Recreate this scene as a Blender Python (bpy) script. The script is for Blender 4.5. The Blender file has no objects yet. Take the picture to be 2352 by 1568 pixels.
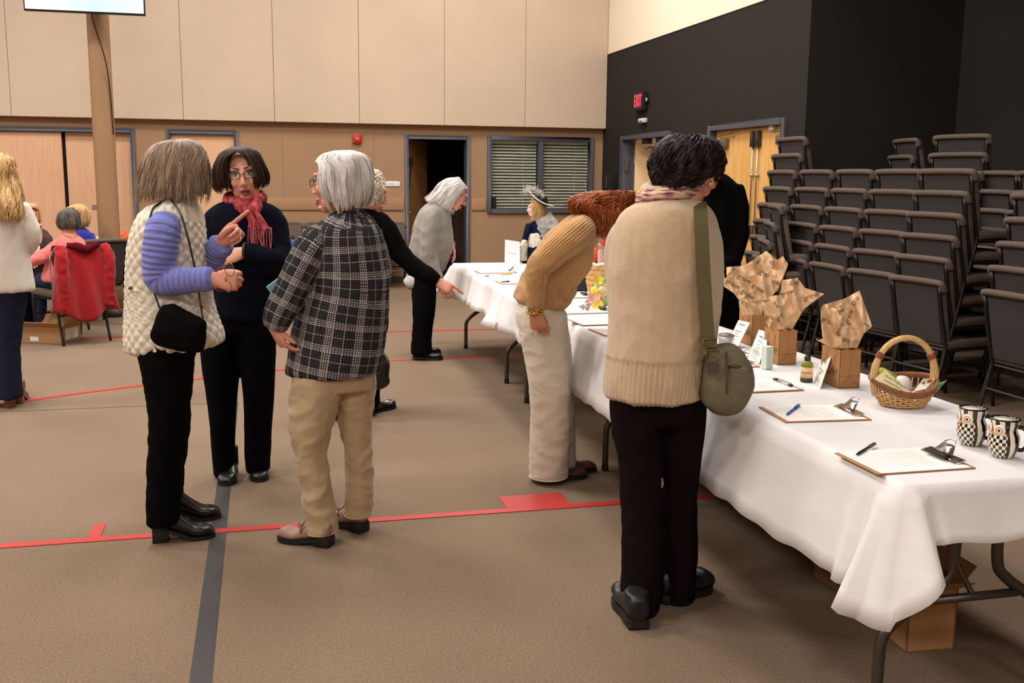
import bpy, bmesh, math, random
import numpy as np
from mathutils import Vector, Matrix, noise as mnoise
rng = np.random.default_rng(7)
random.seed(7)
SC = bpy.context.scene
COL = SC.collection
PI = math.pi
# ---------------------------------------------------------------- camera
F_PX, IW, IH, CAMH = 2330.0, 2352, 1568, 1.51
RM = np.array([[0.97147, -0.02902, 0.23538], [-0.23697, -0.15798, 0.95859], [0.00937, -0.98702, -0.16035]])
CAM = np.array([0, 0, CAMH])
cd = bpy.data.cameras.new('camera'); cam = bpy.data.objects.new('camera', cd); COL.objects.link(cam)
cd.sensor_width = 36.0; cd.lens = F_PX / IW * 36.0; cd.clip_start = 0.05; cd.clip_end = 100
_m = Matrix(((RM[0][0], -RM[0][1], -RM[0][2]), (RM[1][0], -RM[1][1], -RM[1][2]), (RM[2][0], -RM[2][1], -RM[2][2]))).to_4x4()
_m.translation = (0, 0, CAMH); cam.matrix_world = _m
SC.camera = cam
# ---------------------------------------------------------------- world, lamps, exposure
w = bpy.data.worlds.new('world'); SC.world = w; w.use_nodes = True
w.node_tree.nodes['Background'].inputs[0].default_value = (1, .92, .84, 1)
w.node_tree.nodes['Background'].inputs[1].default_value = 0.10
vs = SC.view_settings
vs.view_transform = 'Standard'; vs.look = 'None'; vs.gamma = 1; vs.use_curve_mapping = False
vs.exposure = 0.18
SC.render.film_transparent = False
def area(loc, size, power, col, rot=(0, 0, 0), name='ceiling_and_fill_light'):
    l = bpy.data.lights.new(name, 'AREA'); l.shape = 'RECTANGLE'; l.size = size[0]; l.size_y = size[1]
    l.energy = power; l.color = col
    o = bpy.data.objects.new(name, l); COL.objects.link(o); o.location = loc; o.rotation_euler = rot
    return o
WARM = (1.0, .965, .925); NEUT = (1.0, .92, .84)
CEIL = 6.2
LAMPS = [(-5.6, 1.8, 200), (-5.6, 6.4, 260), (-4.8, 10.4, 180), (-1.4, 3.2, 90), (-1.3, 6.8, 195), (-.3, 10.4, 120), (2.6, 11.4, 150),
         (2.0, 7.6, 130), (2.2, 4.8, 85), (2.4, -4.0, 120), (-1.4, -4.4, 200), (-5.6, -3.6, 200)]  # negative y: unseen fill lights added behind the camera to brighten upright faces
for (lx, ly, pw) in LAMPS:
    area((lx, ly, CEIL - .12), (1.3, 1.3), pw, WARM)
# ---------------------------------------------------------------- helpers: photo pixel -> place in the room
def ray(px, py): return RM @ np.array([px - IW / 2, py - IH / 2, F_PX])
def gz(px, py, z=0.):
    d = ray(px, py); t = (z - CAMH) / d[2]; return np.array([d[0] * t, d[1] * t, z])
def gy(px, py, y):
    d = ray(px, py); t = y / d[1]; return np.array([d[0] * t, y, CAMH + d[2] * t])
def gx(px, py, x):
    d = ray(px, py); t = x / d[0]; return np.array([x, d[1] * t, CAMH + d[2] * t])
NF = np.array([RM[0][2], RM[1][2], 0]); NF /= np.linalg.norm(NF)      # level view direction
RT = np.array([NF[1], -NF[0], 0])                                      # level right
UP = np.array([0, 0, 1.0])
class Plane:
    """an upright plane through a standing point; pt(px,py,off) = the place in it, off metres further back"""
    def __init__(s, x, y): s.d = NF[0] * x + NF[1] * y; s.g = np.array([x, y, 0.])
    def pt(s, px, py, off=0.):
        r = ray(px, py); t = (s.d + off) / (NF @ r); return CAM + r * t
    def k(s): return s.d / F_PX
# ---------------------------------------------------------------- helpers: materials
def srgb(h):
    if isinstance(h, str): c = [int(h[i:i + 2], 16) / 255 for i in (0, 2, 4)]
    else: c = [v / 255 for v in h]
    return tuple((v / 12.92 if v <= .04045 else ((v + .055) / 1.055) ** 2.4) for v in c)
MATS = {}
class NT:
    def __init__(s, name):
        s.m = bpy.data.materials.new(name); s.m.use_nodes = True; s.t = s.m.node_tree; s.n = s.t.nodes
        s.b = s.n['Principled BSDF']
    def add(s, typ, **kw):
        nd = s.n.new(typ)
        for k, v in kw.items(): setattr(nd, k, v)
        return nd
    def link(s, a, b): s.t.links.new(a, b)
    def math(s, op, a, b=None, c=None):
        nd = s.n.new('ShaderNodeMath'); nd.operation = op
        for i, v in enumerate((a, b, c)):
            if v is None: continue
            if isinstance(v, (int, float)): nd.inputs[i].default_value = v
            else: s.link(v, nd.inputs[i])
        return nd.outputs[0]
    def mix(s, fac, a, b, mode='MIX'):
        nd = s.n.new('ShaderNodeMix'); nd.data_type = 'RGBA'; nd.blend_type = mode
        for k, v in ((0, fac), (6, a), (7, b)):
            if isinstance(v, (int, float)): nd.inputs[k].default_value = v
            elif isinstance(v, tuple): nd.inputs[k].default_value = (v[0], v[1], v[2], 1)
            else: s.link(v, nd.inputs[k])
        return nd.outputs[2]
    def attr(s, name):
        nd = s.n.new('ShaderNodeAttribute'); nd.attribute_name = name; return nd.outputs['Vector']
    def sep(s, v):
        nd = s.n.new('ShaderNodeSeparateXYZ'); s.link(v, nd.inputs[0]); return nd.outputs
    def obj(s):
        return s.n.new('ShaderNodeTexCoord').outputs['Object']
    def noise(s, vec, scale, detail=3, rough=.5):
        nd = s.n.new('ShaderNodeTexNoise'); nd.inputs['Scale'].default_value = scale; nd.inputs['Detail'].default_value = detail
        nd.inputs['Roughness'].default_value = rough
        if vec is not None: s.link(vec, nd.inputs['Vector'])
        return nd.outputs['Fac']
    def map(s, vec, sc=(1, 1, 1), rot=(0, 0, 0)):
        nd = s.n.new('ShaderNodeMapping'); nd.inputs['Scale'].default_value = sc; nd.inputs['Rotation'].default_value = rot
        s.link(vec, nd.inputs['Vector']); return nd.outputs[0]
    def ramp(s, fac, stops):
        nd = s.n.new('ShaderNodeValToRGB'); e = nd.color_ramp.elements
        while len(e) > 1: e.remove(e[0])
        e[0].position = stops[0][0]; e[0].color = (*stops[0][1], 1)
        for p, c in stops[1:]:
            q = e.new(p); q.color = (*c, 1)
        s.link(fac, nd.inputs[0]); return nd.outputs[0]
    def bump(s, h, strength=.3, dist=.01):
        nd = s.n.new('ShaderNodeBump'); nd.inputs['Strength'].default_value = strength; nd.inputs['Distance'].default_value = dist
        s.link(h, nd.inputs['Height']); s.link(nd.outputs[0], s.b.inputs['Normal']); return nd
    def color(s, c):
        if isinstance(c, tuple): s.b.inputs['Base Color'].default_value = (*c, 1)
        else: s.link(c, s.b.inputs['Base Color'])
    def set(s, **kw):
        for k, v in kw.items(): s.b.inputs[k.replace('_', ' ')].default_value = v
def M(name, col, rough=.6, var=.0, scale=30, bump=0., bscale=None, bdist=.004, metal=0., spec=.5, **kw):
    """plain procedural material: a colour with a little noise in tone and relief"""
    if name in MATS: return MATS[name]
    t = NT(name); c = srgb(col)
    v = t.obj()
    if var:
        f = t.noise(v, scale, 4)
        t.color(t.ramp(f, [(.25, tuple(x * (1 - var) for x in c)), (.75, tuple(min(1, x * (1 + var)) for x in c))]))
    else: t.color(c)
    t.set(Roughness=rough, Metallic=metal)
    t.b.inputs['Specular IOR Level'].default_value = spec
    if bump: t.bump(t.noise(v, bscale or scale * 3, 3), bump, bdist)
    for k, val in kw.items(): t.b.inputs[k.replace('_', ' ')].default_value = val
    MATS[name] = t.m
    return t.m
# ---------------------------------------------------------------- helpers: objects
def tag(o, label=None, cat=None, group=None, kind=None):
    if label: o['label'] = label
    if cat: o['category'] = cat
    if group: o['group'] = group
    if kind: o['kind'] = kind
    return o
def mobj(name, verts, faces, mat=None, parent=None, smooth=False, auto=None):
    me = bpy.data.meshes.new(name); me.from_pydata([tuple(map(float, v)) for v in verts], [], [tuple(map(int, f)) for f in faces])
    me.update()
    return oobj(name, me, mat, parent, smooth)
def oobj(name, me, mat=None, parent=None, smooth=False):
    o = bpy.data.objects.new(name, me); COL.objects.link(o)
    if mat is not None:
        me.materials.clear(); me.materials.append(mat)
    if smooth and len(me.polygons):
        me.polygons.foreach_set('use_smooth', [True] * len(me.polygons))
    if parent is not None:
        o.parent = parent
        if parent.get('_w'): o.matrix_parent_inverse = Matrix.Translation(-Vector(parent.location))
    return o
def empty(name, loc=(0, 0, 0), rz=0., world=False):
    """the thing itself; world=True: its parts are given in room coordinates"""
    o = bpy.data.objects.new(name, None); COL.objects.link(o); o.location = tuple(map(float, loc)); o.rotation_euler = (0, 0, rz)
    o.empty_display_size = .1
    if world: o['_w'] = 1
    return o
class MB:
    """collects shapes for ONE mesh object"""
    def __init__(s): s.v = []; s.f = []
    def add(s, V, Fc):
        n = len(s.v); s.v += [tuple(map(float, p)) for p in V]; s.f += [tuple(i + n for i in q) for q in Fc]; return s
    def box(s, x0, x1, y0, y1, z0, z1):
        V = [(x, y, z) for z in (z0, z1) for y in (y0, y1) for x in (x0, x1)]
        return s.add(V, [(0, 2, 3, 1), (4, 5, 7, 6), (0, 1, 5, 4), (2, 6, 7, 3), (0, 4, 6, 2), (1, 3, 7, 5)])
    def obox(s, c, ax, ay, az):
        c, ax, ay, az = map(np.asarray, (c, ax, ay, az))
        V = [c + i * ax + j * ay + k * az for k in (-1, 1) for j in (-1, 1) for i in (-1, 1)]
        Fc = [(0, 2, 3, 1), (4, 5, 7, 6), (0, 1, 5, 4), (2, 6, 7, 3), (0, 4, 6, 2), (1, 3, 7, 5)]
        if np.dot(np.cross(ax, ay), az) < 0: Fc = [q[::-1] for q in Fc]
        return s.add(V, Fc)
    def quad(s, a, b, c, d): return s.add([a, b, c, d], [(0, 1, 2, 3)])
    def tube(s, P, r, n=10, cap=True, up=None):
        V, Fc = tube(P, r, n, cap); return s.add(V, Fc)
    def lathe(s, prof, n=24, c=(0, 0, 0)):
        V = []; Fc = []
        for (r, z) in prof:
            for i in range(n):
                a = 2 * PI * i / n; V.append((c[0] + r * math.cos(a), c[1] + r * math.sin(a), c[2] + z))
        for k in range(len(prof) - 1):
            for i in range(n):
                j = (i + 1) % n; Fc.append((k * n + i, k * n + j, (k + 1) * n + j, (k + 1) * n + i))
        if prof[0][0] > 1e-5: Fc.append(tuple(range(n))[::-1])
        if prof[-1][0] > 1e-5: Fc.append(tuple((len(prof) - 1) * n + i for i in range(n)))
        return s.add(V, Fc)
    def ell(s, c, r, n=14, m=9, R=None):
        V = []; Fc = []
        R = np.eye(3) if R is None else R
        for k in range(m + 1):
            t = PI * k / m
            for i in range(n):
                a = 2 * PI * i / n
                V.append(np.asarray(c) + R @ np.array([r[0] * math.sin(t) * math.cos(a), r[1] * math.sin(t) * math.sin(a), r[2] * math.cos(t)]))
        for k in range(m):
            for i in range(n):
                j = (i + 1) % n; Fc.append((k * n + i, (k + 1) * n + i, (k + 1) * n + j, k * n + j))
        return s.add(V, Fc)
    def build(s, name, mat, parent=None, smooth=False, bevel=0, seg=2):
        o = mobj(name, s.v, s.f, mat, parent, smooth)
        if bevel: bev(o, bevel, seg)
        return o
def bev(o, wd, seg=2):
    bm = bmesh.new(); bm.from_mesh(o.data)
    bmesh.ops.remove_doubles(bm, verts=bm.verts, dist=1e-6)
    bmesh.ops.bevel(bm, geom=list(bm.edges), offset=wd, segments=seg, affect='EDGES', profile=.5, clamp_overlap=True)
    bm.to_mesh(o.data); bm.free()
    o.data.polygons.foreach_set('use_smooth', [True] * len(o.data.polygons))
    try: o.data.set_sharp_from_angle(angle=.6)
    except Exception: pass
    return o
def spline(P, n):
    """Catmull-Rom through the points, n samples"""
    P = np.asarray(P, float); k = len(P)
    if k < 3: return np.array([P[0] + (P[-1] - P[0]) * t for t in np.linspace(0, 1, n)])
    Q = np.vstack([2 * P[0] - P[1], P, 2 * P[-1] - P[-2]]); out = []
    for t in np.linspace(0, k - 1, n):
        i = min(int(t), k - 2); u = t - i; a, b, c, d = Q[i:i + 4]
        out.append(.5 * ((2 * b) + (c - a) * u + (2 * a - 5 * b + 4 * c - d) * u * u + (3 * b - a - 3 * c + d) * u ** 3))
    return np.array(out)
def frames(P):
    P = np.asarray(P, float); T = np.gradient(P, axis=0); T /= np.linalg.norm(T, axis=1)[:, None] + 1e-12
    a = np.array([0, 0, 1.]) if abs(T[0][2]) < .9 else np.array([1., 0, 0])
    N = [np.cross(T[0], a)]; N[0] /= np.linalg.norm(N[0])
    for i in range(1, len(P)):
        v = N[-1] - T[i] * np.dot(N[-1], T[i]); N.append(v / np.linalg.norm(v))
    N = np.array(N); return T, N, np.cross(T, N)
def tube(P, r, n=10, cap=True):
    P = np.asarray(P, float); T, N, B = frames(P)
    r = np.broadcast_to(np.asarray(r, float), (len(P),))
    V = []; Fc = []
    for i in range(len(P)):
        for k in range(n):
            a = 2 * PI * k / n; V.append(P[i] + r[i] * (math.cos(a) * N[i] + math.sin(a) * B[i]))
    for i in range(len(P) - 1):
        for k in range(n):
            j = (k + 1) % n; Fc.append((i * n + k, i * n + j, (i + 1) * n + j, (i + 1) * n + k))
    if cap:
        Fc.append(tuple(range(n))[::-1]); Fc.append(tuple((len(P) - 1) * n + k for k in range(n)))
    return V, Fc
def copy_tree(o, parent=None):
    c = o.copy(); COL.objects.link(c); c.parent = parent
    for ch in list(o.children): copy_tree(ch, c)
    return c
def text_mesh(body, size=1., font_shear=0., res=2):
    cu = bpy.data.curves.new('lettering', 'FONT'); cu.body = body; cu.size = size; cu.resolution_u = res; cu.shear = font_shear
    cu.align_x = 'CENTER'; cu.align_y = 'CENTER'
    o = bpy.data.objects.new('lettering', cu); COL.objects.link(o)
    dg = bpy.context.evaluated_depsgraph_get(); me = bpy.data.meshes.new_from_object(o.evaluated_get(dg))
    bpy.data.objects.remove(o); bpy.data.curves.remove(cu)
    V = np.array([v.co[:] for v in me.vertices]).reshape(-1, 3); Fc = [tuple(p.vertices) for p in me.polygons]
    bpy.data.meshes.remove(me)
    return V, Fc
ORD = ['lowest', 'second', 'third', 'fourth', 'fifth', 'sixth', 'seventh', 'eighth', 'ninth']
# ================================================================ the room
def struct(name, mb, mat, parent=None, **kw):
    o = mb.build(name, mat, parent, **kw)
    if parent is None: o['kind'] = 'structure'
    return o
# --- carpet
t = NT('carpet'); v = t.obj()
n1 = t.noise(v, 210, 2, .75); n2 = t.noise(v, 1.1, 4); n3 = t.noise(v, 90, 3)
c = t.ramp(n1, [(.28, srgb((70, 57, 46))), (.5, srgb((120, 101, 84))), (.72, srgb((168, 146, 124)))])
c = t.mix(.3, c, t.ramp(n3, [(.3, srgb((92, 77, 63))), (.7, srgb((148, 126, 104)))]))
c = t.mix(.22, c, t.ramp(n2, [(.3, srgb((100, 84, 69))), (.7, srgb((138, 117, 97)))]))
t.color(c); t.set(Roughness=.95); t.b.inputs['Specular IOR Level'].default_value = .1
t.bump(n1, .6, .004); CARPET = t.m
XR, YW = 4.862, 14.35          # black wall, back wall
AX, AY = 6.45, 8.6             # the storage bay for the chairs
struct('floor', MB().box(-9, 8.6, -6, 17.2, -.1, 0), CARPET)
# --- painted walls
def paint(name, col, var=.04, bump=.15, bs=220):
    return M(name, col, .85, var, 1.3, bump, bs, .003, spec=.2)
UPW = NT('upper_wall_fabric'); v = UPW.obj(); nn = UPW.noise(UPW.map(v, (260, 260, 60)), 1, 2); n2 = UPW.noise(UPW.map(v, (60, 60, 300)), 1, 2); n0 = UPW.noise(v, 1.2, 3)
cc = srgb((196, 174, 152))
UPW.color(UPW.ramp(UPW.math('ADD', UPW.math('MULTIPLY', UPW.math('ADD', nn, n2), .3), UPW.math('MULTIPLY', n0, .4)), [(.3, tuple(x * .88 for x in cc)), (.7, tuple(x * 1.1 for x in cc))]))
UPW.set(Roughness=.9); UPW.bump(UPW.math('ADD', nn, n2), .25, .003); UPW = UPW.m
LOW = paint('lower_wall_paint', (158, 126, 97)); RAIL = paint('rail_paint', (164, 128, 96))
BLACKW = paint('black_wall_paint', (40, 36, 31), .06); BLACKB = paint('black_bay_paint', (40, 36, 34), .06)
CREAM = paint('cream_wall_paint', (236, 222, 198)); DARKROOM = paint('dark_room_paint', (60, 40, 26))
FRAME = M('frame_paint', (74, 75, 83), .45, .05, 8)
GAPB = M('dark_gap', (14, 11, 10), .9)
def wall_y(name, y0, y1, x0, x1, z0, z1, holes, mat):
    """a wall facing the camera with openings (hx0,hx1,hz0,hz1)"""
    mb = MB(); hs = sorted(holes); x = x0
    for (a, b, c_, d) in hs:
        if a > x: mb.box(x, a, y0, y1, z0, z1)
        if c_ > z0: mb.box(a, b, y0, y1, z0, c_)
        if d < z1: mb.box(a, b, y0, y1, d, z1)
        x = b
    if x < x1: mb.box(x, x1, y0, y1, z0, z1)
    return struct(name, mb, mat)
def wall_x(name, x0, x1, y0, y1, z0, z1, holes, mat):
    mb = MB(); hs = sorted(holes); y = y0
    for (a, b, c_, d) in hs:
        if a > y: mb.box(x0, x1, y, a, z0, z1)
        if c_ > z0: mb.box(x0, x1, a, b, z0, c_)
        if d < z1: mb.box(x0, x1, a, b, d, z1)
        y = b
    if y < y1: mb.box(x0, x1, y, y1, z0, z1)
    return struct(name, mb, mat)
SLD = (-3.9, -1.64, 0, 2.04); D1 = (-1.165, -.33, 0, 2.04); D2 = (1.995, 2.84, 0, 2.025); WN = (3.18, 4.665, 1.05, 2.03)
wb = wall_y('wall_back', YW, YW + .18, -9, XR, 0, 2.35, [SLD, D1, D2, WN], LOW)
# upper wall: fabric panels side by side, each its own piece, standing proud of the lower wall
ub = struct('wall_back_upper', MB().box(-9, XR, YW + .02, YW + .18, 2.35, CEIL), UPW)
YU = YW - .14
sx = [gy(p, 200, YU)[0] for p in (-560, -365, -172, 22, 220, 418, 629, 825, 1021, 1207)] + [XR - .004]
sx = [-9 + .01] + sx
for i in range(len(sx) - 1):
    o = MB().box(sx[i] + .002, sx[i + 1] - .002, YU + (0.004 if i % 2 else 0), YW + .02, 2.205, CEIL).build('wall_panel', UPW, ub)
    bev(o, .004, 1)
# chair rail boards between the openings
for (a, b) in ((-.27, 1.93), (2.905, 3.12)):
    struct('trim_1' if a < 0 else 'trim_2', MB().box(a, b, YW - .022, YW, 1.03, 1.195), RAIL, bevel=.004)
BASEB = M('baseboard_rubber', (66, 56, 48), .6)
mb = MB()
for (a, b) in ((-1.57, -1.23), (-.27, 1.93), (2.905, XR)): mb.box(a, b, YW - .012, YW, 0, .1)
struct('baseboard_back', mb, BASEB)
# faint control joints of the lower wall
mb = MB()
for p in (650, 858): 
    q = gy(p, 380, YW)[0]; mb.box(q - .003, q + .003, YW - .003, YW, 1.2, 2.2)
struct('trim_3', mb, M('joint_paint', (146, 114, 86), .9))
# --- right side: black wall with cream band above
D3 = (11.80, 13.47, 0, 2.03); D4 = (8.99, 10.62, 0, 2.04)
wall_x('wall_right', XR, XR + .2, AY, YW + .18, 0, 3.24, [D3, D4], BLACKW)
struct('wall_right_upper', MB().box(XR, XR + .2, AY, YW + .18, 3.24, CEIL), CREAM)
struct('wall_bay_back', MB().box(XR + .2, AX + .2, AY, AY + .2, 0, CEIL), BLACKB)
struct('wall_bay_side', MB().box(AX, AX + .2, -6, AY, 0, CEIL), BLACKB)
struct('wall_left', MB().box(-9.2, -9, -6, YW, 0, CEIL), LOW)
struct('wall_front', MB().box(-9, AX, -6.2, -6, 0, CEIL), UPW)
struct('ceiling', MB().box(-9.2, AX + .2, -6.2, YW + .2, CEIL, CEIL + .2), M('ceiling_tiles', (200, 192, 180), .9, .03, 4))
# a bulkhead over the storage bay
struct('ceiling_bay', MB().box(XR - .4, AX, -1.0, AY - .9, 3.75, 4.6), BLACKB)
struct('trim_4', MB().box(XR + .2, AX, AY - .014, AY, 0, .1).box(AX - .014, AX, 2, AY, 0, .1), M('bay_skirting', (112, 84, 62), .6))
struct('trim_5', MB().box(XR - .004, XR + .2, AY - .004, YW, 3.232, 3.246), BLACKW)
# --- door frames
def frame_y(name, h, wd=.055, proj=.03, sill=False, mat=None):
    a, b, c_, d = h; mb = MB()
    a += .012; b -= .012; d -= .012
    mb.box(a - wd, a, YW - proj, YW + .16, c_ - (wd if sill else 0), d + wd).box(b, b + wd, YW - proj, YW + .16, c_ - (wd if sill else 0), d + wd).box(a, b, YW - proj, YW + .16, d, d + wd)
    if sill: mb.box(a, b, YW - proj, YW + .16, c_ - wd, c_)
    return mb
PINKD = NT('peach_door_laminate'); v = PINKD.obj(); g_ = PINKD.noise(PINKD.map(v, (90, 90, 3)), 1, 3)
PINKD.color(PINKD.ramp(g_, [(.3, srgb((205, 158, 122))), (.7, srgb((222, 176, 140)))])); PINKD.set(Roughness=.5); PINKD = PINKD.m
# folding wall of two big leaves
o = empty('door_1', (-2.7, YW, 0), world=True); o['kind'] = 'structure'
frame_y('f', SLD).build('frame', FRAME, o, bevel=.004, seg=1)
gp = gy(150, 400, YW + .05)[0]
MB().box(SLD[0], gp - .02, YW + .03, YW + .075, .02, 2.026).build('leaf', PINKD, o, bevel=.004, seg=1)
MB().box(gp + .02, SLD[1] - .013, YW + .08, YW + .125, .02, 2.026).build('leaf', PINKD, o, bevel=.004, seg=1)
MB().box(gp - .03, gp + .03, YW + .10, YW + .13, 0, 2.035).build('gap_seal', GAPB, o)
MB().box(gp + .3, gp + .62, YW + .072, YW + .082, 1.03, 1.09).build('kick_strip', M('brushed_strip', (150, 146, 140), .35, metal=.8), o)
# plain door
o = empty('door_2', (-.75, YW, 0), world=True); o['kind'] = 'structure'
frame_y('f', D1).build('frame', FRAME, o, bevel=.004, seg=1)
lf = MB().box(D1[0] + .014, D1[1] - .014, YW + .04, YW + .085, .01, 2.026).build('leaf', PINKD, o, bevel=.003, seg=1)
STEEL = M('satin_steel', (190, 184, 172), .3, metal=1.)
MB().ell((D1[1] - .07, YW, .98), (.032, .026, .032)).tube([(D1[1] - .07, YW, .98), (D1[1] - .07, YW + .05, .98)], .012).build('knob', STEEL, lf, smooth=True)
MB().tube([(D1[1] - .07, YW + .02, 1.12), (D1[1] - .07, YW + .045, 1.12)], .026, 16).build('deadbolt', STEEL, lf, smooth=True)
# open doorway into a dark room
o = empty('door_3', (2.42, YW, 0), world=True); o['kind'] = 'structure'
frame_y('f', D2).build('frame', FRAME, o, bevel=.004, seg=1)
OAKD = NT('oak_leaf'); v = OAKD.obj(); g_ = OAKD.noise(OAKD.map(v, (40, 40, 2.5)), 1, 4)
OAKD.color(OAKD.ramp(g_, [(.3, srgb((178, 124, 66))), (.7, srgb((214, 160, 92)))])); OAKD.set(Roughness=.4); OAKD = OAKD.m
BRDOOR = M('brown_leaf', (140, 98, 58), .5, .08, 6)
hx, hy = D2[0] + .005, YW + .10; an = math.radians(62)
lf = MB().obox((hx + .40 * math.cos(an), hy + .40 * math.sin(an), 1.01), (.40 * math.cos(an), .40 * math.sin(an), 0), (-.02 * math.sin(an), .02 * math.cos(an), 0), (0, 0, 1.0)).build('leaf', BRDOOR, o)
q = np.array([hx + .1 * math.cos(an), hy + .1 * math.sin(an) - .03, 1.62])
mb = MB(); mb.obox(q + (.012, -.012, .09), (.035, .06, 0), (.006, -.004, 0), (0, 0, .05)); mb.tube([q + (.03, -.03, .1), q + (.0, -.02, -.12), q + (-.01, -.02, -.3)], .012, 6)
mb.build('door_closer', GAPB, lf)
MB().ell((hx + .03, YW + .06, .99), (.02, .02, .02)).build('knob', M('brass', (196, 160, 80), .3, metal=1.), lf, smooth=True)
# that room
RY = 17.0
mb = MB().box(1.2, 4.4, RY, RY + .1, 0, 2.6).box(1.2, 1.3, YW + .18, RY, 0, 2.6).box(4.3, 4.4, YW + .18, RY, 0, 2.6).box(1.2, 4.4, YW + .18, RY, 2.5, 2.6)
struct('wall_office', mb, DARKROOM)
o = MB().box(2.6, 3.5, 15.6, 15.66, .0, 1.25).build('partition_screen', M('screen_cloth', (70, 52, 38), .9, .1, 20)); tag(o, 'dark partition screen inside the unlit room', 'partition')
o = empty('office_chair', (2.62, 15.25, 0), world=True); tag(o, 'black office chair in the dark doorway behind the bending grey sweater', 'chair')
BLKV = M('black_vinyl', (18, 16, 16), .55)
bev(MB().box(2.42, 2.82, 15.1, 15.5, .42, .5).build('seat', BLKV, o), .02); bev(MB().box(2.42, 2.82, 15.45, 15.52, .55, 1.0).build('backrest', BLKV, o), .02)
MB().tube([(2.62, 15.3, .42), (2.62, 15.3, .1)], .03).build('gas_stem', BLKV, o)
mb = MB()
for k in range(5):
    a = k * 2 * PI / 5; mb.tube([(2.62, 15.3, .12), (2.62 + .28 * math.cos(a), 15.3 + .28 * math.sin(a), .03)], .022, 6)
mb.build('star_base', BLKV, o)
# --- window with blinds
o = empty('window_1', (3.92, YW, .99), world=True); o['kind'] = 'structure'
fr = frame_y('f', WN, .06, .04, True); mx = gy(1241, 400, YW)[0]
fr.box(mx - .035, mx + .035, YW - .03, YW + .12, WN[2], WN[3]); fr.build('frame', FRAME, o, bevel=.004, seg=1)
BLND = M('blind_slat', (196, 200, 178), .6, .04, 6)
for (a, b) in ((WN[0] + .0, mx - .035), (mx + .035, WN[1])):
    sl0 = None
    for k in range(22):
        z = WN[2] + .022 + k * .0435
        if sl0 is None:
            sl0 = MB().add([(a + .012, -.018, -.012), (b - .012, -.018, -.012), (b - .012, .0, .004), (a + .012, .0, .004), (b - .012, .018, .017), (a + .012, .018, .017),
                            (a + .012, -.018, -.014), (b - .012, -.018, -.014), (b - .012, .018, .015), (a + .012, .018, .015)], [(0, 1, 2, 3), (3, 2, 4, 5), (7, 6, 9, 8), (6, 7, 1, 0)]).build('slat', BLND, o)
            sl0.matrix_parent_inverse = Matrix.Identity(4); s = sl0
        else:
            s = sl0.copy(); COL.objects.link(s)
        s.location = (-o.location[0], YW + .075 - o.location[1], z - o.location[2])
    MB().box(a, b, YW + .05, YW + .10, WN[3] - .05, WN[3]).build('headrail', BLND, o)
    MB().tube([(a + .5, YW + .05, WN[3] - .05), (a + .5, YW + .05, WN[2] + .02)], .003, 5).build('cord', BLND, o)
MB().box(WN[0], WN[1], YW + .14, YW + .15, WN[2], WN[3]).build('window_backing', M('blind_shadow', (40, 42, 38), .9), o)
GL = NT('window_glass'); GL.color((1, 1, 1)); GL.set(Roughness=.02); GL.b.inputs['Transmission Weight'].default_value = 1.; GL.b.inputs['IOR'].default_value = 1.1; GL = GL.m
for (a, b) in ((WN[0], mx - .035), (mx + .035, WN[1])): MB().box(a, b, YW + .02, YW + .024, WN[2], WN[3]).build('pane', GL, o)
MB().box(WN[0] + .02, WN[0] + .09, YW - .0, YW + .018, WN[2], WN[2] + .16).build('latch_box', GAPB, o)
# --- fire alarm and room sign on the back wall
o = empty('fire_alarm', gy(820, 318, YW), world=True); p = gy(820, 318, YW); REDP = M('alarm_red', (176, 34, 26), .4)
MB().box(p[0] - .062, p[0] + .062, YW - .05, YW, p[2] - .066, p[2] + .062).build('housing', REDP, o, bevel=.006)
MB().box(p[0] - .03, p[0] + .03, YW - .066, YW - .05, p[2] - .03, p[2] + .015).build('strobe_lens', M('strobe_lens', (200, 90, 70), .2), o, bevel=.004)
tag(o, 'small red fire alarm strobe high on the tan wall', 'fire alarm')
o = empty('room_sign', gy(899, 422, YW), world=True); p = gy(899, 422, YW)
MB().box(p[0] - .12, p[0] + .12, YW - .012, YW, p[2] - .035, p[2] + .035).build('plate', M('sign_white', (226, 224, 222), .4), o, bevel=.003)
mb = MB().tube([(p[0] - .085 + .02 * math.cos(a), YW - .0125, p[2] + .02 * math.sin(a)) for a in np.linspace(0, 2 * PI, 20)], .0025, 5); mb.build('emblem', M('sign_blue', (120, 140, 190), .5), o)
mb = MB().tube([(p[0] - .05 + .004 * k, YW - .0125, p[2] + .006 * math.sin(k * 2.3)) for k in range(22)], .002, 4); mb.build('printed_text', M('sign_ink', (130, 126, 132), .6), o)
tag(o, 'white room sign plate left of the dark doorway', 'sign')
# --- doors in the black wall
def frame_x(h, wd=.06, proj=.03):
    a, b, c_, d = h; a += .012; b -= .012; d -= .012
    return MB().box(XR - proj, XR + .17, a - wd, a, 0, d + wd).box(XR - proj, XR + .17, b, b + wd, 0, d + wd).box(XR - proj, XR + .17, a, b, d, d + wd)
LEAFW = NT('pale_maple_leaf'); v = LEAFW.obj(); g_ = LEAFW.noise(LEAFW.map(v, (30, 30, 2)), 1, 4)
LEAFW.color(LEAFW.ramp(g_, [(.3, srgb((206, 154, 84))), (.7, srgb((228, 180, 108)))])); LEAFW.set(Roughness=.35); LEAFW = LEAFW.m
o = empty('door_4', (XR, 9.8, 0), world=True); o['kind'] = 'structure'
frame_x(D4).build('frame', FRAME, o, bevel=.004, seg=1)
ymid = gx(1738, 400, XR + .06)[1]
DKST = M('dark_steel', (72, 64, 62), .4, metal=.6); GREYST = M('grey_steel', (112, 104, 98), .4, metal=.5)
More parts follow.
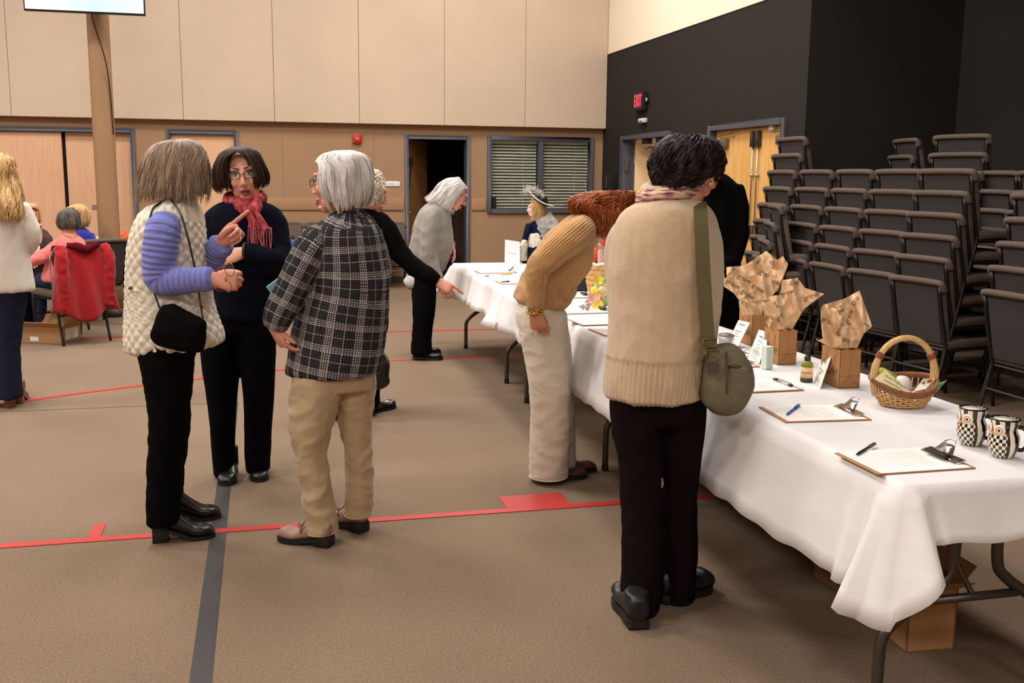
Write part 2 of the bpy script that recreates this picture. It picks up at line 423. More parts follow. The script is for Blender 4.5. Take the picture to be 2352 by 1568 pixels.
for (a, b, sgn) in ((D4[0] + .016, ymid - .004, 1), (ymid + .004, D4[1] - .016, -1)):
    lf = MB().box(XR + .055, XR + .10, a, b, .01, 2.025).build('leaf', LEAFW, o, bevel=.003, seg=1)
    yr = (ymid - .055) if sgn > 0 else (ymid + .055)
    MB().tube([(XR + .03, yr, 1.05), (XR + .03, yr, 1.95)], .009, 8).build('latch_rod', STEEL, lf, smooth=True)
    MB().ell((XR + .03, yr, 1.545), (.02, .024, .02)).tube([(XR + .03, yr, 1.545), (XR + .06, yr, 1.545)], .012).build('rod_guide', STEEL, lf, smooth=True)
    MB().box(XR + .005, XR + .06, yr - .03, yr + .03, 1.83, 1.99).build('latch_case', DKST, lf, bevel=.006)
    MB().box(XR + .01, XR + .06, min(a, b) + .05, max(a, b) - .03, .94, 1.04).build('push_bar', DKST, lf, bevel=.008)
    MB().box(XR - .005, XR + .01, min(a, b) + .12, max(a, b) - .1, .955, 1.025).build('push_pad', STEEL, lf, bevel=.004)
    yc = b - .2 if sgn < 0 else a + .1
    MB().box(XR + .0, XR + .06, yc - .13, yc + .13 if sgn < 0 else yc + .05, 1.84, 1.93).build('closer_body', GREYST, lf, bevel=.008)
    MB().tube([(XR + .01, yc + .1, 1.96), (XR + .01, yc - .3, 1.985)], .008, 6).build('closer_arm', STEEL, lf)
MB().box(XR + .01, XR + .05, D4[0] + .25, D4[0] + .33, 1.985, 2.03).build('door_sensor', M('sensor_white', (210, 206, 200), .4), o, bevel=.004)
# open doorway with a lit corridor
o = empty('door_5', (XR, 12.6, 0), world=True); o['kind'] = 'structure'
frame_x(D3).build('frame', FRAME, o, bevel=.004, seg=1)
y0 = D3[1] - .02
CREAMD = M('cream_leaf', (232, 196, 148), .45, .03, 5)
# leaf folded back into the corridor, hinged on the far jamb
an = math.radians(-20); ln = 1.05
ax_ = np.array([math.cos(an), math.sin(an), 0])
lf = MB().obox((XR + .16 + ax_[0] * ln / 2, y0 - .02 + ax_[1] * ln / 2, 1.01), ax_ * ln / 2, (-ax_[1] * .022, ax_[0] * .022, 0), (0, 0, 1.0)).build('leaf', CREAMD, o)
q = np.array([XR + .16, y0 - .02, 0]) + ax_ * .32 + np.array([ax_[1], -ax_[0], 0]) * .05
MB().obox(q + (0, 0, 1.90), ax_ * .15, (-ax_[1] * .025, ax_[0] * .025, 0), (0, 0, .035)).build('closer_body', STEEL, lf, bevel=.006)
MB().tube([q + ax_ * .05 + (0, 0, 1.95), q - ax_ * .12 + (0, -.05, 1.99)], .009, 6).build('closer_arm', STEEL, lf)
for k in range(3):
    MB().box(XR + .14, XR + .17, y0 - .014, y0 + .002, .2 + k * .75, .31 + k * .75).build('hinge', STEEL, o)
MB().box(XR + .02, XR + .06, y0 - .02, y0, 1.6, 1.76).build('strike_plate', STEEL, o)
MB().box(XR + .05, XR + .12, 12.7, 12.9, 1.95, 2.03).box(XR + .05, XR + .12, 12.2, 12.4, 1.95, 2.03).build('latch_case', DKST, o)
# corridor beyond both doors
struct('wall_corridor', MB().box(7.4, 7.5, AY + .3, 16.2, 0, 2.7).box(XR + .2, 7.5, 16.2, 16.3, 0, 2.7), paint('corridor_paint', (226, 190, 144)))
struct('ceiling_corridor', MB().box(XR + .2, 7.5, AY + .3, 16.3, 2.6, 2.7), CREAM)
struct('wall_corridor_near', MB().box(XR + .2, 7.5, AY + .2, AY + .3, 0, 2.7), CREAM)
area((6.3, 13.2, 2.55), (.6, 2.0), 60, WARM, name='corridor_lamp_light')
# --- exit sign, sensor, wall box
p = gx(1478, 232, XR)
o = empty('exit_sign', p, world=True)
MB().box(XR - .075, XR, p[1] - .17, p[1] + .17, p[2] - .125, p[2] + .115).build('housing', GAPB, o, bevel=.006)
EXM = NT('exit_glow'); EXM.color(srgb((200, 20, 30))); EXM.b.inputs['Emission Color'].default_value = (*srgb((255, 40, 60)), 1); EXM.b.inputs['Emission Strength'].default_value = 4.0; EXM = EXM.m
MB().box(XR - .079, XR - .074, p[1] - .145, p[1] + .145, p[2] - .095, p[2] + .085).build('face', M('exit_face', (36, 8, 10), .4), o)
V, Fc = text_mesh('EXIT', .20); sxx = .25 / (V[:, 0].max() - V[:, 0].min()); szz = .15 / (V[:, 1].max() - V[:, 1].min())
MB().add([(XR - .081, p[1] - q[0] * sxx, p[2] - .005 + q[1] * szz) for q in V], Fc).build('lettering', EXM, o)
for s in (-1, 1):
    lh = MB().lathe([(.0, -.02), (.018, -.02), (.03, .0), (.03, .02), (.0, .022)], 14, (0, 0, 0)).build('lamp_head', STEEL, o, smooth=True); lh.matrix_parent_inverse = Matrix.Identity(4); lh.location = (-.03, s * .20, -.0); lh.rotation_euler = (0, -PI / 2, 0)
tag(o, 'red glowing EXIT sign on the black wall', 'exit sign')
p = gx(1481, 277, XR); o = empty('door_sensor', p, world=True)
MB().box(XR - .06, XR, p[1] - .1, p[1] + .1, p[2] - .03, p[2] + .03).build('housing', M('sensor_white', (210, 206, 200), .4), o, bevel=.012)
MB().box(XR - .064, XR - .058, p[1] - .06, p[1] + .06, p[2] - .02, p[2] - .004).build('lens', GREYST, o)
tag(o, 'small white sensor box below the exit sign', 'sensor')
p = gx(1412, 415, XR); o = empty('fire_extinguisher', (XR - .1, p[1], .0), world=True)
MB().box(XR - .12, XR, p[1] - .1, p[1] + .1, p[2] - .14, p[2] + .1).build('box', GAPB, o, bevel=.01)
MB().tube([(XR - .13, p[1] - .02, p[2] - .1), (XR - .13, p[1] - .02, p[2] + .06)], .02, 8).build('handle', DKST, o)
o.name = 'wall_box'; tag(o, 'black wall-mounted box beside the open corridor door', 'wall box')
# --- the round column and the television on it
o = empty('column', (-1.572, 11.3, 0), world=True); o['kind'] = 'structure'
COLP = paint('column_paint', (150, 117, 86), .05, .1, 160)
MB().lathe([(.108, z_) for z_ in np.linspace(0, CEIL, 14)], 48, (-1.572, 11.42, 0)).build('shaft', COLP, o, smooth=True)
MB().lathe([(.112, 0), (.112, .09)], 40, (-1.572, 11.42, 0)).build('base_ring', BASEB, o, smooth=True)
o = empty('television', (-1.62, 11.1, 3.05), world=True)
A_ = gy(56, 27, 11.0); B_ = gy(334, 31, 11.0)
x0, x1, zb = A_[0], B_[0], 3.045
mb = MB().box(x0, x1, 10.98, 11.03, zb, zb + .66); mb.build('bezel', M('tv_bezel', (16, 15, 18), .35), o, bevel=.004)
TVS = NT('tv_screen'); v = TVS.obj(); f_ = TVS.noise(v, 1.2, 2)
TVS.color((0, 0, 0)); TVS.link(TVS.ramp(f_, [(.3, srgb((206, 226, 246))), (.6, srgb((244, 248, 252)))]), TVS.b.inputs['Emission Color']); TVS.b.inputs['Emission Strength'].default_value = 1.05; TVS = TVS.m
MB().box(x0 + .012, x1 - .012, 10.976, 10.981, zb + .018, zb + .648).build('screen', TVS, o)
MB().box(-1.68, -1.46, 11.03, 11.30, zb + .2, zb + .45).build('bracket', DKST, o)
P0 = gy(213, 45, 11.28); P1 = gy(240, 130, 11.29); P2 = gy(252, 200, 11.34)
MB().tube(spline([(-1.6, 11.2, zb + .2), P0, P1, P2, (-1.47, 11.36, 1.9)], 20), .006, 6).build('cable', GAPB, o)
tag(o, 'wide flat screen showing pale blue on the round column', 'television')
# --- tape on the carpet
TRED = M('red_tape', (180, 44, 40), .5, .05, 40, .1); TGREY = M('grey_tape', (52, 49, 48), .55, .05, 30, .1); TTHIN = M('thin_tape', (104, 92, 80), .6)
def tape(name, P, wd, mat, label, z=.002):
    P = np.array(P, float); d = np.gradient(P, axis=0); d /= np.linalg.norm(d, axis=1)[:, None]; n = np.stack([-d[:, 1], d[:, 0]], 1)
    V = [];
    for p_, q_ in zip(P, n):
        for zz in (.0005, z): V += [(p_[0] - q_[0] * wd / 2, p_[1] - q_[1] * wd / 2, zz), (p_[0] + q_[0] * wd / 2, p_[1] + q_[1] * wd / 2, zz)]
    Fc = []
    for i in range(len(P) - 1):
        a, b = 4 * i, 4 * i + 4; Fc += [(a + 2, b + 2, b + 3, a + 3), (a, b, b + 2, a + 2), (a + 1, a + 3, b + 3, b + 1)]
    Fc += [(0, 2, 3, 1), (4 * len(P) - 4, 4 * len(P) - 3, 4 * len(P) - 1, 4 * len(P) - 2)]
    return tag(mobj(name, V, Fc, mat), label, 'floor tape')
tape('floor_tape', [(-6, 4.335), (1.9, 4.335), (3.6, 4.335)], .052, TRED, 'long straight red tape line crossing under the standing group', .0035)
tape('floor_tape', [(1.055, 4.445), (1.36, 4.445)], .19, TRED, 'red tape block on the near red line by the white jeans', .003)
tape('floor_tape', [(-.725, 4.36), (-.725, 4.53)], .05, TRED, 'short red tick left of the black boots', .003)
tape('floor_tape', [(.157, 4.36), (.157, 4.54)], .03, TRED, 'short red tick beside the suede shoes', .003)
tape('floor_tape', [(-.222, 1.0), (-.222, 4.3), (-.226, 6.91)], .066, TGREY, 'wide charcoal tape line running up the carpet', .002)
tape('floor_tape', [(-6, 6.94), (-.2, 6.9)], .03, TTHIN, 'thin grey tape line meeting the wide charcoal tape', .0025)
ptsA = [gz(*p)[:2] for p in ((-260, 975), (50, 922), (330, 885), (660, 848), (900, 828), (1160, 820), (1300, 818))]
tape('floor_tape', spline(ptsA, 40), .05, TRED, 'long curved red tape line behind the navy jacket', .003)
tape('floor_tape', [(-3.6, 10.05), (.6, 9.83), (2.9, 9.78)], .045, TRED, 'far straight red tape line past the grey sweater', .003)
# ================================================================ folding tables and their cloths
TTOP = M('table_laminate', (188, 182, 172), .5, .04, 20); TLEG = M('table_steel', (92, 84, 78), .38, metal=.75)
CLO = NT('white_tablecloth'); v = CLO.obj(); n_ = CLO.noise(CLO.map(v, (1, 1, 1)), 700, 2); n2 = CLO.noise(CLO.map(v, (3, 3, 8)), 1, 3)
CLO.color(CLO.ramp(n2, [(.3, srgb((216, 213, 214))), (.7, srgb((228, 225, 224)))])); CLO.set(Roughness=.8); CLO.b.inputs['Sheen Weight'].default_value = .15
CLO.bump(CLO.math('ADD', CLO.math('MULTIPLY', n_, .1), n2), .25, .02); CLO = CLO.m
TX0, TX1, TZ = 1.62, 2.36, .725
def folding_table(y0, y1, label, legs, dx=0.):
    TX0, TX1 = 1.62 + dx, 2.36 + dx
    o = empty('folding_table', ((TX0 + TX1) / 2, (y0 + y1) / 2, 0), world=True); tag(o, label, 'table', 'folding tables in the row')
    MB().box(TX0 + .012, TX1 - .012, y0 + .012, y1 - .012, TZ, TZ + .014).build('tabletop', TTOP, o, bevel=.008)
    MB().box(TX0 + .02, TX1 - .02, y0 + .02, y1 - .02, TZ - .03, TZ).build('apron', TLEG, o)
    for (yl, dirn) in legs:
        # wishbone: two bent tubes from a centre post, with a cross bar
        xc = (TX0 + TX1) / 2
        for s in (-1, 1):
            xo = xc + s * .29; xi = xc + s * .07
            P = spline([(xi, yl + dirn * .0, TZ - .02), (xi, yl, .55), (xi + s * .004, yl, .44), (xi + s * .035, yl, .385), (xo - s * .045, yl, .285), (xo - s * .006, yl, .235), (xo, yl, .17), (xo, yl, .015)], 34)
            lg = MB().tube(P, .0165, 12).build('leg', TLEG, o, smooth=True)
            MB().tube([(xo, yl, .0), (xo, yl, .03)], .0185, 12).build('rubber_foot', BLKV, lg)
        MB().tube([(xc - .15, yl, .335), (xc + .15, yl, .335)], .0125, 10).build('cross_bar', TLEG, o, smooth=True)
        MB().tube([(xc, yl, .34), (xc, yl + dirn * .42, TZ - .015)], .009, 8).build('brace', TLEG, o, smooth=True)
    return o
folding_table(2.17, 4.60, 'nearest folding table, holding the mugs and the handled basket', [(2.36, 1), (4.30, -1)], -.045)
folding_table(4.62, 7.03, 'middle folding table, behind the camel sweater', [(4.86, 1), (6.49, -1)])
folding_table(7.05, 8.90, 'farthest folding table, holding the doll', [(7.16, 1), (8.72, -1)], .02)
def cloth(y0, y1, drop, d_near, d_far, label, z=.7425, seed=1, wave=.012, cornerdrop=.30, near_flat=False, far_flat=False, dx=0.):
    """one cloth: top sheet plus skirts that hang in soft folds, longer and folded at the corners"""
    r = np.random.default_rng(seed); x0, x1 = TX0 - .008 + dx, TX1 + .008 + dx
    # perimeter samples, counter-clockwise seen from above, starting near-left going to +x (near end), then far, back, front
    per = []; cr = .03
    def edge(a, b, n): return [np.array(a) + (np.array(b) - np.array(a)) * t for t in np.linspace(0, 1, n, endpoint=False)]
    ln = y1 - y0; nl = max(20, int(ln / .022))
    def corner(cx, cy, a0, n=18): return [np.array([cx + cr * math.cos(a), cy + cr * math.sin(a)]) for a in np.linspace(a0, a0 + PI / 2, n, endpoint=False)]
    E_ = edge((x0 + cr, y0), (x1 - cr, y0), 30); nE = len(E_); per += E_
    per += corner(x1 - cr, y0 + cr, -PI / 2); 
    per += edge((x1, y0 + cr), (x1, y1 - cr), nl); per += corner(x1 - cr, y1 - cr, 0)
    per += edge((x1 - cr, y1), (x0 + cr, y1), 30); per += corner(x0 + cr, y1 - cr, PI / 2)
    per += edge((x0, y1 - cr), (x0, y0 + cr), nl); per += corner(x0 + cr, y0 + cr, PI)
    per = np.array(per); N = len(per)
    nx = np.zeros((N, 2))
    for i, p in enumerate(per):
        q = np.array([min(max(p[0], x0 + cr), x1 - cr), min(max(p[1], y0 + cr), y1 - cr)]); d = p - q; nx[i] = d / (np.linalg.norm(d) + 1e-9)
    cors = {'nl': np.array([x0, y0]), 'nr': np.array([x1, y0]), 'fl': np.array([x0, y1]), 'fr': np.array([x1, y1])}
    ph = r.uniform(0, 6, 6)
    rows = [0, .02, .06, .12, .2, .3, .42, .55, .7, .85, 1.0]
    V = []
    for k, t in enumerate(rows):
        for i, p in enumerate(per):
            side = abs(nx[i][0]) > abs(nx[i][1])
            onfar = nx[i][1] > 0; base = drop if side else (d_far if onfar else d_near)
            s = p[1] if side else p[0]
            dc = {n_: np.linalg.norm((p - c_) * np.array([2.6, 1.])) for n_, c_ in cors.items()}
            nm = min(dc, key=dc.get); cd_ = dc[nm]
            flat = (nm[0] == 'n' and near_flat) or (nm[0] == 'f' and far_flat)
            cw = 0 if flat else math.exp(-(cd_ / .075) ** 2)
            dr = base * (1 - cw) + max(base, cornerdrop) * cw
            wv = wave * (math.sin(s * 9 + ph[0]) + .7 * math.sin(s * 17 + ph[1]) + .5 * math.sin(s * 31 + ph[2]))
            out = (.012 + .06 * t ** 1.2 + wv * t * (1 - cw)) + cw * t * .085
            if not flat:   # folds running out of the corner
                a = math.atan2(*(p - cors[nm])) 
                out += math.exp(-(cd_ / .16) ** 2) * t * .05 * math.sin(cd_ * 60 + ph[3])
            z_ = z - dr * t + (.006 * math.sin(s * 13 + ph[4]) + .004 * math.sin(s * 29 + ph[5])) * t
            if (near_flat and (not side) and not onfar) or (far_flat and (not side) and onfar):
                out = .002; z_ = z - .012 * t
            if k == 0: out = -.012; z_ = z
            if k == 1: out = -.003; z_ = z - .001
            if k == 2: out = max(.004, .3 * out); 
            V.append((p[0] + nx[i][0] * out, p[1] + nx[i][1] * out, z_))
    Fc = []
    for k in range(len(rows) - 1):
        for i in range(N):
            j = (i + 1) % N; a, b, c_, d = k * N + i, k * N + j, (k + 1) * N + j, (k + 1) * N + i; Fc.append((d, c_, b, a))
    Fc.append(tuple(range(N)))
    o = mobj('tablecloth', V, Fc, CLO, None, True)
    sm = o.modifiers.new('thick', 'SOLIDIFY'); sm.thickness = .0016; sm.offset = -1
    tag(o, label, 'tablecloth', 'white tablecloths')
    return o
cloth(2.17, 5.03, .315, .135, .03, 'white tablecloth over the nearest table, its folded corner hanging low', .7455, 3, .004, .36, far_flat=True, dx=-.045)
cloth(5.0, 6.86, .255, .02, .02, 'white tablecloth over the middle table, behind the white jeans', .7428, 5, .012, .26, near_flat=True, far_flat=True)
cloth(6.83, 8.92, .245, .03, .2, 'white tablecloth over the farthest table, in front of the doll', .7445, 8, .014, .27, dx=.02)
# ================================================================ stacking chairs
UPH = NT('charcoal_upholstery'); v = UPH.obj(); n_ = UPH.noise(v, 420, 2, .7); n2 = UPH.noise(v, 60, 2)
UPH.color(UPH.ramp(n_, [(.3, srgb((54, 47, 43))), (.5, srgb((92, 80, 72))), (.72, srgb((136, 120, 108)))])); UPH.set(Roughness=.95); UPH.b.inputs['Specular IOR Level'].default_value = .1; UPH.bump(n_, .4, .002); UPH = UPH.m
PNL = M('charcoal_panel', (50, 44, 42), .85, .06, 120, .2, 500, .002); CFR = M('chair_frame_black', (14, 13, 13), .42)
def soft_box(x0, x1, y0, y1, z0, z1, b):
    return bev(MB().box(x0, x1, y0, y1, z0, z1).build('tmp', UPH), b, 3)
def make_chair():
    o = empty('stacking_chair', (0, 0, 0))
    W = .235
    # backrest leans back: top at x=0, foot at x=.085
    c = np.array([.062, 0, .64]); up = np.array([-.085, 0, .42]); up /= np.linalg.norm(up); fx = np.array([up[2], 0, -up[0]])
    b = MB().obox(c + fx * .012, fx * .024, (0, W - .012, 0), up * .205).build('backrest', UPH, o); bev(b, .014, 2)
    MB().obox(c - fx * .016, fx * .004, (0, W - .045, 0), up * .19).build('back_panel', PNL, o)
    # rolled top edge with rounded ends
    rail = [(.03, -W, .80), (.012, -W, .835), (.0, -W + .03, .852), (.0, 0, .855), (.0, W - .03, .852), (.012, W, .835), (.03, W, .80)]
    MB().tube(spline(rail, 26), .021, 10).build('top_roll', UPH, o, smooth=True)
    s_ = MB().box(.10, .545, -W, W, .415, .475).build('seat', UPH, o); bev(s_, .022, 2)
    MB().box(.12, .52, -W + .03, W - .03, .39, .418).build('seat_pan', CFR, o)
    for s in (-1, 1):
        y = s * (W - .018)
        P = spline([(.005, y, .83), (.035, y, .66), (.085, y, .46), (.09, y, .40), (.045, y, .2), (-.01, y, .0)], 18)
        MB().tube(P, .0125, 8).build('leg', CFR, o, smooth=True)
        P = spline([(.10, y, .42), (.3, y, .405), (.46, y, .40), (.50, y, .36), (.52, y, .2), (.545, y, .0)], 16)
        MB().tube(P, .0125, 8).build('leg', CFR, o, smooth=True)
    MB().tube([(.06, -W + .018, .26), (.06, W - .018, .26)], .009, 6).build('stretcher', CFR, o)
    MB().tube([(.515, -W + .018, .24), (.515, W - .018, .24)], .009, 6).build('stretcher', CFR, o)
    return o
CH0 = make_chair(); _used = [False]
def chair(x, y, z, rz, label, group=None):
    if not _used[0]: o = CH0; _used[0] = True
    else: o = copy_tree(CH0)
    o.location = (x, y, z); o.rotation_euler = (0, 0, rz); tag(o, label, 'chair', group); return o
DZ, DX = .1435, .038
def stack(x, y, rz, n, name, start=0, dz=DZ):
    for k in range(start, n):
        top = k == n - 1
        lab = 'charcoal chair, ' + ('lowest' if k == 0 else 'topmost' if top else ORD[k] + ' up') + ' in ' + name
        j = .012 * math.sin(k * 2.3 + x * 7); jr = .02 * math.sin(k * 1.7 + y * 5)
        chair(x + (DX * k + j * .4) * math.cos(rz), y + DX * k * math.sin(rz) + j * .5, k * dz, rz + jr, lab, 'stacked charcoal chairs')
stack(4.22, 7.03, 0, 6, 'the stack right behind the paper bags')
stack(4.25, 7.64, 0, 6, 'the stack between doors and paper bags')
stack(4.26, 8.24, 0, 8, 'the stack nearest the double doors')
stack(4.23, 6.45, .12, 6, 'the left stack above the handled basket')
stack(4.23, 5.93, .14, 6, 'the right stack above the handled basket')
stack(4.22, 5.02, 0, 5, 'the near stack cut by the right edge')
def stack_at(px, py, X, z_top, n, name, rz, dz=DZ):
    """a stack whose top roll's left end shows at the pixel, at room position X"""
    p = gx(px, py, X); w_ = .235
    x = p[0] + w_ * math.sin(rz) * 1.0 - DX * (n - 1) * math.cos(rz); y = p[1] - w_ * math.cos(rz)
    stack(x, y, rz, n, name, 0, dz)
stack_at(2046, 329, 5.62, 1.8, 8, 'the tall turned stack at the back of the bay', -.2)
stack_at(2164, 313, 5.35, 1.8, 8, 'the tallest stack behind the central pair', .38)
stack_at(2235, 396, 5.5, 1.55, 6, 'the back stack right of the central pair', .1)
stack_at(2343, 398, 5.45, 1.55, 6, 'the back stack at the right edge', .1)
p = gx(1716, 470, 4.05); stack(4.05, p[1] - .25, -.32, 4, 'the low stack by the wooden double doors')
# chairs along the back wall, facing the room
for k, px in enumerate((655, 745, 835, 895)):
    p = gy(px, 560, 13.95)
    chair(p[0], 14.1, 0, -PI / 2, ['charcoal chair against the far wall, with the blue bottle on it', 'charcoal chair against the far wall behind the plaid jacket', 'charcoal chair against the far wall behind the white curly hair', 'charcoal chair left of the dark doorway, with a box on it'][k], 'chairs along the far wall')
# ================================================================ people: tools
def remesh(V, Fc, voxel, it=6, fac=.5):
    me = bpy.data.meshes.new('r'); me.from_pydata([tuple(map(float, v)) for v in V], [], [tuple(map(int, f)) for f in Fc]); me.update()
    o = bpy.data.objects.new('r', me); COL.objects.link(o)
    m = o.modifiers.new('r', 'REMESH'); m.mode = 'VOXEL'; m.voxel_size = voxel
    if it:
        s = o.modifiers.new('s', 'SMOOTH'); s.iterations = it; s.factor = fac
    dg = bpy.context.evaluated_depsgraph_get(); e = o.evaluated_get(dg)
    r = bpy.data.meshes.new_from_object(e)
    bpy.data.objects.remove(o); bpy.data.meshes.remove(me)
    return r
def mesh_np(me):
    n = len(me.vertices); V = np.empty(n * 3); me.vertices.foreach_get('co', V); N = np.empty(n * 3); me.vertices.foreach_get('normal', N)
    return V.reshape(-1, 3), N.reshape(-1, 3)
def set_np(me, V): me.vertices.foreach_set('co', V.ravel()); me.update()
def faces_of(me): return [tuple(p.vertices) for p in me.polygons]
def pc_attr(me, C):
    a = me.attributes.new('pc', 'FLOAT_VECTOR', 'POINT'); a.data.foreach_set('vector', np.asarray(C, dtype=float).ravel())
class Loft:
    """a closed limb or trunk: rings c + a1 cos + a2 sin along an axis"""
    def __init__(s, C, A1, A2, n=26, power=2.0):
        s.C, s.A1, s.A2, s.n, s.p = np.asarray(C, float), np.asarray(A1, float), np.asarray(A2, float), n, power
        s.r = (np.linalg.norm(s.A1, axis=1) + np.linalg.norm(s.A2, axis=1)) / 2
        s.L = np.concatenate([[0], np.cumsum(np.linalg.norm(np.diff(s.C, axis=0), axis=1))])
    def mesh(s, k=1.0):
        V = []; Fc = []; n = s.n; m = len(s.C)
        T = np.gradient(s.C, axis=0); T /= np.linalg.norm(T, axis=1)[:, None] + 1e-9
        rows = []
        def ring(i, sc, sh):
            out = []
            for q in range(n):
                a = 2 * PI * q / n; ca, sa = math.cos(a), math.sin(a)
                if s.p != 2: ca = math.copysign(abs(ca) ** (2 / s.p), ca); sa = math.copysign(abs(sa) ** (2 / s.p), sa)
                out.append(s.C[i] + T[i] * sh + sc * k * (s.A1[i] * ca + s.A2[i] * sa))
            return out
        r0 = min(np.linalg.norm(s.A1[0]), np.linalg.norm(s.A2[0])) * k; r1 = min(np.linalg.norm(s.A1[-1]), np.linalg.norm(s.A2[-1])) * k
        rows.append(ring(0, .88, -.05 * r0))
        for i in range(m): rows.append(ring(i, 1, 0))
        rows.append(ring(m - 1, .88, .05 * r1))
        for row in rows: V += row
        M_ = len(rows)
        # orientation
        sgn = np.dot(np.cross(s.A1[m // 2], s.A2[m // 2]), T[m // 2]) > 0
        for i in range(M_ - 1):
            for q in range(n):
                j = (q + 1) % n; f = (i * n + q, i * n + j, (i + 1) * n + j, (i + 1) * n + q); Fc.append(f if sgn else f[::-1])
        c0 = tuple(range(n)); c1 = tuple((M_ - 1) * n + q for q in range(n))
        Fc.append(c0[::-1] if sgn else c0); Fc.append(c1 if sgn else c1[::-1])
        return V, Fc
    def coords(s, P):
        """(distance relative to radius, around in metres, along in metres) of points P"""
        best = np.full(len(P), 1e9); out = np.zeros((len(P), 3))
        for i in range(len(s.C) - 1):
            a, b = s.C[i], s.C[i + 1]; d = b - a; l2 = d @ d + 1e-12
            t = np.clip(((P - a) @ d) / l2, 0, 1); Q = a + t[:, None] * d; D = P - Q
            a1 = s.A1[i] / np.linalg.norm(s.A1[i]) ; a2 = s.A2[i] / np.linalg.norm(s.A2[i])
            x = (D @ s.A1[i]) / (s.A1[i] @ s.A1[i]); y = (D @ s.A2[i]) / (s.A2[i] @ s.A2[i])
            rr = np.sqrt(x * x + y * y) + (np.linalg.norm(D, axis=1) * 0)
            ext = np.abs(((P - a) @ d) / l2 - t) * math.sqrt(l2) / (s.r[i] + 1e-6)
            q = rr + ext * 2; w = q < best
            best[w] = q[w]; ang = np.arctan2(y, x)
            out[w, 1] = (ang * s.r.mean())[w]; out[w, 2] = (s.L[i] + t * math.sqrt(l2))[w]
        out[:, 0] = best; return out
def sect(pl, rows, m=None, n=26, power=2.0):
    """trunk or limb from its outline: rows of (left x,y, right x,y, half depth m, offset back m)"""
    K = []
    for r in rows:
        xl, yl, xr, yr, d = r[:5]; off = r[5] if len(r) > 5 else 0
        A, B = pl.pt(xl, yl, off), pl.pt(xr, yr, off); K.append(np.concatenate([(A + B) / 2, (B - A) / 2, [d]]))
    K = np.array(K); m = m or max(8, 3 * len(rows)); S = spline(K, m)
    return Loft(S[:, :3], S[:, 3:6], NF[None, :] * S[:, 6:7], n, power)
def rows(pl, L, m=None, n=26, power=2.0):
    """level rows: (y, xl, xr, half depth, off)"""
    return sect(pl, [(r[1], r[0], r[2], r[0], r[3], r[4] if len(r) > 4 else 0) for r in L], m, n, power)
def limb(pl, pts, m=None, n=20, flat=1.0):
    """pts: (px, py, off, radius m)"""
    P = np.array([np.append(pl.pt(p[0], p[1], p[2]), p[3]) for p in pts]); S = spline(P, m or 5 * len(pts))
    T, N, B = frames(S[:, :3]); return Loft(S[:, :3], N * S[:, 3:4], B * S[:, 3:4] * flat, n)
def limb3(P, m=None, n=20):
    S = spline(np.array(P, float), m or 5 * len(P)); T, N, B = frames(S[:, :3]); return Loft(S[:, :3], N * S[:, 3:4], B * S[:, 3:4], n)
def fbm(P, sc, seed=0.):
    return np.array([mnoise.noise(Vector((p[0] * sc[0] + seed, p[1] * sc[1] - seed, p[2] * sc[2] + seed * .7))) for p in P])
def garment(name, lofts, mat, parent, voxel=.011, it=4, folds=(.004, (9, 9, 5)), fine=None, disp=None, k=1.0):
    V = []; Fc = []
    for l in lofts:
        v, f = l.mesh(k); n = len(V); V += list(v); Fc += [tuple(i + n for i in q) for q in f]
    me = remesh(V, Fc, voxel, it)
    P, N = mesh_np(me)
    best = np.full(len(P), 1e9); C = np.zeros((len(P), 3))
    for i, l in enumerate(lofts):
        c = l.coords(P); w = c[:, 0] < best; best[w] = c[w, 0]; C[w, 0] = c[w, 1]; C[w, 1] = c[w, 2]; C[w, 2] = i
    if folds:
        h = fbm(P, folds[1], 3.1); h2 = fbm(P, tuple(2.3 * q for q in folds[1]), 8.7)
        P = P + N * ((1 - 2.2 * np.abs(h)) * folds[0] + (1 - 2 * np.abs(h2)) * folds[0] * .4)[:, None]
    if disp is not None: P = P + N * disp(C, P)[:, None]
    set_np(me, P); pc_attr(me, C)
    o = oobj(name, me, mat, parent, True); return o
# ---- skin and heads
def skin_mat(name, col, blotch=.10):
    t = NT(name); v = t.obj(); c = srgb(col); n_ = t.noise(v, 28, 4)
    t.color(t.ramp(n_, [(.3, (c[0] * (1 - blotch * .3), c[1] * (1 - blotch), c[2] * (1 - blotch))), (.7, (min(1, c[0] * 1.05), c[1] * (1 + blotch * .6), c[2] * (1 + blotch * .6)))]))
    t.set(Roughness=.5); t.b.inputs['Subsurface Weight'].default_value = .12; t.b.inputs['Subsurface Radius'].default_value = (.012, .005, .003); t.b.inputs['Subsurface Scale'].default_value = 1.
    t.bump(t.noise(v, 300, 3), .12, .002); return t.m
SKIN = skin_mat('skin_fair', (214, 158, 130)); SKIN2 = skin_mat('skin_rosy', (212, 146, 122)); SKIN3 = skin_mat('skin_tan', (190, 132, 100))
LIPS = M('lips', (164, 78, 72), .4); EYEW = M('eye_white', (226, 220, 214), .2); IRIS = M('iris', (52, 36, 26), .15); BROW = M('brow_brown', (62, 42, 32), .8)
BROWG = M('brow_grey', (150, 140, 130), .8)
def basis(face, pitch=0., roll=0.):
    """columns: local x (right of the figure's own left ear...), y (face), z (crown)"""
    y = np.asarray(face, float); y = y / np.linalg.norm(y); z = UP - y * (UP @ y); z /= np.linalg.norm(z); x = np.cross(y, z)
    cp, sp = math.cos(pitch), math.sin(pitch)
    y2 = y * cp - z * sp; z2 = z * cp + y * sp                       # pitch > 0 looks down
    cr, sr = math.cos(roll), math.sin(roll)
    return np.stack([x * cr + z2 * sr, y2, z2 * cr - x * sr], 1)
def vdir(a, b): return RT * a + NF * b                                # a to the right in view, b away from the camera
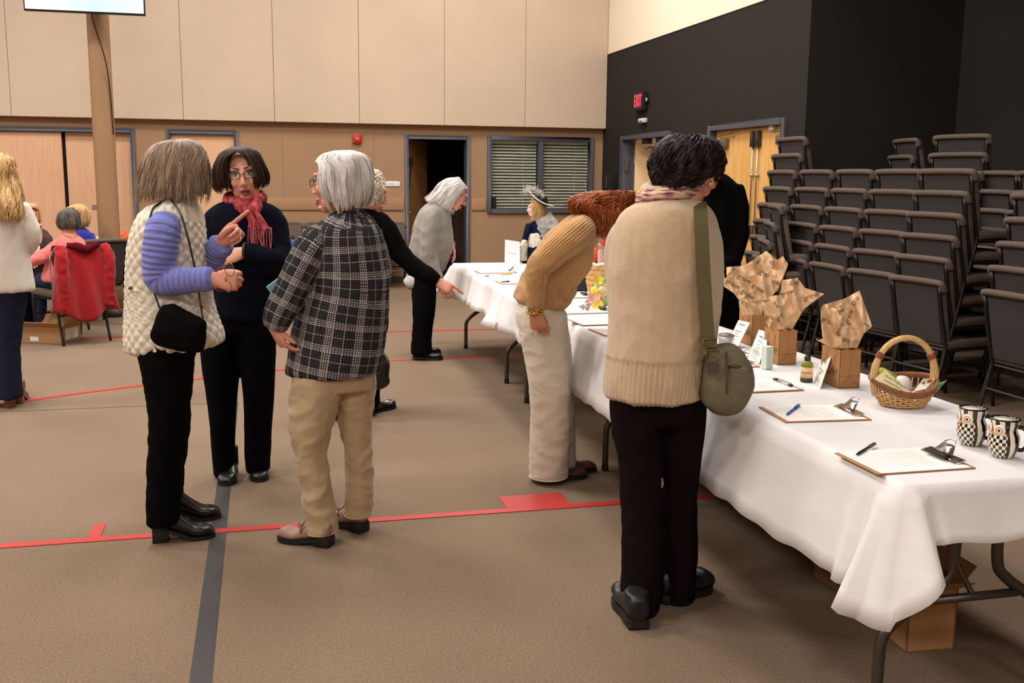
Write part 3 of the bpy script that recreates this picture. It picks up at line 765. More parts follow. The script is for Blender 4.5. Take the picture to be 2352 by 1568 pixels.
def head_parts(c, R, s=1.0, neck_to=None, neck_r=.052):
    mb = MB()
    def e(p, r, n=16, m=11): mb.ell(np.asarray(c) + R @ (np.array(p) * s), np.array(r) * s, n, m, R)
    e((0, -.016, .038), (.069, .088, .072)); e((0, .03, -.02), (.063, .06, .092)); e((0, .056, -.098), (.03, .028, .024))
    for q in (-1, 1):
        e((q * .036, .018, -.075), (.026, .045, .036)); e((q * .037, .066, -.028), (.022, .02, .024)); e((q * .077, -.006, -.008), (.010, .02, .033))
        e((q * .0115, .1, -.038), (.0085, .011, .008)); e((q * .03, .078, .034), (.024, .016, .010))
    mb.tube([np.asarray(c) + R @ (np.array(p) * s) for p in ((0, .082, .022), (0, .095, 0), (0, .108, -.028))], np.array([.008, .0095, .012]) * s, 12)
    e((0, .108, -.033), (.0125, .013, .0105)); e((0, .086, -.066), (.023, .014, .0075)); e((0, .084, -.08), (.019, .014, .0085))
    if neck_to is not None:
        a = np.asarray(c) + R @ (np.array((0, -.02, -.03)) * s); b = np.asarray(neck_to)
        mb.tube(spline([a, (a + b) / 2 + R @ np.array((0, .004, 0)), b], 8), [neck_r * s] * 6 + [neck_r * 1.1 * s, neck_r * 1.25 * s], 18)
    return mb
def face_details(c, R, s, parent, brow=BROW, open_mouth=True, glasses=None):
    P = lambda *p: np.asarray(c) + R @ (np.array(p) * s)
    for q in (-1, 1):
        ew = MB().ell(P(q * .0305, .0718, .010), np.array((.0135, .0125, .0085)) * s, 16, 11, R).build('eye', EYEW, parent, True)
        MB().ell(P(q * .0305, .0812, .010), np.array((.0066, .0035, .0064)) * s, 14, 9, R).build('iris', IRIS, ew, True)
        lid = [P(q * .0305 + .0155 * math.cos(a) * 1, .0845 - .005 * abs(math.cos(a)), .0100 + .0075 * math.sin(a)) for a in np.linspace(.1, PI - .1, 9)]
        MB().tube(lid, .0022 * s, 6).build('eyelid', BROW, parent, True)
        br = [P(q * (.012 + .036 * t), .0955 - .012 * t * t, .0345 + .005 * math.sin(t * 2.6)) for t in np.linspace(0, 1, 7)]
        MB().tube(br, [x * s for x in (.0025, .0034, .0034, .003, .0026, .002, .001)], 6).build('eyebrow', brow, parent, True)
    up = [P(.026 * t, .0995 - .016 * t * t, -.0655 + .002 * (abs(t) < .5) - .003 * abs(t)) for t in np.linspace(-1, 1, 11)]
    lo = [P(.024 * t, .0985 - .016 * t * t, -.0815 + .008 * t * t) for t in np.linspace(-1, 1, 11)]
    rr = [s * .0045 * math.sqrt(max(.03, 1 - t * t)) for t in np.linspace(-1, 1, 11)]
    MB().tube(up, rr, 8).build('upper_lip', LIPS, parent, True); MB().tube(lo, [x * 1.15 for x in rr], 8).build('lower_lip', LIPS, parent, True)
    if open_mouth: MB().ell(P(0, .0945, -.073), np.array((.02, .006, .0055)) * s, 14, 7, R).build('mouth', M('mouth_dark', (70, 26, 24), .6), parent, True)
    if glasses is not None:
        g = MB(); ln_ = MB()
        for q in (-1, 1):
            ring = [P(q * .0335 + .0245 * math.copysign(abs(math.cos(a)) ** .7, math.cos(a)), .1035 - .006 * abs(math.cos(a)) * (1 if math.cos(a) * q > 0 else 0), .006 + .0175 * math.copysign(abs(math.sin(a)) ** .8, math.sin(a))) for a in np.linspace(0, 2 * PI, 25)]
            g.tube(ring, .0018 * s, 6)
            ctr = P(q * .0335, .1, .006); ln_.add([ctr] + ring[:-1], [(0, 1 + i, 1 + (i + 1) % 24) for i in range(24)])
            g.tube([P(q * .058, .098, .012), P(q * .079, .06, .012), P(q * .083, .0, .004), P(q * .082, -.02, -.012)], .0017 * s, 6)
        g.tube([P(-.009, .106, .008), P(0, .109, .011), P(.009, .106, .008)], .0017 * s, 6)
        go = g.build('glasses', glasses, parent, True); ln_.build('lens', LENS, go)
LENS = NT('spectacle_lens'); LENS.color((.9, .92, .95)); LENS.set(Roughness=.02, Alpha=.06); LENS = LENS.m
# ---- hands
def hand_mesh(W, d, nrm, s=1, curls=(.3, .35, .4, .45), spread=.06, thumb=(.7, .3), size=1.0, bones=None):
    """W wrist, d finger direction, nrm back of the hand, s=+1 thumb on local +x; curls in radians per joint"""
    y = np.asarray(d, float); y /= np.linalg.norm(y); z = np.asarray(nrm, float); z = z - y * (z @ y); z /= np.linalg.norm(z); x = np.cross(y, z)
    R = np.stack([x, y, z], 1); mb = MB()
    def Q(p): return np.asarray(W) + R @ (np.array([p[0] * s, p[1], p[2]]) * size)
    C = []; A1 = []; A2 = []
    for (yy, wd, th, zz) in ((-.03, .026, .02, 0), (0, .027, .019, 0), (.025, .034, .0175, 0), (.055, .041, .0155, 0), (.08, .042, .0135, 0), (.096, .037, .010, -.001)):
        C.append(Q((0, yy, zz))); A1.append(R @ np.array([wd, 0, 0]) * size); A2.append(R @ np.array([0, 0, th]) * size)
    v, f = Loft(C, A1, A2, 18, 2.4).mesh(); mb.add(v, f)
    kn = [(.029, .090), (.0095, .096), (-.0105, .093), (-.0285, .083)]; L = [(.042, .026, .022), (.046, .029, .023), (.042, .027, .022), (.033, .021, .020)]; rad = [.0088, .0092, .0087, .0076]
    for i in range(4):
        cu = curls[i] if isinstance(curls[i], (tuple, list)) else (curls[i], curls[i] * 1.15, curls[i] * .75)
        p = np.array([kn[i][0], kn[i][1] - .012, 0.001]); a = 0; sp = spread * (1.5 - i); pts = [Q(p)]
        for j in range(3):
            a += cu[j]; ln = L[i][j] + (.012 if j == 0 else 0)
            p = p + ln * np.array([math.sin(sp) * math.cos(a), math.cos(a) * math.cos(sp), -math.sin(a)]); pts.append(Q(p))
        S = spline(pts, 13); r = np.interp(np.linspace(0, 1, 13), [0, .35, .62, .9, 1], [rad[i] * 1.08, rad[i] * 1.02, rad[i] * .95, rad[i] * .85, rad[i] * .6]) * size
        v, f = tube(S, r, 10); mb.add(v, f)
    t0 = np.array([.018, .012, -.006]); ta, tc = thumb
    d1 = np.array([math.sin(ta), math.cos(ta), -.25]); d1 /= np.linalg.norm(d1); d2 = np.array([math.sin(ta - tc), math.cos(ta - tc), -.25 - tc * .5]); d2 /= np.linalg.norm(d2)
    p1 = t0 + d1 * .045; p2 = p1 + (d1 * .5 + d2 * .5) * .034; p3 = p2 + d2 * .027
    S = spline([Q(t0), Q(p1), Q(p2), Q(p3)], 12); v, f = tube(S, np.interp(np.linspace(0, 1, 12), [0, .3, .7, .95, 1], [.014, .0125, .0105, .009, .006]) * size, 10); mb.add(v, f)
    return mb
def join_meshes(name, parts, mat, parent=None):
    """parts: list of meshes -> one mesh object"""
    V = []; Fc = []
    for me in parts:
        n = len(V); v, _ = mesh_np(me); V += list(v); Fc += [tuple(i + n for i in f) for f in faces_of(me)]; bpy.data.meshes.remove(me)
    return mobj(name, V, Fc, mat, parent, True)
def person(label, g, lofts, head, hands, skin, head_voxel=.0045, k=.86, group=None, glasses=None, brow=BROW, mouth=False, eyes=True):
    """the body: one mesh (trunk and limbs inside the clothes, head, neck, hands); clothes become its children"""
    V = []; Fc = []
    for l in lofts:
        v, f = l.mesh(k); n = len(V); V += list(v); Fc += [tuple(i + n for i in q) for q in f]
    parts = [remesh(V, Fc, .02, 3)]
    c, R, s, nk = head
    mb = head_parts(c, R, s, nk); parts.append(remesh(mb.v, mb.f, head_voxel, 5, .5))
    for h in hands: parts.append(remesh(h.v, h.f, .0034, 4, .5))
    o = join_meshes('person', parts, skin); tag(o, label, 'person', group)
    if eyes: face_details(c, R, s, o, brow, mouth, glasses)
    return o
# ---- hair
def hair_mat(name, lo, mid, hi, rough=.42):
    t = NT(name); v = t.attr('pc'); f = t.noise(t.map(v, (230, 9, 40)), 1, 3); f2 = t.noise(t.map(v, (40, 5, 8)), 1, 3)
    q = t.math('ADD', t.math('MULTIPLY', f, .6), t.math('MULTIPLY', f2, .4))
    t.color(t.ramp(q, [(.33, srgb(lo)), (.5, srgb(mid)), (.66, srgb(hi))])); t.set(Roughness=rough); t.b.inputs['Specular IOR Level'].default_value = .22
    t.bump(f, .6, .004); return t.m
def hair(name, C, A1, A2, mat, parent, open_ang=None, psi=0., nst=1200, wave=(0, 0), fuzz=.004, lw=.0016, nu=64, seed=1, curl=0., tip=.02, rag=.10, thick=.8, clump=.8, helix=None, ns=9):
    """a shell of hair (rings from the crown down), open towards psi by open_ang(t) half-angle, with strands lying on it"""
    r = np.random.default_rng(seed); m = 30
    K = spline(np.hstack([C, A1, A2]), m); C, A1, A2 = K[:, :3], K[:, 3:6], K[:, 6:9]
    L = np.concatenate([[0], np.cumsum(np.linalg.norm(np.diff(C, axis=0), axis=1) + .35 * np.abs(np.diff(np.linalg.norm(A1, axis=1))))])
    def S(u, t, sc=1.):
        """u in 0..1 around, t in 0..1 down"""
        rg = 1 - rag * (.5 + .5 * np.sin(u * 57 + seed)) * (.5 + .5 * np.sin(u * 23 + 2 * seed)) - rag * .6 * (.5 + .5 * np.sin(u * 141 + 3 * seed))
        x = np.clip(t * np.where(t > .5, 1 + (rg - 1) * (t - .5) * 2, 1), 0, 1) * (m - 1); i = np.minimum(x.astype(int), m - 2); w_ = (x - i)[:, None]
        c = C[i] * (1 - w_) + C[i + 1] * w_; a1 = A1[i] * (1 - w_) + A1[i + 1] * w_; a2 = A2[i] * (1 - w_) + A2[i + 1] * w_
        op = np.array([open_ang(q) for q in t]) if open_ang else np.zeros(len(t))
        ang = psi + op + u * (2 * PI - 2 * op)
        bump_ = 1 + clump * .10 * (np.sin(ang * 7 + 3 * t + seed) * .6 + np.sin(ang * 13 - 5 * t + 2 * seed) * .5 + np.sin(ang * 23 + 2) * .3) * np.clip(t * 2, 0, 1)
        if wave[0]: bump_ = bump_ + wave[0] * np.sin(t * wave[1] + np.sin(ang * 3 + seed) * 2)
        return c + (sc * bump_)[:, None] * (a1 * np.cos(ang)[:, None] + a2 * np.sin(ang)[:, None])
    V = []; Cc = []; Fc = []; nv = m
    U, T = np.meshgrid(np.linspace(0, 1, nu), np.linspace(0, .90, nv)); rr = .5 + rag * (np.sin(np.linspace(0, 1, nu) * 90 + seed) * .5)
    for sc in (1., thick):
        p = S(U.ravel(), T.ravel(), np.full(U.size, sc)); V += list(p); Cc += [(u * .45, t * L[-1], sc) for u, t in zip(U.ravel(), T.ravel())]
    n0 = nu * nv
    for k in range(nv - 1):
        for i in range(nu - 1):
            a, b, c, d = k * nu + i, k * nu + i + 1, (k + 1) * nu + i + 1, (k + 1) * nu + i
            Fc.append((a, d, c, b)); Fc.append((n0 + a, n0 + b, n0 + c, n0 + d))
    for i in range(nu - 1):
        a, b = (nv - 1) * nu + i, (nv - 1) * nu + i + 1; Fc.append((a, n0 + a, n0 + b, b))
    for k in range(nv - 1):
        for i in (0, nu - 1):
            a, d = k * nu + i, (k + 1) * nu + i; Fc.append((a, n0 + a, n0 + d, d))
    # strands
    ns = 22 if helix else ns
    nc = max(30, nst // 14); uc = r.uniform(0, 1, nc); u0 = np.clip(uc[r.integers(0, nc, nst)] + r.normal(0, .008, nst), 0, 1); u0 = np.where(r.uniform(0, 1, nst) < .4, r.uniform(0, 1, nst), u0); t0 = r.uniform(0, .35, nst) ** 1.3; t1 = np.clip(t0 + r.uniform(.35, 1.0, nst), .3, 1) ; ext = r.uniform(0, tip, nst) * (t1 > .97)
    off = r.uniform(.0, 1, nst) ** 2 * fuzz; ph = r.uniform(0, 6, nst); du = r.normal(0, .02, nst); wd = lw * r.uniform(.6, 1.4, nst)
    P = np.zeros((nst, ns, 3)); axis_dir = C[-1] - C[-4]; axis_dir /= np.linalg.norm(axis_dir)
    for k in range(ns):
        f = k / (ns - 1); t = t0 + (t1 - t0) * f; u = np.clip(u0 + du * f + curl * np.sin(f * 9 + ph) * .02, 0, 1)
        p = S(u, t, 1 + 0 * t); c = S(u, t, .0 * t)
        o_ = p - c; o_ /= np.linalg.norm(o_, axis=1)[:, None] + 1e-9
        lift = off + .002 + curl * .010 * (np.sin(f * 11 + ph * 2) + .6) * f
        P[:, k] = p + o_ * lift[:, None] + axis_dir * (ext * max(0, f - .5) * 2)[:, None]
    Tn = np.gradient(P, axis=1); Tn /= np.linalg.norm(Tn, axis=2)[..., None] + 1e-9
    cen = C.mean(0); O = P - cen; O -= Tn * (O * Tn).sum(2)[..., None]; O /= np.linalg.norm(O, axis=2)[..., None] + 1e-9
    Sd = np.cross(Tn, O); n1 = len(V)
    if helix:
        fz = np.linspace(0, 1, ns)[None, :]; hp = ph[:, None] + helix[1] * 2 * PI * fz * r.uniform(.7, 1.3, nst)[:, None]; hr = (helix[0] * r.uniform(.5, 1.2, nst))[:, None] * np.clip(fz * 3, .2, 1)
        P = P + O * (hr * (.3 + np.cos(hp)))[..., None] + Sd * (hr * np.sin(hp))[..., None]
    tap = np.interp(np.linspace(0, 1, ns), [0, .12, .3, .8, .93, 1], [.5, .9, 1, .9, .55, .12])
    for q, (so, oo) in enumerate(((-1, 0), (1, 0), (0, .8))):
        pass
    G = np.stack([P - Sd * (wd[:, None] * tap)[..., None], P + Sd * (wd[:, None] * tap)[..., None], P + O * (wd[:, None] * tap * .8)[..., None]], 2)   # nst, ns, 3, 3
    V = np.vstack([np.array(V), G.reshape(-1, 3)])
    cc = np.zeros((nst, ns, 3, 3)); cc[..., 0] = (u0 * .45 + r.uniform(-.2, .2, nst))[:, None, None]; cc[..., 1] = np.linspace(0, L[-1], ns)[None, :, None]; cc[..., 2] = r.uniform(0, 1, nst)[:, None, None]
    Cc = np.vstack([np.array(Cc), cc.reshape(-1, 3)])
    base = n1 + np.arange(nst)[:, None] * (ns * 3) + np.arange(ns - 1)[None, :] * 3; base = base.ravel()
    for (a, b) in ((0, 2), (2, 1)):
        Fc += list(zip((base + a).tolist(), (base + b).tolist(), (base + 3 + b).tolist(), (base + 3 + a).tolist()))
    me = bpy.data.meshes.new(name); me.from_pydata(V.tolist(), [], Fc); me.update(); pc_attr(me, Cc)
    return oobj(name, me, mat, parent, True)
def hair_px(name, pl, rows_, mat, parent, **kw):
    """rows (xl,yl,xr,yr,half depth,off) from the crown down"""
    C = []; A1 = []; A2 = []
    for r_ in rows_:
        off = r_[5] if len(r_) > 5 else 0; A, B = pl.pt(r_[0], r_[1], off), pl.pt(r_[2], r_[3], off); C.append((A + B) / 2); A1.append((B - A) / 2 * .95); A2.append(NF * r_[4])
    return hair(name, np.array(C), np.array(A1), np.array(A2), mat, parent, **kw)
# ---- shoes
def shoe(name, heel, d, mat, solemat, parent, L=.25, w=.043, h=.075, lift=.012, heel_h=0., shaft=0., toe=.035, blunt=1., strap=None):
    """heel point on the floor, d pointing to the toe"""
    y = np.array([d[0], d[1], 0.]); y /= np.linalg.norm(y); x = np.cross(y, UP); hp = np.array([heel[0], heel[1], 0.])
    def Q(a, b, c): return hp + x * a + y * b + UP * c
    base = lambda t: lift + heel_h * max(0, 1 - t / .62) ** .8
    C = []; A1 = []; A2 = []
    for t, ww, top in ((.0, .55, h * .92), (.04, .72, h), (.2, .82, h), (.35, .82, h * .98), (.5, .9, h * .78), (.68, 1.0, h * .6), (.82, .96, toe * 1.15), (.93, .74 * blunt ** .5, toe * .95), (1.0, .35 * blunt, toe * .55)):
        b = base(t); tp = b + top; C.append(Q(0, t * L, (b + tp) / 2)); A1.append(x * w * ww); A2.append(UP * (tp - b) / 2)
    K = spline(np.hstack([C, A1, A2]), 26); up = Loft(K[:, :3], K[:, 3:6], K[:, 6:9], 22, 2.6)
    lofts = [up]
    if shaft: lofts.append(limb3([np.append(Q(0, .05, base(0) + .02), .042), np.append(Q(0, .055, heel_h + h * .8), .043), np.append(Q(0, .05, shaft), .042)]))
    V = []; Fc = []
    for l in lofts:
        v, f = l.mesh(); n = len(V); V += list(v); Fc += [tuple(i + n for i in q) for q in f]
    me = remesh(V, Fc, .006, 4); o = oobj(name, me, mat, parent, True)
    # sole
    S = []; ts = np.linspace(0, 1, 14)
    prof = np.interp(ts, [0, .04, .2, .4, .68, .85, .95, 1], [.5, .74, .84, .8, 1.02, .95, .68, .3])
    Vs = [];
    for s_ in (1, 0):
        for t, p in zip(ts, prof):
            zb = base(t); 
            for q in (-1, 1): Vs.append(Q(q * p * w * 1.03, t * L * 1.015 - .002, (zb + .006) if s_ else max(0.0005, zb - lift + (0 if t > .5 or not heel_h else .0))))
    n = len(ts) * 2; Fs = []
    for i in range(len(ts) - 1):
        a = 2 * i; Fs += [(a, a + 1, a + 3, a + 2), (n + a + 2, n + a + 3, n + a + 1, n + a), (a + 2, n + a + 2, n + a, a), (a + 1, n + a + 1, n + a + 3, a + 3)]
    Fs += [(0, n, n + 1, 1), (n - 2, n - 1, 2 * n - 1, 2 * n - 2)]
    mobj('sole', Vs, Fs, solemat, o, False)
    if heel_h:
        MB().obox(Q(0, .034, (heel_h) / 2 + .004), x * w * .74, y * .032, UP * (heel_h / 2 + .0035)).build('heel', solemat, o, bevel=.004)
    if strap is not None: strap(Q, o)
    return o
def foot_loft(heel, d):
    y = np.array([d[0], d[1], 0.]); y /= np.linalg.norm(y); hp = np.array([heel[0], heel[1], 0.])
    return limb3([np.append(hp + y * .045 + UP * .095, .028), np.append(hp + y * .05 + UP * .05, .027), np.append(hp + y * .12 + UP * .034, .018), np.append(hp + y * .18 + UP * .028, .012)])
# ---- cloth materials
def knit(name, col, var=.1, rib=0., rib_dir=0, fuzz=500, rough=.95, streak=None, ribdepth=.35):
    t = NT(name); v = t.attr('pc'); o_ = t.obj(); c = srgb(col); n_ = t.noise(o_, fuzz, 3, .7); n2 = t.noise(o_, 18, 3)
    q = t.math('ADD', t.math('MULTIPLY', n_, .65), t.math('MULTIPLY', n2, .35))
    t.color(t.ramp(q, [(.3, tuple(x * (1 - var) for x in c)), (.7, tuple(min(1, x * (1 + var)) for x in c))]))
    t.set(Roughness=rough); t.b.inputs['Specular IOR Level'].default_value = .12; t.b.inputs['Sheen Weight'].default_value = .2 if sum(c) > .25 else 0.; t.b.inputs['Sheen Roughness'].default_value = .5; t.b.inputs['Specular IOR Level'].default_value = .12 if sum(c) > .25 else .04
    h = t.math('MULTIPLY', n_, .3)
    if rib:
        s = t.sep(v); w_ = t.math('SINE', t.math('MULTIPLY', s[rib_dir], 2 * PI / rib)); h = t.math('ADD', h, w_); t.bump(h, ribdepth, rib * .35)
    else: t.bump(n_, .5, .003)
    return t.m
# ================================================================ people
BLKCL = knit('black_trousers', (11, 10, 11), .25, fuzz=300); NAVY = knit('navy_wool', (19, 20, 31), .2, fuzz=600); NAVYT = knit('navy_trousers', (12, 12, 17), .2, fuzz=500)
BLEATH = M('black_leather', (16, 14, 14), .32, .1, 40, .1, 300); BSOLE = M('black_sole', (12, 11, 11), .6)
# ---------------------------------------------------------------- woman in the cream quilted vest
pl = Plane(-.42, 4.33)
vest = rows(pl, [(458, 390, 446, .075), (470, 357, 450, .12), (492, 327, 458, .165), (530, 310, 464, .182), (580, 301, 468, .18), (640, 297, 474, .175), (700, 295, 486, .178), (745, 294, 498, .182)], 26)
vest2 = sect(pl, [(297, 640, 474, 640, .175), (295, 700, 486, 695, .178), (294, 745, 498, 735, .182), (294, 782, 508, 765, .186), (296, 801, 510, 782, .18)], 16)
collar = sect(pl, [(388, 448, 440, 446, .062), (386, 470, 450, 462, .075)], 8)
armN = limb(pl, [(384, 510, -.12, .054), (374, 530, -.165, .065), (367, 580, -.18, .064), (364, 622, -.18, .06), (374, 645, -.18, .057), (420, 644, -.19, .052), (487, 641, -.2, .046)], 34)
armF = limb(pl, [(425, 505, .12, .055), (445, 560, .16, .06), (452, 615, .16, .055), (470, 618, .12, .052), (498, 575, .05, .05), (510, 560, .02, .05)], 30)
tor = rows(pl, [(470, 380, 446, .09), (520, 320, 455, .15), (640, 310, 460, .15), (790, 320, 470, .15)])
legN = rows(pl, [(770, 318, 448, .12, -.06), (830, 326, 442, .105, -.08), (900, 338, 437, .095, -.085), (960, 346, 432, .085, -.085), (1020, 343, 424, .08, -.085), (1090, 341, 416, .075, -.085), (1160, 340, 412, .07, -.085), (1200, 339, 408, .066, -.085)])
legF = rows(pl, [(770, 325, 448, .11, .06), (900, 345, 437, .09, .085), (1000, 358, 432, .08, .09), (1080, 362, 420, .072, .09), (1140, 366, 416, .066, .09), (1170, 366, 414, .06, .09)])
hN = gz(350, 1243); dN = gz(470, 1230) - gz(345, 1241); hF = gz(372, 1199); dF = gz(470, 1188) - gz(372, 1197)
hc = pl.pt(411, 396, .0); HR = basis(vdir(.62, .78), .05)
handN = hand_mesh(pl.pt(486, 641, -.2), vdir(1, .1) + UP * -.05, -NF + .25 * UP, -1, (1.15, 1.2, 1.2, 1.15), .02, (.35, .5), 1.0)
handF = hand_mesh(pl.pt(508, 556, .02), vdir(.76, -.05) + UP * .58, NF * .9 - RT * .2 + UP * .25, 1, ((.05, .08, .05), (1.25, 1.5, .7), (1.35, 1.5, .7), (1.4, 1.5, .7)), .02, (.15, .35), 1.0)
p = person('woman in a cream quilted vest over blue sleeves, pointing with one hand', pl.g, [tor, armN, armF, legN, legF, foot_loft(hN, dN), foot_loft(hF, dF)], (hc, HR, 1.0, pl.pt(405, 478, 0)), [handN, handF], SKIN2, brow=BROWG)
BLUEK = knit('periwinkle_knit', (122, 126, 196), .08, .021, 1, 700, ribdepth=.5)
garment('sweater', [tor, armN, armF], BLUEK, p, .010, 4, (.003, (14, 14, 26)), disp=lambda C, P: np.where(C[:, 2] > 0, .0011 * np.sin(C[:, 1] * 2 * PI / .021), 0))
VESTM = NT('cream_quilting'); v_ = VESTM.obj(); n_ = VESTM.noise(v_, 260, 3); n2 = VESTM.noise(v_, 45, 3)
VESTM.color(VESTM.ramp(n2, [(.3, srgb((206, 196, 176))), (.7, srgb((228, 220, 202)))])); VESTM.set(Roughness=.55); VESTM.bump(VESTM.math('ADD', n_, n2), .35, .006); VESTM = VESTM.m
def quilt(C, P):
    s = .05; a = np.abs(np.sin(PI * (C[:, 0] + C[:, 1]) / s)); b = np.abs(np.sin(PI * (C[:, 0] - C[:, 1]) / s)); return .0085 * np.sqrt(a * b) - .003
garment('quilted_vest', [vest, vest2, collar], VESTM, p, .0058, 3, (.004, (7, 7, 4)), disp=quilt)
bandV = [pl.pt(x, y, o) for x, y, o in ((294, 662, -.02), (297, 664, -.09), (307, 667, -.14), (322, 668, -.165))]
MB().tube(spline(bandV, 12), .011, 8).build('waist_tab', VESTM, p, True)
for q, (x, y, o_) in enumerate(((463, 704, -.15), (299, 661, -.155))): MB().ell(pl.pt(x, y, o_), (.008, .008, .008)).build('snap_button', M('antique_brass', (120, 96, 60), .35, metal=.8), p, True)
plv = rows(pl, [(760, 318, 448, .15), (800, 320, 446, .15), (835, 326, 442, .13)]); garment('trousers', [plv, legN, legF], BLKCL, p, .012, 4, (.005, (8, 8, 12)))
shoe('ankle_boot', hN, dN, BLEATH, BSOLE, p, .25, .047, .09, .010, .062, .2, .042); shoe('ankle_boot', hF, dF, BLEATH, BSOLE, p, .25, .047, .09, .010, .062, .2, .042)
HGB = hair_mat('ash_hair', (92, 70, 54), (140, 116, 96), (196, 176, 154))
hair_px('hair', pl, [(398, 321, 424, 319, .03, 0), (362, 332, 450, 328, .075, 0), (340, 356, 466, 350, .095, 0), (329, 388, 474, 380, .105, 0), (322, 415, 477, 410, .108, 0), (315, 438, 478, 436, .108, 0), (313, 452, 476, 462, .10, 0)], HGB, p,
        open_ang=lambda t: .0 if t < .3 else min(.6, (t - .3) * 3), psi=1.05, nst=3400, fuzz=.010, tip=.03, seed=3, lw=.0017)
# the small black bag across her body
o = empty('shoulder_bag', pl.pt(410, 805, -.22), world=True); tag(o, 'small black crossbody bag on the hip of the cream vest', 'bag')
FELT = knit('black_felt', (14, 13, 14), .2)
bagL = sect(pl, [(373, 702, 400, 701, .03, -.23), (366, 716, 436, 719, .042, -.235), (356, 742, 470, 738, .05, -.24), (348, 768, 471, 770, .052, -.24), (362, 788, 467, 800, .045, -.24), (400, 800, 462, 807, .03, -.24)], 24, power=2.6)
garment('pouch', [bagL], FELT, o, .007, 5, (.003, (12, 12, 12)))
st = [pl.pt(x, y, q) for x, y, q in ((376, 461, -.09), (352, 478, -.15), (343, 510, -.19), (338, 560, -.21), (341, 620, -.19), (352, 665, -.2), (366, 706, -.235))]
MB().tube(spline(st, 40), .0042, 6).build('strap', BLEATH, o, True)
st = [pl.pt(x, y, q) for x, y, q in ((392, 456, -.09), (414, 490, -.17), (430, 540, -.19), (442, 590, -.19), (452, 640, -.195), (459, 690, -.2), (467, 740, -.24))]
MB().tube(spline(st, 40), .0042, 6).build('strap', BLEATH, o, True)
# glasses in her hand
o = empty('glasses', pl.pt(520, 640, -.2), world=True); tag(o, 'tortoiseshell glasses dangling from the hand in the blue sleeve', 'glasses')
TORT = M('tortoiseshell', (120, 48, 24), .25, .4, 60)
g = MB(); l2 = MB()
for (cx, cy, rx, ry) in ((527, 618, 11, 15), (522, 657, 9, 13)):
    ring = [pl.pt(cx + rx * math.cos(a) + 3 * math.sin(a), cy + ry * math.sin(a), -.21) for a in np.linspace(0, 2 * PI, 25)]; g.tube(ring, .0016, 6)
    l2.add([pl.pt(cx, cy, -.21)] + ring[:-1], [(0, 1 + i, 1 + (i + 1) % 24) for i in range(24)])
g.tube([pl.pt(522, 632, -.21), pl.pt(517, 639, -.213), pl.pt(519, 646, -.21)], .002, 6)
go = g.build('frame', M('gilt_wire', (170, 120, 80), .3, metal=.8), o, True); l2.build('lens', LENS, go)
MB().tube([pl.pt(528, 603, -.21), pl.pt(505, 615, -.24), pl.pt(495, 625, -.24)], .0028, 6).build('temple', TORT, o, True); MB().tube([pl.pt(515, 668, -.21), pl.pt(500, 668, -.235), pl.pt(492, 660, -.24)], .0028, 6).build('temple', TORT, o, True)
# ---------------------------------------------------------------- woman in the navy blazer
pl = Plane(-.13, 5.02)
jk = rows(pl, [(458, 535, 590, .06), (468, 505, 618, .085), (482, 486, 636, .105), (510, 484, 640, .125), (560, 488, 640, .13), (620, 492, 642, .125), (680, 492, 640, .13), (715, 490, 638, .13), (728, 492, 634, .12)], 26)
aR = limb(pl, [(512, 494, 0, .055), (496, 512, 0, .06), (494, 545, -.02, .057), (496, 590, -.05, .054), (500, 612, -.10, .052), (560, 615, -.125, .046), (620, 608, -.12, .042), (645, 607, -.10, .038)], 34)
aL = limb(pl, [(615, 496, 0, .055), (630, 514, 0, .06), (636, 550, -.02, .058), (640, 585, -.06, .055), (630, 598, -.13, .052), (605, 588, -.175, .046), (566, 578, -.185, .04)], 34)
lR = rows(pl, [(700, 485, 560, .11), (740, 464, 552, .1), (800, 462, 546, .092), (870, 470, 546, .085), (950, 482, 541, .08, .04), (1030, 488, 538, .078, .09), (1088, 493, 541, .082, .12)])
lL = rows(pl, [(700, 560, 640, .11), (740, 552, 636, .1), (800, 551, 632, .092), (870, 557, 630, .085), (950, 563, 625, .08, .04), (1030, 563, 621, .078, .09), (1080, 567, 619, .082, .12)])
dR_ = vdir(.16, -1); dL_ = vdir(.28, -1)
hR_ = gz(519, 1116) - dR_ / np.linalg.norm(dR_) * .25; hL_ = gz(597, 1107) - dL_ / np.linalg.norm(dL_) * .25
fdir = vdir(.16, -.98); HR = basis(fdir, .06, -.12); hc = pl.pt(561, 402, .0)
hand1 = hand_mesh(pl.pt(563, 578, -.19), vdir(-1, -.05) + UP * -.30, -NF * .85 + UP * .5, 1, (.2, .25, .3, .35), .05, (.35, .3), .92)
hand2 = hand_mesh(pl.pt(645, 607, -.09), vdir(1, .1) + UP * -.12, -NF + UP * .3, -1, (.25, .3, .35, .4), .03, (.4, .3), .95)
p = person('woman in a navy blazer and red scarf standing with crossed arms', pl.g, [jk, aR, aL, lR, lL, foot_loft(hR_, dR_), foot_loft(hL_, dL_)], (hc, HR, 1.0, pl.pt(563, 476, .01)), [hand1, hand2], SKIN, .0036, glasses=M('black_frames', (28, 18, 16), .3), mouth=True)
garment('blazer', [jk, aR, aL], NAVY, p, .010, 4, (.005, (9, 9, 8)))
plv = rows(pl, [(690, 500, 632, .105), (720, 490, 634, .11), (760, 470, 632, .1)]); garment('trousers', [plv, lR, lL], NAVYT, p, .012, 4, (.003, (9, 9, 3)))
shoe('shoe', hR_, dR_, BLEATH, BSOLE, p, .255, .045, .062, .012, .02, .15, .036, 1.5); shoe('shoe', hL_, dL_, BLEATH, BSOLE, p, .255, .045, .062, .012, .02, .15, .036, 1.5)
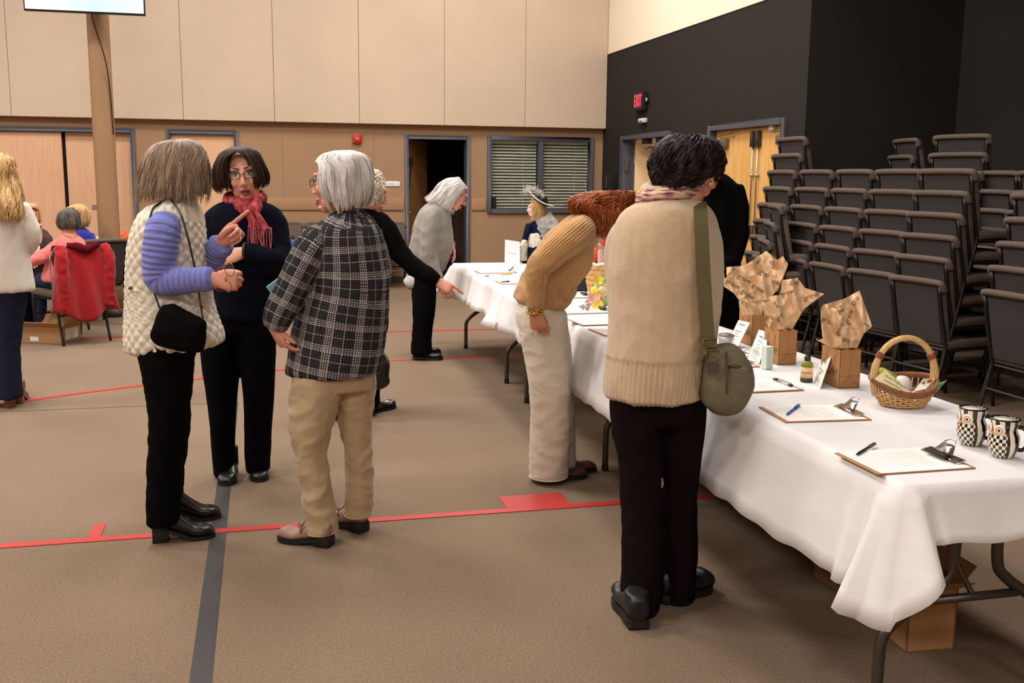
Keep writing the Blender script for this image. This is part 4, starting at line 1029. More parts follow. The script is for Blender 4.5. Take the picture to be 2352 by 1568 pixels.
w0 = pl.pt(562, 577, -.19); wr = MB().tube([w0 + .036 * (math.cos(a) * UP + math.sin(a) * NF) + RT * .004 for a in np.linspace(0, 2 * PI, 22)], .008, 6).build('watch_strap', BLKV, p, True)
HDB = hair_mat('dark_brown_hair', (20, 10, 6), (44, 26, 17), (82, 54, 36), .5)
hair_px('hair', pl, [(535, 338, 562, 336, .03, 0), (512, 350, 586, 346, .085, 0), (500, 368, 598, 364, .105, 0), (492, 390, 608, 386, .112, 0), (490, 410, 613, 403, .112, 0), (495, 428, 612, 417, .105, 0), (508, 444, 604, 430, .085, 0)], HDB, p,
        open_ang=lambda t: .0 if t < .2 else min(.60, .44 + (t - .2) * .8), psi=-PI / 2 + .16, nst=2800, fuzz=.008, tip=.012, seed=5, lw=.0018, thick=.74)
# scarf: loops round the neck, knot, two fringed tails
SCF = NT('rose_scarf'); v_ = SCF.obj(); n_ = SCF.noise(SCF.map(v_, (60, 60, 20)), 1, 3)
SCF.color(SCF.ramp(n_, [(.3, srgb((112, 26, 40))), (.5, srgb((164, 48, 58))), (.7, srgb((196, 92, 96)))])); SCF.set(Roughness=.8); SCF.bump(n_, .6, .006); SCF = SCF.m
def ringp(cx, cy, rx, ry, off, dz, n=22): return [pl.pt(cx + rx * math.cos(a), cy + ry * math.sin(a) * .0, off) - NF * ry * math.sin(a) + UP * (dz * math.cos(a) - .02 * math.sin(a)) for a in np.linspace(0, 2 * PI, n)]
L1 = limb3([np.append(q, .022) for q in ringp(563, 455, 37, .082, .02, .0)], 40); L2 = limb3([np.append(q, .020) for q in ringp(565, 470, 34, .09, .01, .02)], 40)
K1 = limb(pl, [(545, 466, -.10, .02), (560, 478, -.125, .024), (578, 486, -.125, .026), (590, 472, -.10, .022), (592, 450, -.06, .018)], 20)
scf = garment('scarf', [L1, L2, K1], SCF, p, .006, 2, (.006, (30, 30, 14)))
def tail(pts, wd, nfr, seed):
    r = np.random.default_rng(seed); S = spline([pl.pt(*q) for q in pts], 16); V = []; nx_ = 10
    for i, c in enumerate(S):
        t = i / 15; ww = wd * (.5 + .6 * t)
        for k in range(nx_):
            u = k / (nx_ - 1) - .5; V.append(c + RT * u * 2 * ww + NF * (.012 * math.sin(u * 14 + t * 2)))
    Fc = [(i * nx_ + k, i * nx_ + k + 1, (i + 1) * nx_ + k + 1, (i + 1) * nx_ + k) for i in range(15) for k in range(nx_ - 1)]
    o_ = mobj('scarf_tail', V, Fc, SCF, p, True); m_ = o_.modifiers.new('t', 'SOLIDIFY'); m_.thickness = .004
    fb = MB()
    for k in range(nfr):
        u = k / (nfr - 1) - .5; c = S[-1] + RT * u * 2 * wd * 1.1 + NF * (.012 * math.sin(u * 14 + 2)); L = r.uniform(.09, .125)
        fb.tube(spline([c + UP * .01, c + UP * -L * .5 + RT * r.normal(0, .005) - NF * .004, c + UP * -L + RT * r.normal(0, .01) - NF * r.uniform(0, .01)], 6), .0022, 5)
    fb.build('fringe', M('scarf_fringe', (190, 96, 100), .8, .2, 90), o_, True)
tail([(578, 484, -.135), (585, 500, -.15), (592, 515, -.155), (598, 527, -.16)], .045, 15, 1); tail([(572, 486, -.13), (577, 500, -.145), (583, 512, -.15), (586, 522, -.15)], .03, 9, 2)
# ---------------------------------------------------------------- woman in the plaid jacket
pl = Plane(.26, 4.16)
jk = rows(pl, [(492, 762, 840, .08), (506, 742, 856, .11), (526, 716, 870, .15), (560, 706, 880, .165), (610, 702, 890, .168), (660, 696, 893, .168), (720, 680, 889, .17), (780, 668, 884, .172), (830, 660, 876, .175), (852, 657, 872, .17)], 30)
col = sect(pl, [(762, 486, 836, 484, .07), (752, 500, 848, 496, .085), (748, 512, 852, 508, .09)], 10)
aN = limb(pl, [(756, 540, -.05, .058), (724, 566, -.10, .07), (693, 620, -.12, .068), (662, 680, -.13, .063), (640, 722, -.14, .056), (629, 752, -.14, .046)], 30)
aF = limb(pl, [(850, 552, .05, .055), (860, 590, .06, .062), (864, 640, .07, .058), (846, 680, .16, .054), (800, 690, .24, .048), (700, 665, .26, .04)], 30)
lN = rows(pl, [(830, 686, 790, .11, -.03), (880, 671, 785, .11, -.05), (930, 666, 775, .1, -.06), (985, 667, 760, .09, -.065), (1040, 680, 748, .08, -.065), (1100, 690, 758, .078, -.065), (1160, 699, 766, .075, -.065), (1218, 704, 774, .075, -.065)])
lF = rows(pl, [(830, 770, 854, .11, .04), (880, 776, 860, .11, .06), (930, 776, 856, .1, .065), (985, 783, 851, .088, .07), (1040, 795, 852, .08, .07), (1100, 797, 855, .075, .07), (1180, 793, 853, .07, .07)])
dN = gz(660, 1240) - gz(768, 1256); hN = gz(762, 1255) - np.array([0, .0, 0]); dF = gz(775, 1204) - gz(843, 1224); hF = gz(838, 1223)
hc = pl.pt(777, 420, 0); HR = basis(vdir(-.97, .24), .04)
hand1 = hand_mesh(pl.pt(628, 754, -.14), vdir(.45, .1) + UP * -.9, -RT * .8 - NF * .55, -1, (.5, .65, .75, .85), .05, (.5, .4), .88)
hand2 = hand_mesh(pl.pt(702, 666, .26), vdir(-1, .0) + UP * .1, NF + UP * .3, 1, (.6, .7, .8, .9), .03, (.5, .3), .95)
p = person('white-haired woman in a black and white plaid jacket, seen from behind', pl.g, [jk, aN, aF, lN, lF, foot_loft(hN, dN), foot_loft(hF, dF)], (hc, HR, .98, pl.pt(790, 495, .01)), [hand1, hand2], SKIN2, brow=BROWG, glasses=M('dark_green_frames', (24, 32, 28), .3))
PL = NT('tweed_plaid'); s = PL.sep(PL.attr('pc'))
def stripe(c_, period, off, wd):
    f = PL.math('FRACT', PL.math('ADD', PL.math('DIVIDE', c_, period), off)); return PL.math('LESS_THAN', PL.math('ABSOLUTE', PL.math('SUBTRACT', f, .5)), wd)
def yarns(c_):
    a = stripe(c_, .098, .0, .020)
    for of in (.075, .15, .225): a = PL.math('MAXIMUM', a, stripe(c_, .098, of, .014))
    return PL.math('MAXIMUM', a, stripe(c_, .098, .62, .012))
wx, wy = yarns(s[0]), yarns(s[1])
gx_ = stripe(s[0], .098, .11, .14); gy_ = stripe(s[1], .098, .11, .14)
dash = lambda c_: PL.math('GREATER_THAN', PL.math('SINE', PL.math('MULTIPLY', c_, 2 * PI / .0095)), -.35)
wx = PL.math('MULTIPLY', wx, dash(s[1])); wy = PL.math('MULTIPLY', wy, dash(s[0]))
base = PL.mix(PL.math('MULTIPLY', PL.math('ADD', gx_, gy_), .16), srgb((14, 13, 20)), srgb((112, 102, 106)))
cw_ = PL.mix(PL.math('MAXIMUM', PL.math('MULTIPLY', wx, .85), PL.math('MULTIPLY', wy, .85)), base, srgb((212, 204, 198)))
n_ = PL.noise(PL.obj(), 500, 2); PL.color(PL.mix(.12, cw_, PL.ramp(n_, [(.3, (0.01, .01, .012)), (.7, (.4, .38, .38))]))); PL.set(Roughness=.95); PL.b.inputs['Specular IOR Level'].default_value = .1; PL.bump(n_, .5, .003); PL = PL.m
garment('plaid_jacket', [jk, aN, aF], PL, p, .0085, 4, (.005, (8, 8, 7)))
garment('collar', [col], PL, p, .007, 3, None)
KH = knit('khaki_cotton', (182, 157, 124), .08, fuzz=500, rough=.85)
plv = rows(pl, [(800, 690, 852, .14), (850, 682, 856, .14), (890, 672, 858, .12)]); garment('trousers', [plv, lN, lF], KH, p, .009, 3, (.007, (10, 10, 14)))
for l_, nm in ((lN, 1), (lF, 2)): 
    q = l_.C[-1]; rr = [q + 1.03 * (l_.A1[-1] * math.cos(a) + l_.A2[-1] * math.sin(a)) + UP * .002 for a in np.linspace(0, 2 * PI, 30)]; MB().tube(rr, .004, 6).build('hem', KH, p, True)
SUEDE = M('taupe_suede', (150, 118, 104), .85, .1, 60, .3, 500)
def buckle(Q, o_):
    MB().tube([Q(.045, .12, .06), Q(.03, .125, .085), Q(0, .13, .092), Q(-.03, .125, .085), Q(-.045, .12, .06)], .006, 6).build('strap', SUEDE, o_, True)
    MB().tube([Q(-.03 + .012 * math.cos(a), .125 + .012 * math.sin(a), .09) for a in np.linspace(0, 2 * PI, 12)], .003, 5).build('buckle', M('pewter', (110, 100, 90), .4, metal=.8), o_, True)
shoe('shoe', hN, dN, SUEDE, BSOLE, p, .25, .046, .062, .014, .03, 0, .042, strap=buckle); shoe('shoe', hF, dF, SUEDE, BSOLE, p, .25, .046, .062, .014, .03, 0, .042, strap=buckle)
HWH = hair_mat('white_hair', (172, 166, 162), (214, 208, 206), (236, 232, 230), .5)
hair_px('hair', pl, [(775, 346, 800, 345, .03, 0), (746, 356, 832, 355, .08, 0), (734, 376, 847, 374, .1, 0), (732, 402, 852, 400, .108, 0), (736, 428, 852, 426, .108, 0), (746, 456, 849, 452, .1, 0), (760, 486, 836, 476, .08, 0)], HWH, p,
        open_ang=lambda t: .0 if t < .25 else min(.52, (t - .25) * 4), psi=PI - .05, nst=3200, fuzz=.012, tip=.014, seed=9, wave=(.04, 9), lw=.0021, clump=1.2)
MB().ell(pl.pt(736, 476, -.05), (.006, .006, .006)).build('earring', M('pearl', (236, 226, 210), .2), p, True)
o = empty('phone', pl.pt(642, 655, .25), world=True); tag(o, 'phone held in front of the plaid jacket', 'phone')
c_ = pl.pt(652, 652, .25); d1 = RT * .8 + UP * .6; d1 /= np.linalg.norm(d1); d2 = np.cross(d1, NF)
MB().obox(c_, d1 * .07, d2 * .036, NF * .004).build('case', M('phone_case', (200, 190, 180), .4), o, bevel=.004); MB().obox(c_ - NF * .0045, d1 * .066, d2 * .032, NF * .0006).build('screen', M('phone_screen', (60, 120, 150), .15, Emission_Color=(.05, .2, .3, 1), Emission_Strength=.4), o)
# ---------------------------------------------------------------- white-haired woman in black reaching right, behind the plaid jacket
pl = Plane(.60, 6.40)
jk = sect(pl, [(822, 478, 862, 482, .06), (800, 490, 876, 498, .11), (776, 515, 884, 524, .145), (770, 560, 888, 566, .15), (772, 620, 890, 624, .145), (775, 690, 892, 690, .15), (778, 750, 890, 752, .15), (786, 768, 884, 766, .14)], 26)
aN = limb(pl, [(862, 500, -.04, .06), (888, 530, -.06, .066), (918, 580, -.08, .06), (950, 612, -.1, .055), (985, 634, -.12, .05), (1004, 646, -.12, .042)], 28)
aF = limb(pl, [(800, 500, .04, .06), (768, 520, .05, .06), (760, 570, .06, .055), (775, 620, .08, .05), (800, 640, .06, .04)], 24)
lN = rows(pl, [(740, 800, 884, .11, -.02), (800, 808, 880, .1, -.03), (860, 812, 874, .085, -.04), (915, 818, 872, .078, -.04), (935, 820, 868, .07, -.04)]); lF = rows(pl, [(740, 776, 850, .1, .04), (850, 772, 830, .085, .06), (940, 762, 812, .075, .06)])
hN = gz(846, 950); dN = gz(898, 936) - gz(846, 950); hF = gz(756, 966); dF = gz(790, 955) - gz(756, 966)
hc = pl.pt(852, 441, 0); HR = basis(vdir(.85, .35), .35)
hand1 = hand_mesh(pl.pt(1002, 645, -.12), vdir(.8, .0) + UP * -.45, -NF * .6 + UP * .7, -1, ((.15, .15, .1), (.7, .8, .4), (.9, .9, .5), (1., 1., .5)), .03, (.35, .3), 1.05)
p = person('white-haired woman in black reaching out a pointing hand behind the plaid jacket', pl.g, [jk, aN, aF, lN, lF, foot_loft(hN, dN), foot_loft(hF, dF)], (hc, HR, 1.0, pl.pt(842, 492, .01)), [hand1], SKIN2, brow=BROWG)
BLKK = knit('black_knit', (11, 10, 10), .3)
garment('jacket', [jk, aN, aF], BLKK, p, .013, 4, (.005, (9, 9, 9))); garment('trousers', [lN, lF], BLKCL, p, .014, 4, (.004, (9, 9, 9)))
def gem(Q, o_): MB().ell(Q(0, .18, .05), (.02, .03, .008)).build('ornament', M('rhinestone', (220, 220, 224), .15, metal=.9), o_, True)
shoe('shoe', hN, dN, BLEATH, BSOLE, p, .25, .045, .06, .012, 0, .11, .04, strap=gem); shoe('shoe', hF, dF, BLEATH, BSOLE, p, .25, .045, .06, .012, 0, .11, .04)
HCR = hair_mat('cream_curls', (176, 156, 124), (220, 204, 176), (240, 230, 210), .5)
hair_px('hair', pl, [(845, 389, 858, 388, .03, 0), (832, 402, 872, 402, .085, 0), (826, 425, 880, 424, .1, 0), (826, 450, 879, 448, .1, 0), (830, 472, 870, 470, .085, 0)], HCR, p, open_ang=lambda t: 0 if t < .25 else .5, psi=.4, nst=900, fuzz=.012, wave=(.05, 14), tip=.01, seed=12, clump=1.2, lw=.0028, helix=(.010, 3))
o = empty('handbag', pl.pt(870, 890, -.1), world=True); tag(o, 'black leather handbag hanging behind the plaid jacket', 'bag')
bg = sect(pl, [(838, 800, 876, 802, .04, -.16), (835, 825, 893, 828, .06, -.16), (832, 860, 893, 862, .065, -.16), (834, 888, 896, 880, .055, -.16), (842, 897, 880, 890, .03, -.16)], 20, power=2.6); garment('body', [bg], BLEATH, o, .010, 4, (.004, (10, 10, 10)))
MB().tube(spline([pl.pt(x, y, q) for x, y, q in ((845, 802, -.17), (850, 740, -.17), (862, 660, -.17), (880, 560, -.14), (872, 505, -.1))], 24), .008, 6).build('strap', BLEATH, o, True)
# ---------------------------------------------------------------- grey sweater, bending over the far table
pl = Plane(1.27, 8.32)
tor = sect(pl, [(940, 652, 1000, 660, .12), (936, 630, 1008, 640, .14), (937, 600, 1022, 615, .16), (941, 565, 1036, 580, .165), (947, 535, 1040, 548, .165), (954, 508, 1038, 524, .165), (966, 483, 1036, 506, .16), (985, 466, 1034, 490, .12), (1006, 455, 1038, 474, .07)], 30)
aN = limb(pl, [(1000, 482, -.10, .06), (992, 505, -.14, .07), (986, 545, -.16, .068), (984, 585, -.17, .062), (994, 615, -.17, .055), (1008, 640, -.17, .042)], 26)
aF = limb(pl, [(1015, 490, .12, .06), (1022, 530, .16, .058), (1026, 562, .14, .05), (1036, 562, .05, .042)], 20)
lN = rows(pl, [(630, 945, 1005, .13, -.03), (670, 946, 1001, .12, -.06), (710, 948, 999, .11, -.07), (745, 949, 994, .1, -.07), (780, 946, 990, .09, -.07), (812, 944, 992, .09, -.07)]); lF = rows(pl, [(630, 948, 1002, .12, .05), (710, 955, 998, .1, .09), (780, 955, 990, .09, .09), (806, 955, 994, .085, .09)])
hN = gz(948, 826); dN = gz(1013, 826) - gz(948, 826); hF = gz(946, 812); dF = gz(1004, 812) - gz(946, 812)
hc = pl.pt(1046, 445, 0); HR = basis(vdir(.98, .15), .55)
hand1 = hand_mesh(pl.pt(1035, 556, .05), vdir(.4, -.2) + UP * -.9, RT + UP * .3, 1, (.3, .35, .4, .5), .04, (.4, .3), .95)
hand2 = hand_mesh(pl.pt(1008, 638, -.17), vdir(.3, 0) + UP * -1, -NF, -1, (.3, .35, .4, .5), .04, (.4, .3), .95)
p = person('white-haired woman in a grey sweater bending over the far table', pl.g, [tor, aN, aF, lN, lF, foot_loft(hN, dN), foot_loft(hF, dF)], (hc, HR, 1.0, pl.pt(1016, 474, .0)), [hand1, hand2], SKIN2, brow=BROWG, glasses=M('black_frames', (28, 18, 16), .3))
GKN = knit('heather_grey_knit', (140, 134, 126), .18, fuzz=260)
garment('sweater', [tor, aN, aF], GKN, p, .012, 4, (.006, (9, 9, 8)))
sh_ = sect(pl, [(936, 628, 1000, 645, .14), (928, 645, 985, 655, .13), (930, 652, 955, 662, .1)], 10); garment('shirt_tail', [sh_], M('striped_shirt', (176, 172, 170), .85, .1, 90), p, .012, 2, (.006, (22, 9, 9)))
garment('trousers', [lN, lF], BLKCL, p, .014, 4, (.005, (9, 9, 9)))
for a, b in ((hN, dN), (hF, dF)): shoe('shoe', a, b, BLEATH, BSOLE, p, .25, .044, .065, .014, .012, .1, .035)
hair_px('hair', pl, [(1056, 408, 1072, 428, .03, 0), (1030, 412, 1068, 440, .085, 0), (1012, 424, 1054, 458, .1, 0), (1000, 438, 1046, 476, .1, 0), (990, 450, 1042, 488, .09, 0), (980, 456, 1036, 490, .08, 0)], HWH, p, open_ang=lambda t: .0 if t < .1 else .5, psi=-.55 + .35, nst=1800, fuzz=.012, wave=(.03, 8), tip=.03, seed=14, lw=.0026, helix=(.005, 1))
# ---------------------------------------------------------------- camel sweater, white jeans, red hair, leaning over
pl = Plane(1.45, 4.79)
tor = sect(pl, [(1180, 682, 1288, 716, .15), (1186, 664, 1306, 698, .165), (1195, 645, 1318, 675, .17), (1204, 622, 1326, 652, .17), (1218, 594, 1352, 624, .175), (1238, 562, 1360, 598, .178), (1262, 532, 1362, 566, .175), (1292, 508, 1364, 538, .15), (1320, 494, 1366, 514, .1), (1345, 486, 1368, 500, .06)], 34)
fold = sect(pl, [(1250, 640, 1322, 655, .16), (1258, 652, 1322, 668, .165), (1256, 662, 1316, 682, .16)], 8)
aN = limb(pl, [(1342, 522, -.10, .058), (1320, 540, -.19, .072), (1284, 570, -.24, .068), (1252, 598, -.255, .06), (1236, 616, -.255, .056), (1232, 650, -.25, .047), (1229, 706, -.24, .039)], 40)
aF = limb(pl, [(1335, 525, .10, .06), (1310, 560, .15, .06), (1280, 600, .17, .055), (1262, 640, .17, .045)], 20)
pel = sect(pl, [(1194, 684, 1282, 706, .15), (1187, 705, 1296, 728, .17), (1188, 735, 1300, 745, .165)], 10)
lN = rows(pl, [(715, 1184, 1298, .14, -.02), (760, 1190, 1301, .12, -.05), (820, 1206, 1304, .11, -.06), (880, 1215, 1305, .1, -.07), (940, 1220, 1306, .095, -.07), (1000, 1219, 1308, .095, -.07), (1050, 1217, 1304, .098, -.07), (1092, 1217, 1303, .1, -.07)], 30)
lF = rows(pl, [(715, 1200, 1300, .13, .06), (820, 1225, 1312, .1, .09), (920, 1238, 1316, .095, .1), (1000, 1240, 1320, .095, .1), (1070, 1240, 1322, .098, .1)])
hN = gz(1240, 1102); dN = gz(1335, 1096) - gz(1240, 1102); hF = gz(1265, 1086); dF = gz(1356, 1080) - gz(1265, 1086)
hc = pl.pt(1413, 492, .0); HR = basis(vdir(.97, .25), .95)
hand1 = hand_mesh(pl.pt(1229, 712, -.24), vdir(.22, -.05) + UP * -1, -NF * .95 - RT * .3, -1, (.75, .85, .9, .95), .02, (.3, .4), .95)
hand2 = hand_mesh(pl.pt(1260, 645, .17), vdir(.1, 0) + UP * -1, NF, 1, (.4, .4, .4, .5), .02, (.3, .4), .95)
p = person('red-haired woman in a camel ribbed sweater and white jeans leaning over the table', pl.g, [tor, aN, aF, pel, lN, lF, foot_loft(hN, dN), foot_loft(hF, dF)], (hc, HR, 1.0, pl.pt(1358, 496, .0)), [hand1, hand2], SKIN3)
CAM_ = knit('camel_rib_knit', (186, 142, 92), .07, .011, 0, 900, ribdepth=.6)
garment('sweater', [tor, fold, aN, aF], CAM_, p, .0085, 3, (.006, (9, 9, 12)))
WJ = knit('cream_denim', (214, 200, 182), .05, fuzz=600, rough=.85)
jn = garment('jeans', [pel, lN, lF], WJ, p, .009, 3, (.005, (8, 8, 12)))
for l_ in (lN, lF):
    for dz_ in (.0, .035):
        q = l_.C[-1] + UP * dz_; rr = [q + 1.02 * (l_.A1[-1] * math.cos(a) + l_.A2[-1] * math.sin(a)) for a in np.linspace(0, 2 * PI, 34)]; MB().tube(rr, .0035 if dz_ == 0 else .0018, 6).build('hem', WJ, p, True)
pk = [pl.pt(x, y, -.165) for x, y in ((1190, 730), (1198, 760), (1222, 766), (1232, 748), (1222, 722))]; MB().tube(pk, .0018, 5).build('pocket_seam', M('seam_thread', (186, 170, 150), .8), jn, True)
BRL = M('brown_leather', (84, 52, 38), .4, .1, 40)
for a, b in ((hN, dN), (hF, dF)): shoe('shoe', a, b, BRL, BSOLE, p, .245, .044, .06, .012, .012, .1, .035)
HRD = hair_mat('copper_hair', (88, 36, 14), (142, 68, 30), (190, 106, 56))
hair_px('hair', pl, [(1405, 439, 1435, 438, .03, 0), (1352, 446, 1454, 444, .085, 0), (1318, 460, 1462, 456, .105, 0), (1316, 474, 1462, 470, .11, 0), (1344, 494, 1458, 490, .11, 0), (1364, 522, 1446, 518, .105, 0), (1374, 542, 1436, 536, .09, 0)], HRD, p, open_ang=lambda t: .0 if t < .5 else .45, psi=.5, nst=1700, fuzz=.016, wave=(.045, 13), tip=.02, seed=21, clump=1.5, lw=.0026, helix=(.011, 2.6))
MB().tube([pl.pt(1464, 462, -.02), pl.pt(1458, 470, -.06), pl.pt(1450, 478, -.08)], .006, 6).build('hair_clip', BLKV, p, True)
br = MB()
for k in range(3):
    c_ = pl.pt(1230, 708 + k * 5, -.24); br.tube([c_ + .036 * (math.cos(a) * RT + math.sin(a) * NF) + UP * .004 * math.sin(5 * a + k) for a in np.linspace(0, 2 * PI, 26)], .0032, 6)
    for a in np.linspace(0, 2 * PI, 11): br.ell(c_ + .037 * (math.cos(a + k) * RT + math.sin(a + k) * NF), (.006, .006, .006), 6, 5)
br.build('bracelet', M('gold', (214, 176, 104), .25, metal=1.), p, True)
# ---------------------------------------------------------------- beige sweater with the olive bag, nearest figure
pl = Plane(1.33, 3.18)
tor = rows(pl, [(452, 1500, 1584, .075), (464, 1470, 1606, .11), (482, 1440, 1628, .145), (512, 1418, 1642, .165), (560, 1406, 1650, .175), (620, 1400, 1652, .18), (700, 1400, 1650, .18), (770, 1398, 1640, .18), (815, 1394, 1628, .182), (870, 1390, 1620, .185), (904, 1390, 1614, .18)], 32)
aL = limb(pl, [(1462, 522, .02, .055), (1438, 560, .04, .064), (1432, 620, .06, .06), (1432, 690, .09, .056), (1445, 715, .16, .05), (1470, 700, .26, .042)], 28)
aR = limb(pl, [(1606, 522, .02, .055), (1614, 565, .04, .063), (1616, 640, .07, .06), (1614, 710, .11, .056), (1596, 735, .2, .05), (1560, 715, .28, .042)], 28)
lL = rows(pl, [(870, 1404, 1520, .12), (920, 1402, 1516, .12), (1000, 1408, 1512, .11), (1080, 1422, 1514, .105), (1180, 1431, 1520, .1), (1280, 1430, 1522, .1), (1360, 1427, 1518, .1), (1400, 1430, 1505, .095)])
lR = rows(pl, [(870, 1500, 1618, .12, .03), (920, 1505, 1620, .12, .05), (1000, 1508, 1612, .11, .07), (1080, 1508, 1603, .105, .09), (1180, 1508, 1600, .1, .1), (1280, 1510, 1597, .1, .11), (1375, 1512, 1592, .1, .12)])
d1 = vdir(-.12, 1); dR2 = gz(1628, 1350) - gz(1510, 1384)
hL = gz(1468, 1448); hR2 = gz(1512, 1384)
hc = pl.pt(1582, 398, .0); HR = basis(vdir(.62, .78), .5)
hand1 = hand_mesh(pl.pt(1470, 700, .26), vdir(.6, .6) + UP * .1, UP - NF * .2, 1, (.5, .5, .5, .6), .03, (.4, .3), .95); hand2 = hand_mesh(pl.pt(1560, 715, .28), vdir(-.4, .7) + UP * .1, UP, -1, (.5, .5, .5, .6), .03, (.4, .3), .95)
p = person('dark-haired woman in a long beige sweater, back to the camera, olive bag on her shoulder', pl.g, [tor, aL, aR, lL, lR, foot_loft(hL, d1), foot_loft(hR2, dR2)], (hc, HR, .98, pl.pt(1556, 462, .0)), [hand1, hand2], SKIN2)
BEI = NT('oatmeal_knit'); v_ = BEI.attr('pc'); o_ = BEI.obj(); n_ = BEI.noise(o_, 320, 3, .75); n2 = BEI.noise(o_, 40, 3)
q_ = BEI.math('ADD', BEI.math('MULTIPLY', n_, .7), BEI.math('MULTIPLY', n2, .3)); c_ = srgb((208, 180, 148))
BEI.color(BEI.ramp(q_, [(.3, tuple(x * .8 for x in c_)), (.7, tuple(min(1, x * 1.14) for x in c_))])); BEI.set(Roughness=1.); BEI.b.inputs['Specular IOR Level'].default_value = .08; BEI.b.inputs['Sheen Weight'].default_value = .35
BEI.bump(n_, .7, .004); BEI = BEI.m
zr = pl.pt(1500, 815, 0)[2]
def ribhem(C, P):
    m_ = (C[:, 2] == 0) & (P[:, 2] < zr); return np.where(m_, -.004 + .0032 * np.sin(C[:, 0] * 2 * PI / .0165), 0)
garment('sweater', [tor, aL, aR], BEI, p, .0068, 4, (.007, (6, 6, 4)), disp=ribhem)
cl_ = limb3([np.append(pl.pt(1541, 432, .0) + RT * .078 * math.cos(a) + NF * .075 * math.sin(a) + UP * (.012 * math.sin(a) + .012 * math.cos(a)), .026) for a in np.linspace(0, 2 * PI, 24)], 40); garment('rolled_collar', [cl_], BEI, p, .008, 3, None)
SC2 = NT('plum_cream_scarf'); v_ = SC2.obj(); n_ = SC2.noise(SC2.map(v_, (20, 20, 130)), 1, 2); SC2.color(SC2.ramp(n_, [(.38, srgb((112, 52, 72))), (.5, srgb((196, 150, 132))), (.62, srgb((222, 200, 176)))])); SC2.set(Roughness=.85); SC2.bump(n_, .6, .006); SC2 = SC2.m
sc_ = limb3([np.append(pl.pt(1536, 446, .0) + RT * .085 * math.cos(a) + NF * .082 * math.sin(a) + UP * (-.004 * math.sin(a) + .012 * math.cos(a)), .022) for a in np.linspace(0, 2 * PI, 24)], 40); garment('scarf', [sc_], SC2, p, .007, 2, (.005, (10, 10, 60)))
DKB = knit('dark_brown_trousers', (24, 16, 17), .2, fuzz=400)
plv = rows(pl, [(860, 1406, 1616, .15, .02), (905, 1402, 1618, .15, .02), (960, 1406, 1614, .13, .03)]); garment('trousers', [plv, lL, lR], DKB, p, .011, 4, (.006, (7, 7, 5)))
CLG = M('clog_leather', (20, 20, 22), .45, .1, 30)
shoe('clog', hL, d1, CLG, BSOLE, p, .26, .05, .085, .02, .01, .12, .06, 1.6); shoe('clog', hR2, dR2, CLG, BSOLE, p, .25, .05, .085, .02, .01, .12, .06, 1.6)
HBK = hair_mat('black_hair', (10, 8, 8), (26, 20, 20), (50, 36, 32), .42)
hair_px('hair', pl, [(1578, 308, 1602, 310, .03, .02), (1540, 318, 1632, 324, .09, .01), (1517, 342, 1646, 348, .112, 0), (1508, 370, 1648, 374, .118, 0), (1508, 394, 1640, 392, .115, 0), (1510, 414, 1610, 410, .1, 0), (1516, 434, 1584, 428, .075, 0)], HBK, p, open_ang=lambda t: .0 if t < .5 else min(.85, (t - .5) * 3.), psi=.55, nst=1900, fuzz=.014, wave=(.03, 9), tip=.015, seed=31, clump=1.3, lw=.0024, helix=(.009, 1.3))
# olive canvas bag
o = empty('canvas_bag', pl.pt(1660, 945, -.05), world=True); tag(o, 'olive canvas shoulder bag hanging against the beige sweater', 'bag')
CAN = M('olive_canvas', (104, 96, 72), .85, .1, 30, .3, 400); CAN2 = M('olive_strap', (92, 84, 50), .8, .08, 60, .3, 500); BRN = M('bag_leather', (76, 58, 46), .55, .1, 60)
ob = -.10
bd = sect(pl, [(1632, 800, 1688, 794, .06, ob), (1618, 814, 1706, 807, .09, ob), (1612, 836, 1716, 828, .1, ob), (1607, 866, 1726, 858, .108, ob), (1605, 896, 1722, 892, .108, ob), (1612, 920, 1712, 918, .1, ob), (1630, 938, 1696, 938, .075, ob), (1648, 946, 1676, 946, .04, ob)], 30, power=2.8)
bo = garment('body', [bd], CAN, o, .007, 5, (.004, (10, 10, 10)))
pkt = sect(pl, [(1676, 838, 1718, 846, .02, ob - .1), (1672, 870, 1724, 876, .03, ob - .085), (1672, 900, 1716, 900, .03, ob - .08), (1690, 926, 1700, 924, .02, ob - .06)], 14, power=3); garment('front_pocket', [pkt], CAN, o, .006, 3, (.002, (10, 10, 10)))
MB().tube(spline([pl.pt(x, y, q) for x, y, q in ((1672, 836, ob - .113), (1690, 841, ob - .12), (1706, 846, ob - .105), (1721, 852, ob - .08))], 12), .006, 6).build('pocket_zip', BRN, o, True)
MB().tube(spline([pl.pt(x, y, q) for x, y, q in ((1668, 806, ob - .09), (1671, 860, ob - .115), (1671, 905, ob - .11), (1700, 930, ob - .08))], 14), .0035, 6).build('piping', BRN, o, True)
MB().tube(spline([pl.pt(x, y, q) for x, y, q in ((1706, 812, ob), (1720, 838, ob), (1727, 865, ob), (1722, 895, ob))], 14), .005, 6).build('zipper', M('zip_brass', (150, 120, 76), .4, metal=.7), o, True)
MB().obox(pl.pt(1726, 866, ob), RT * .004, NF * .004, UP * .02).build('zip_pull', BRN, o)
def strip(pts, wd, th=.003, nrm=-1): 
    S = spline([pl.pt(*q) for q in pts], 28); V = []; 
    for i, c in enumerate(S):
        for (a, b) in ((-1, 0), (1, 0), (1, 1), (-1, 1)): V.append(c + RT * a * wd - NF * b * th)
    Fc = []
    for i in range(27):
        for k in range(4): Fc.append((4 * i + k, 4 * i + (k + 1) % 4, 4 * i + 4 + (k + 1) % 4, 4 * i + 4 + k))
    Fc += [(3, 2, 1, 0), (108, 109, 110, 111)]
    return V, Fc
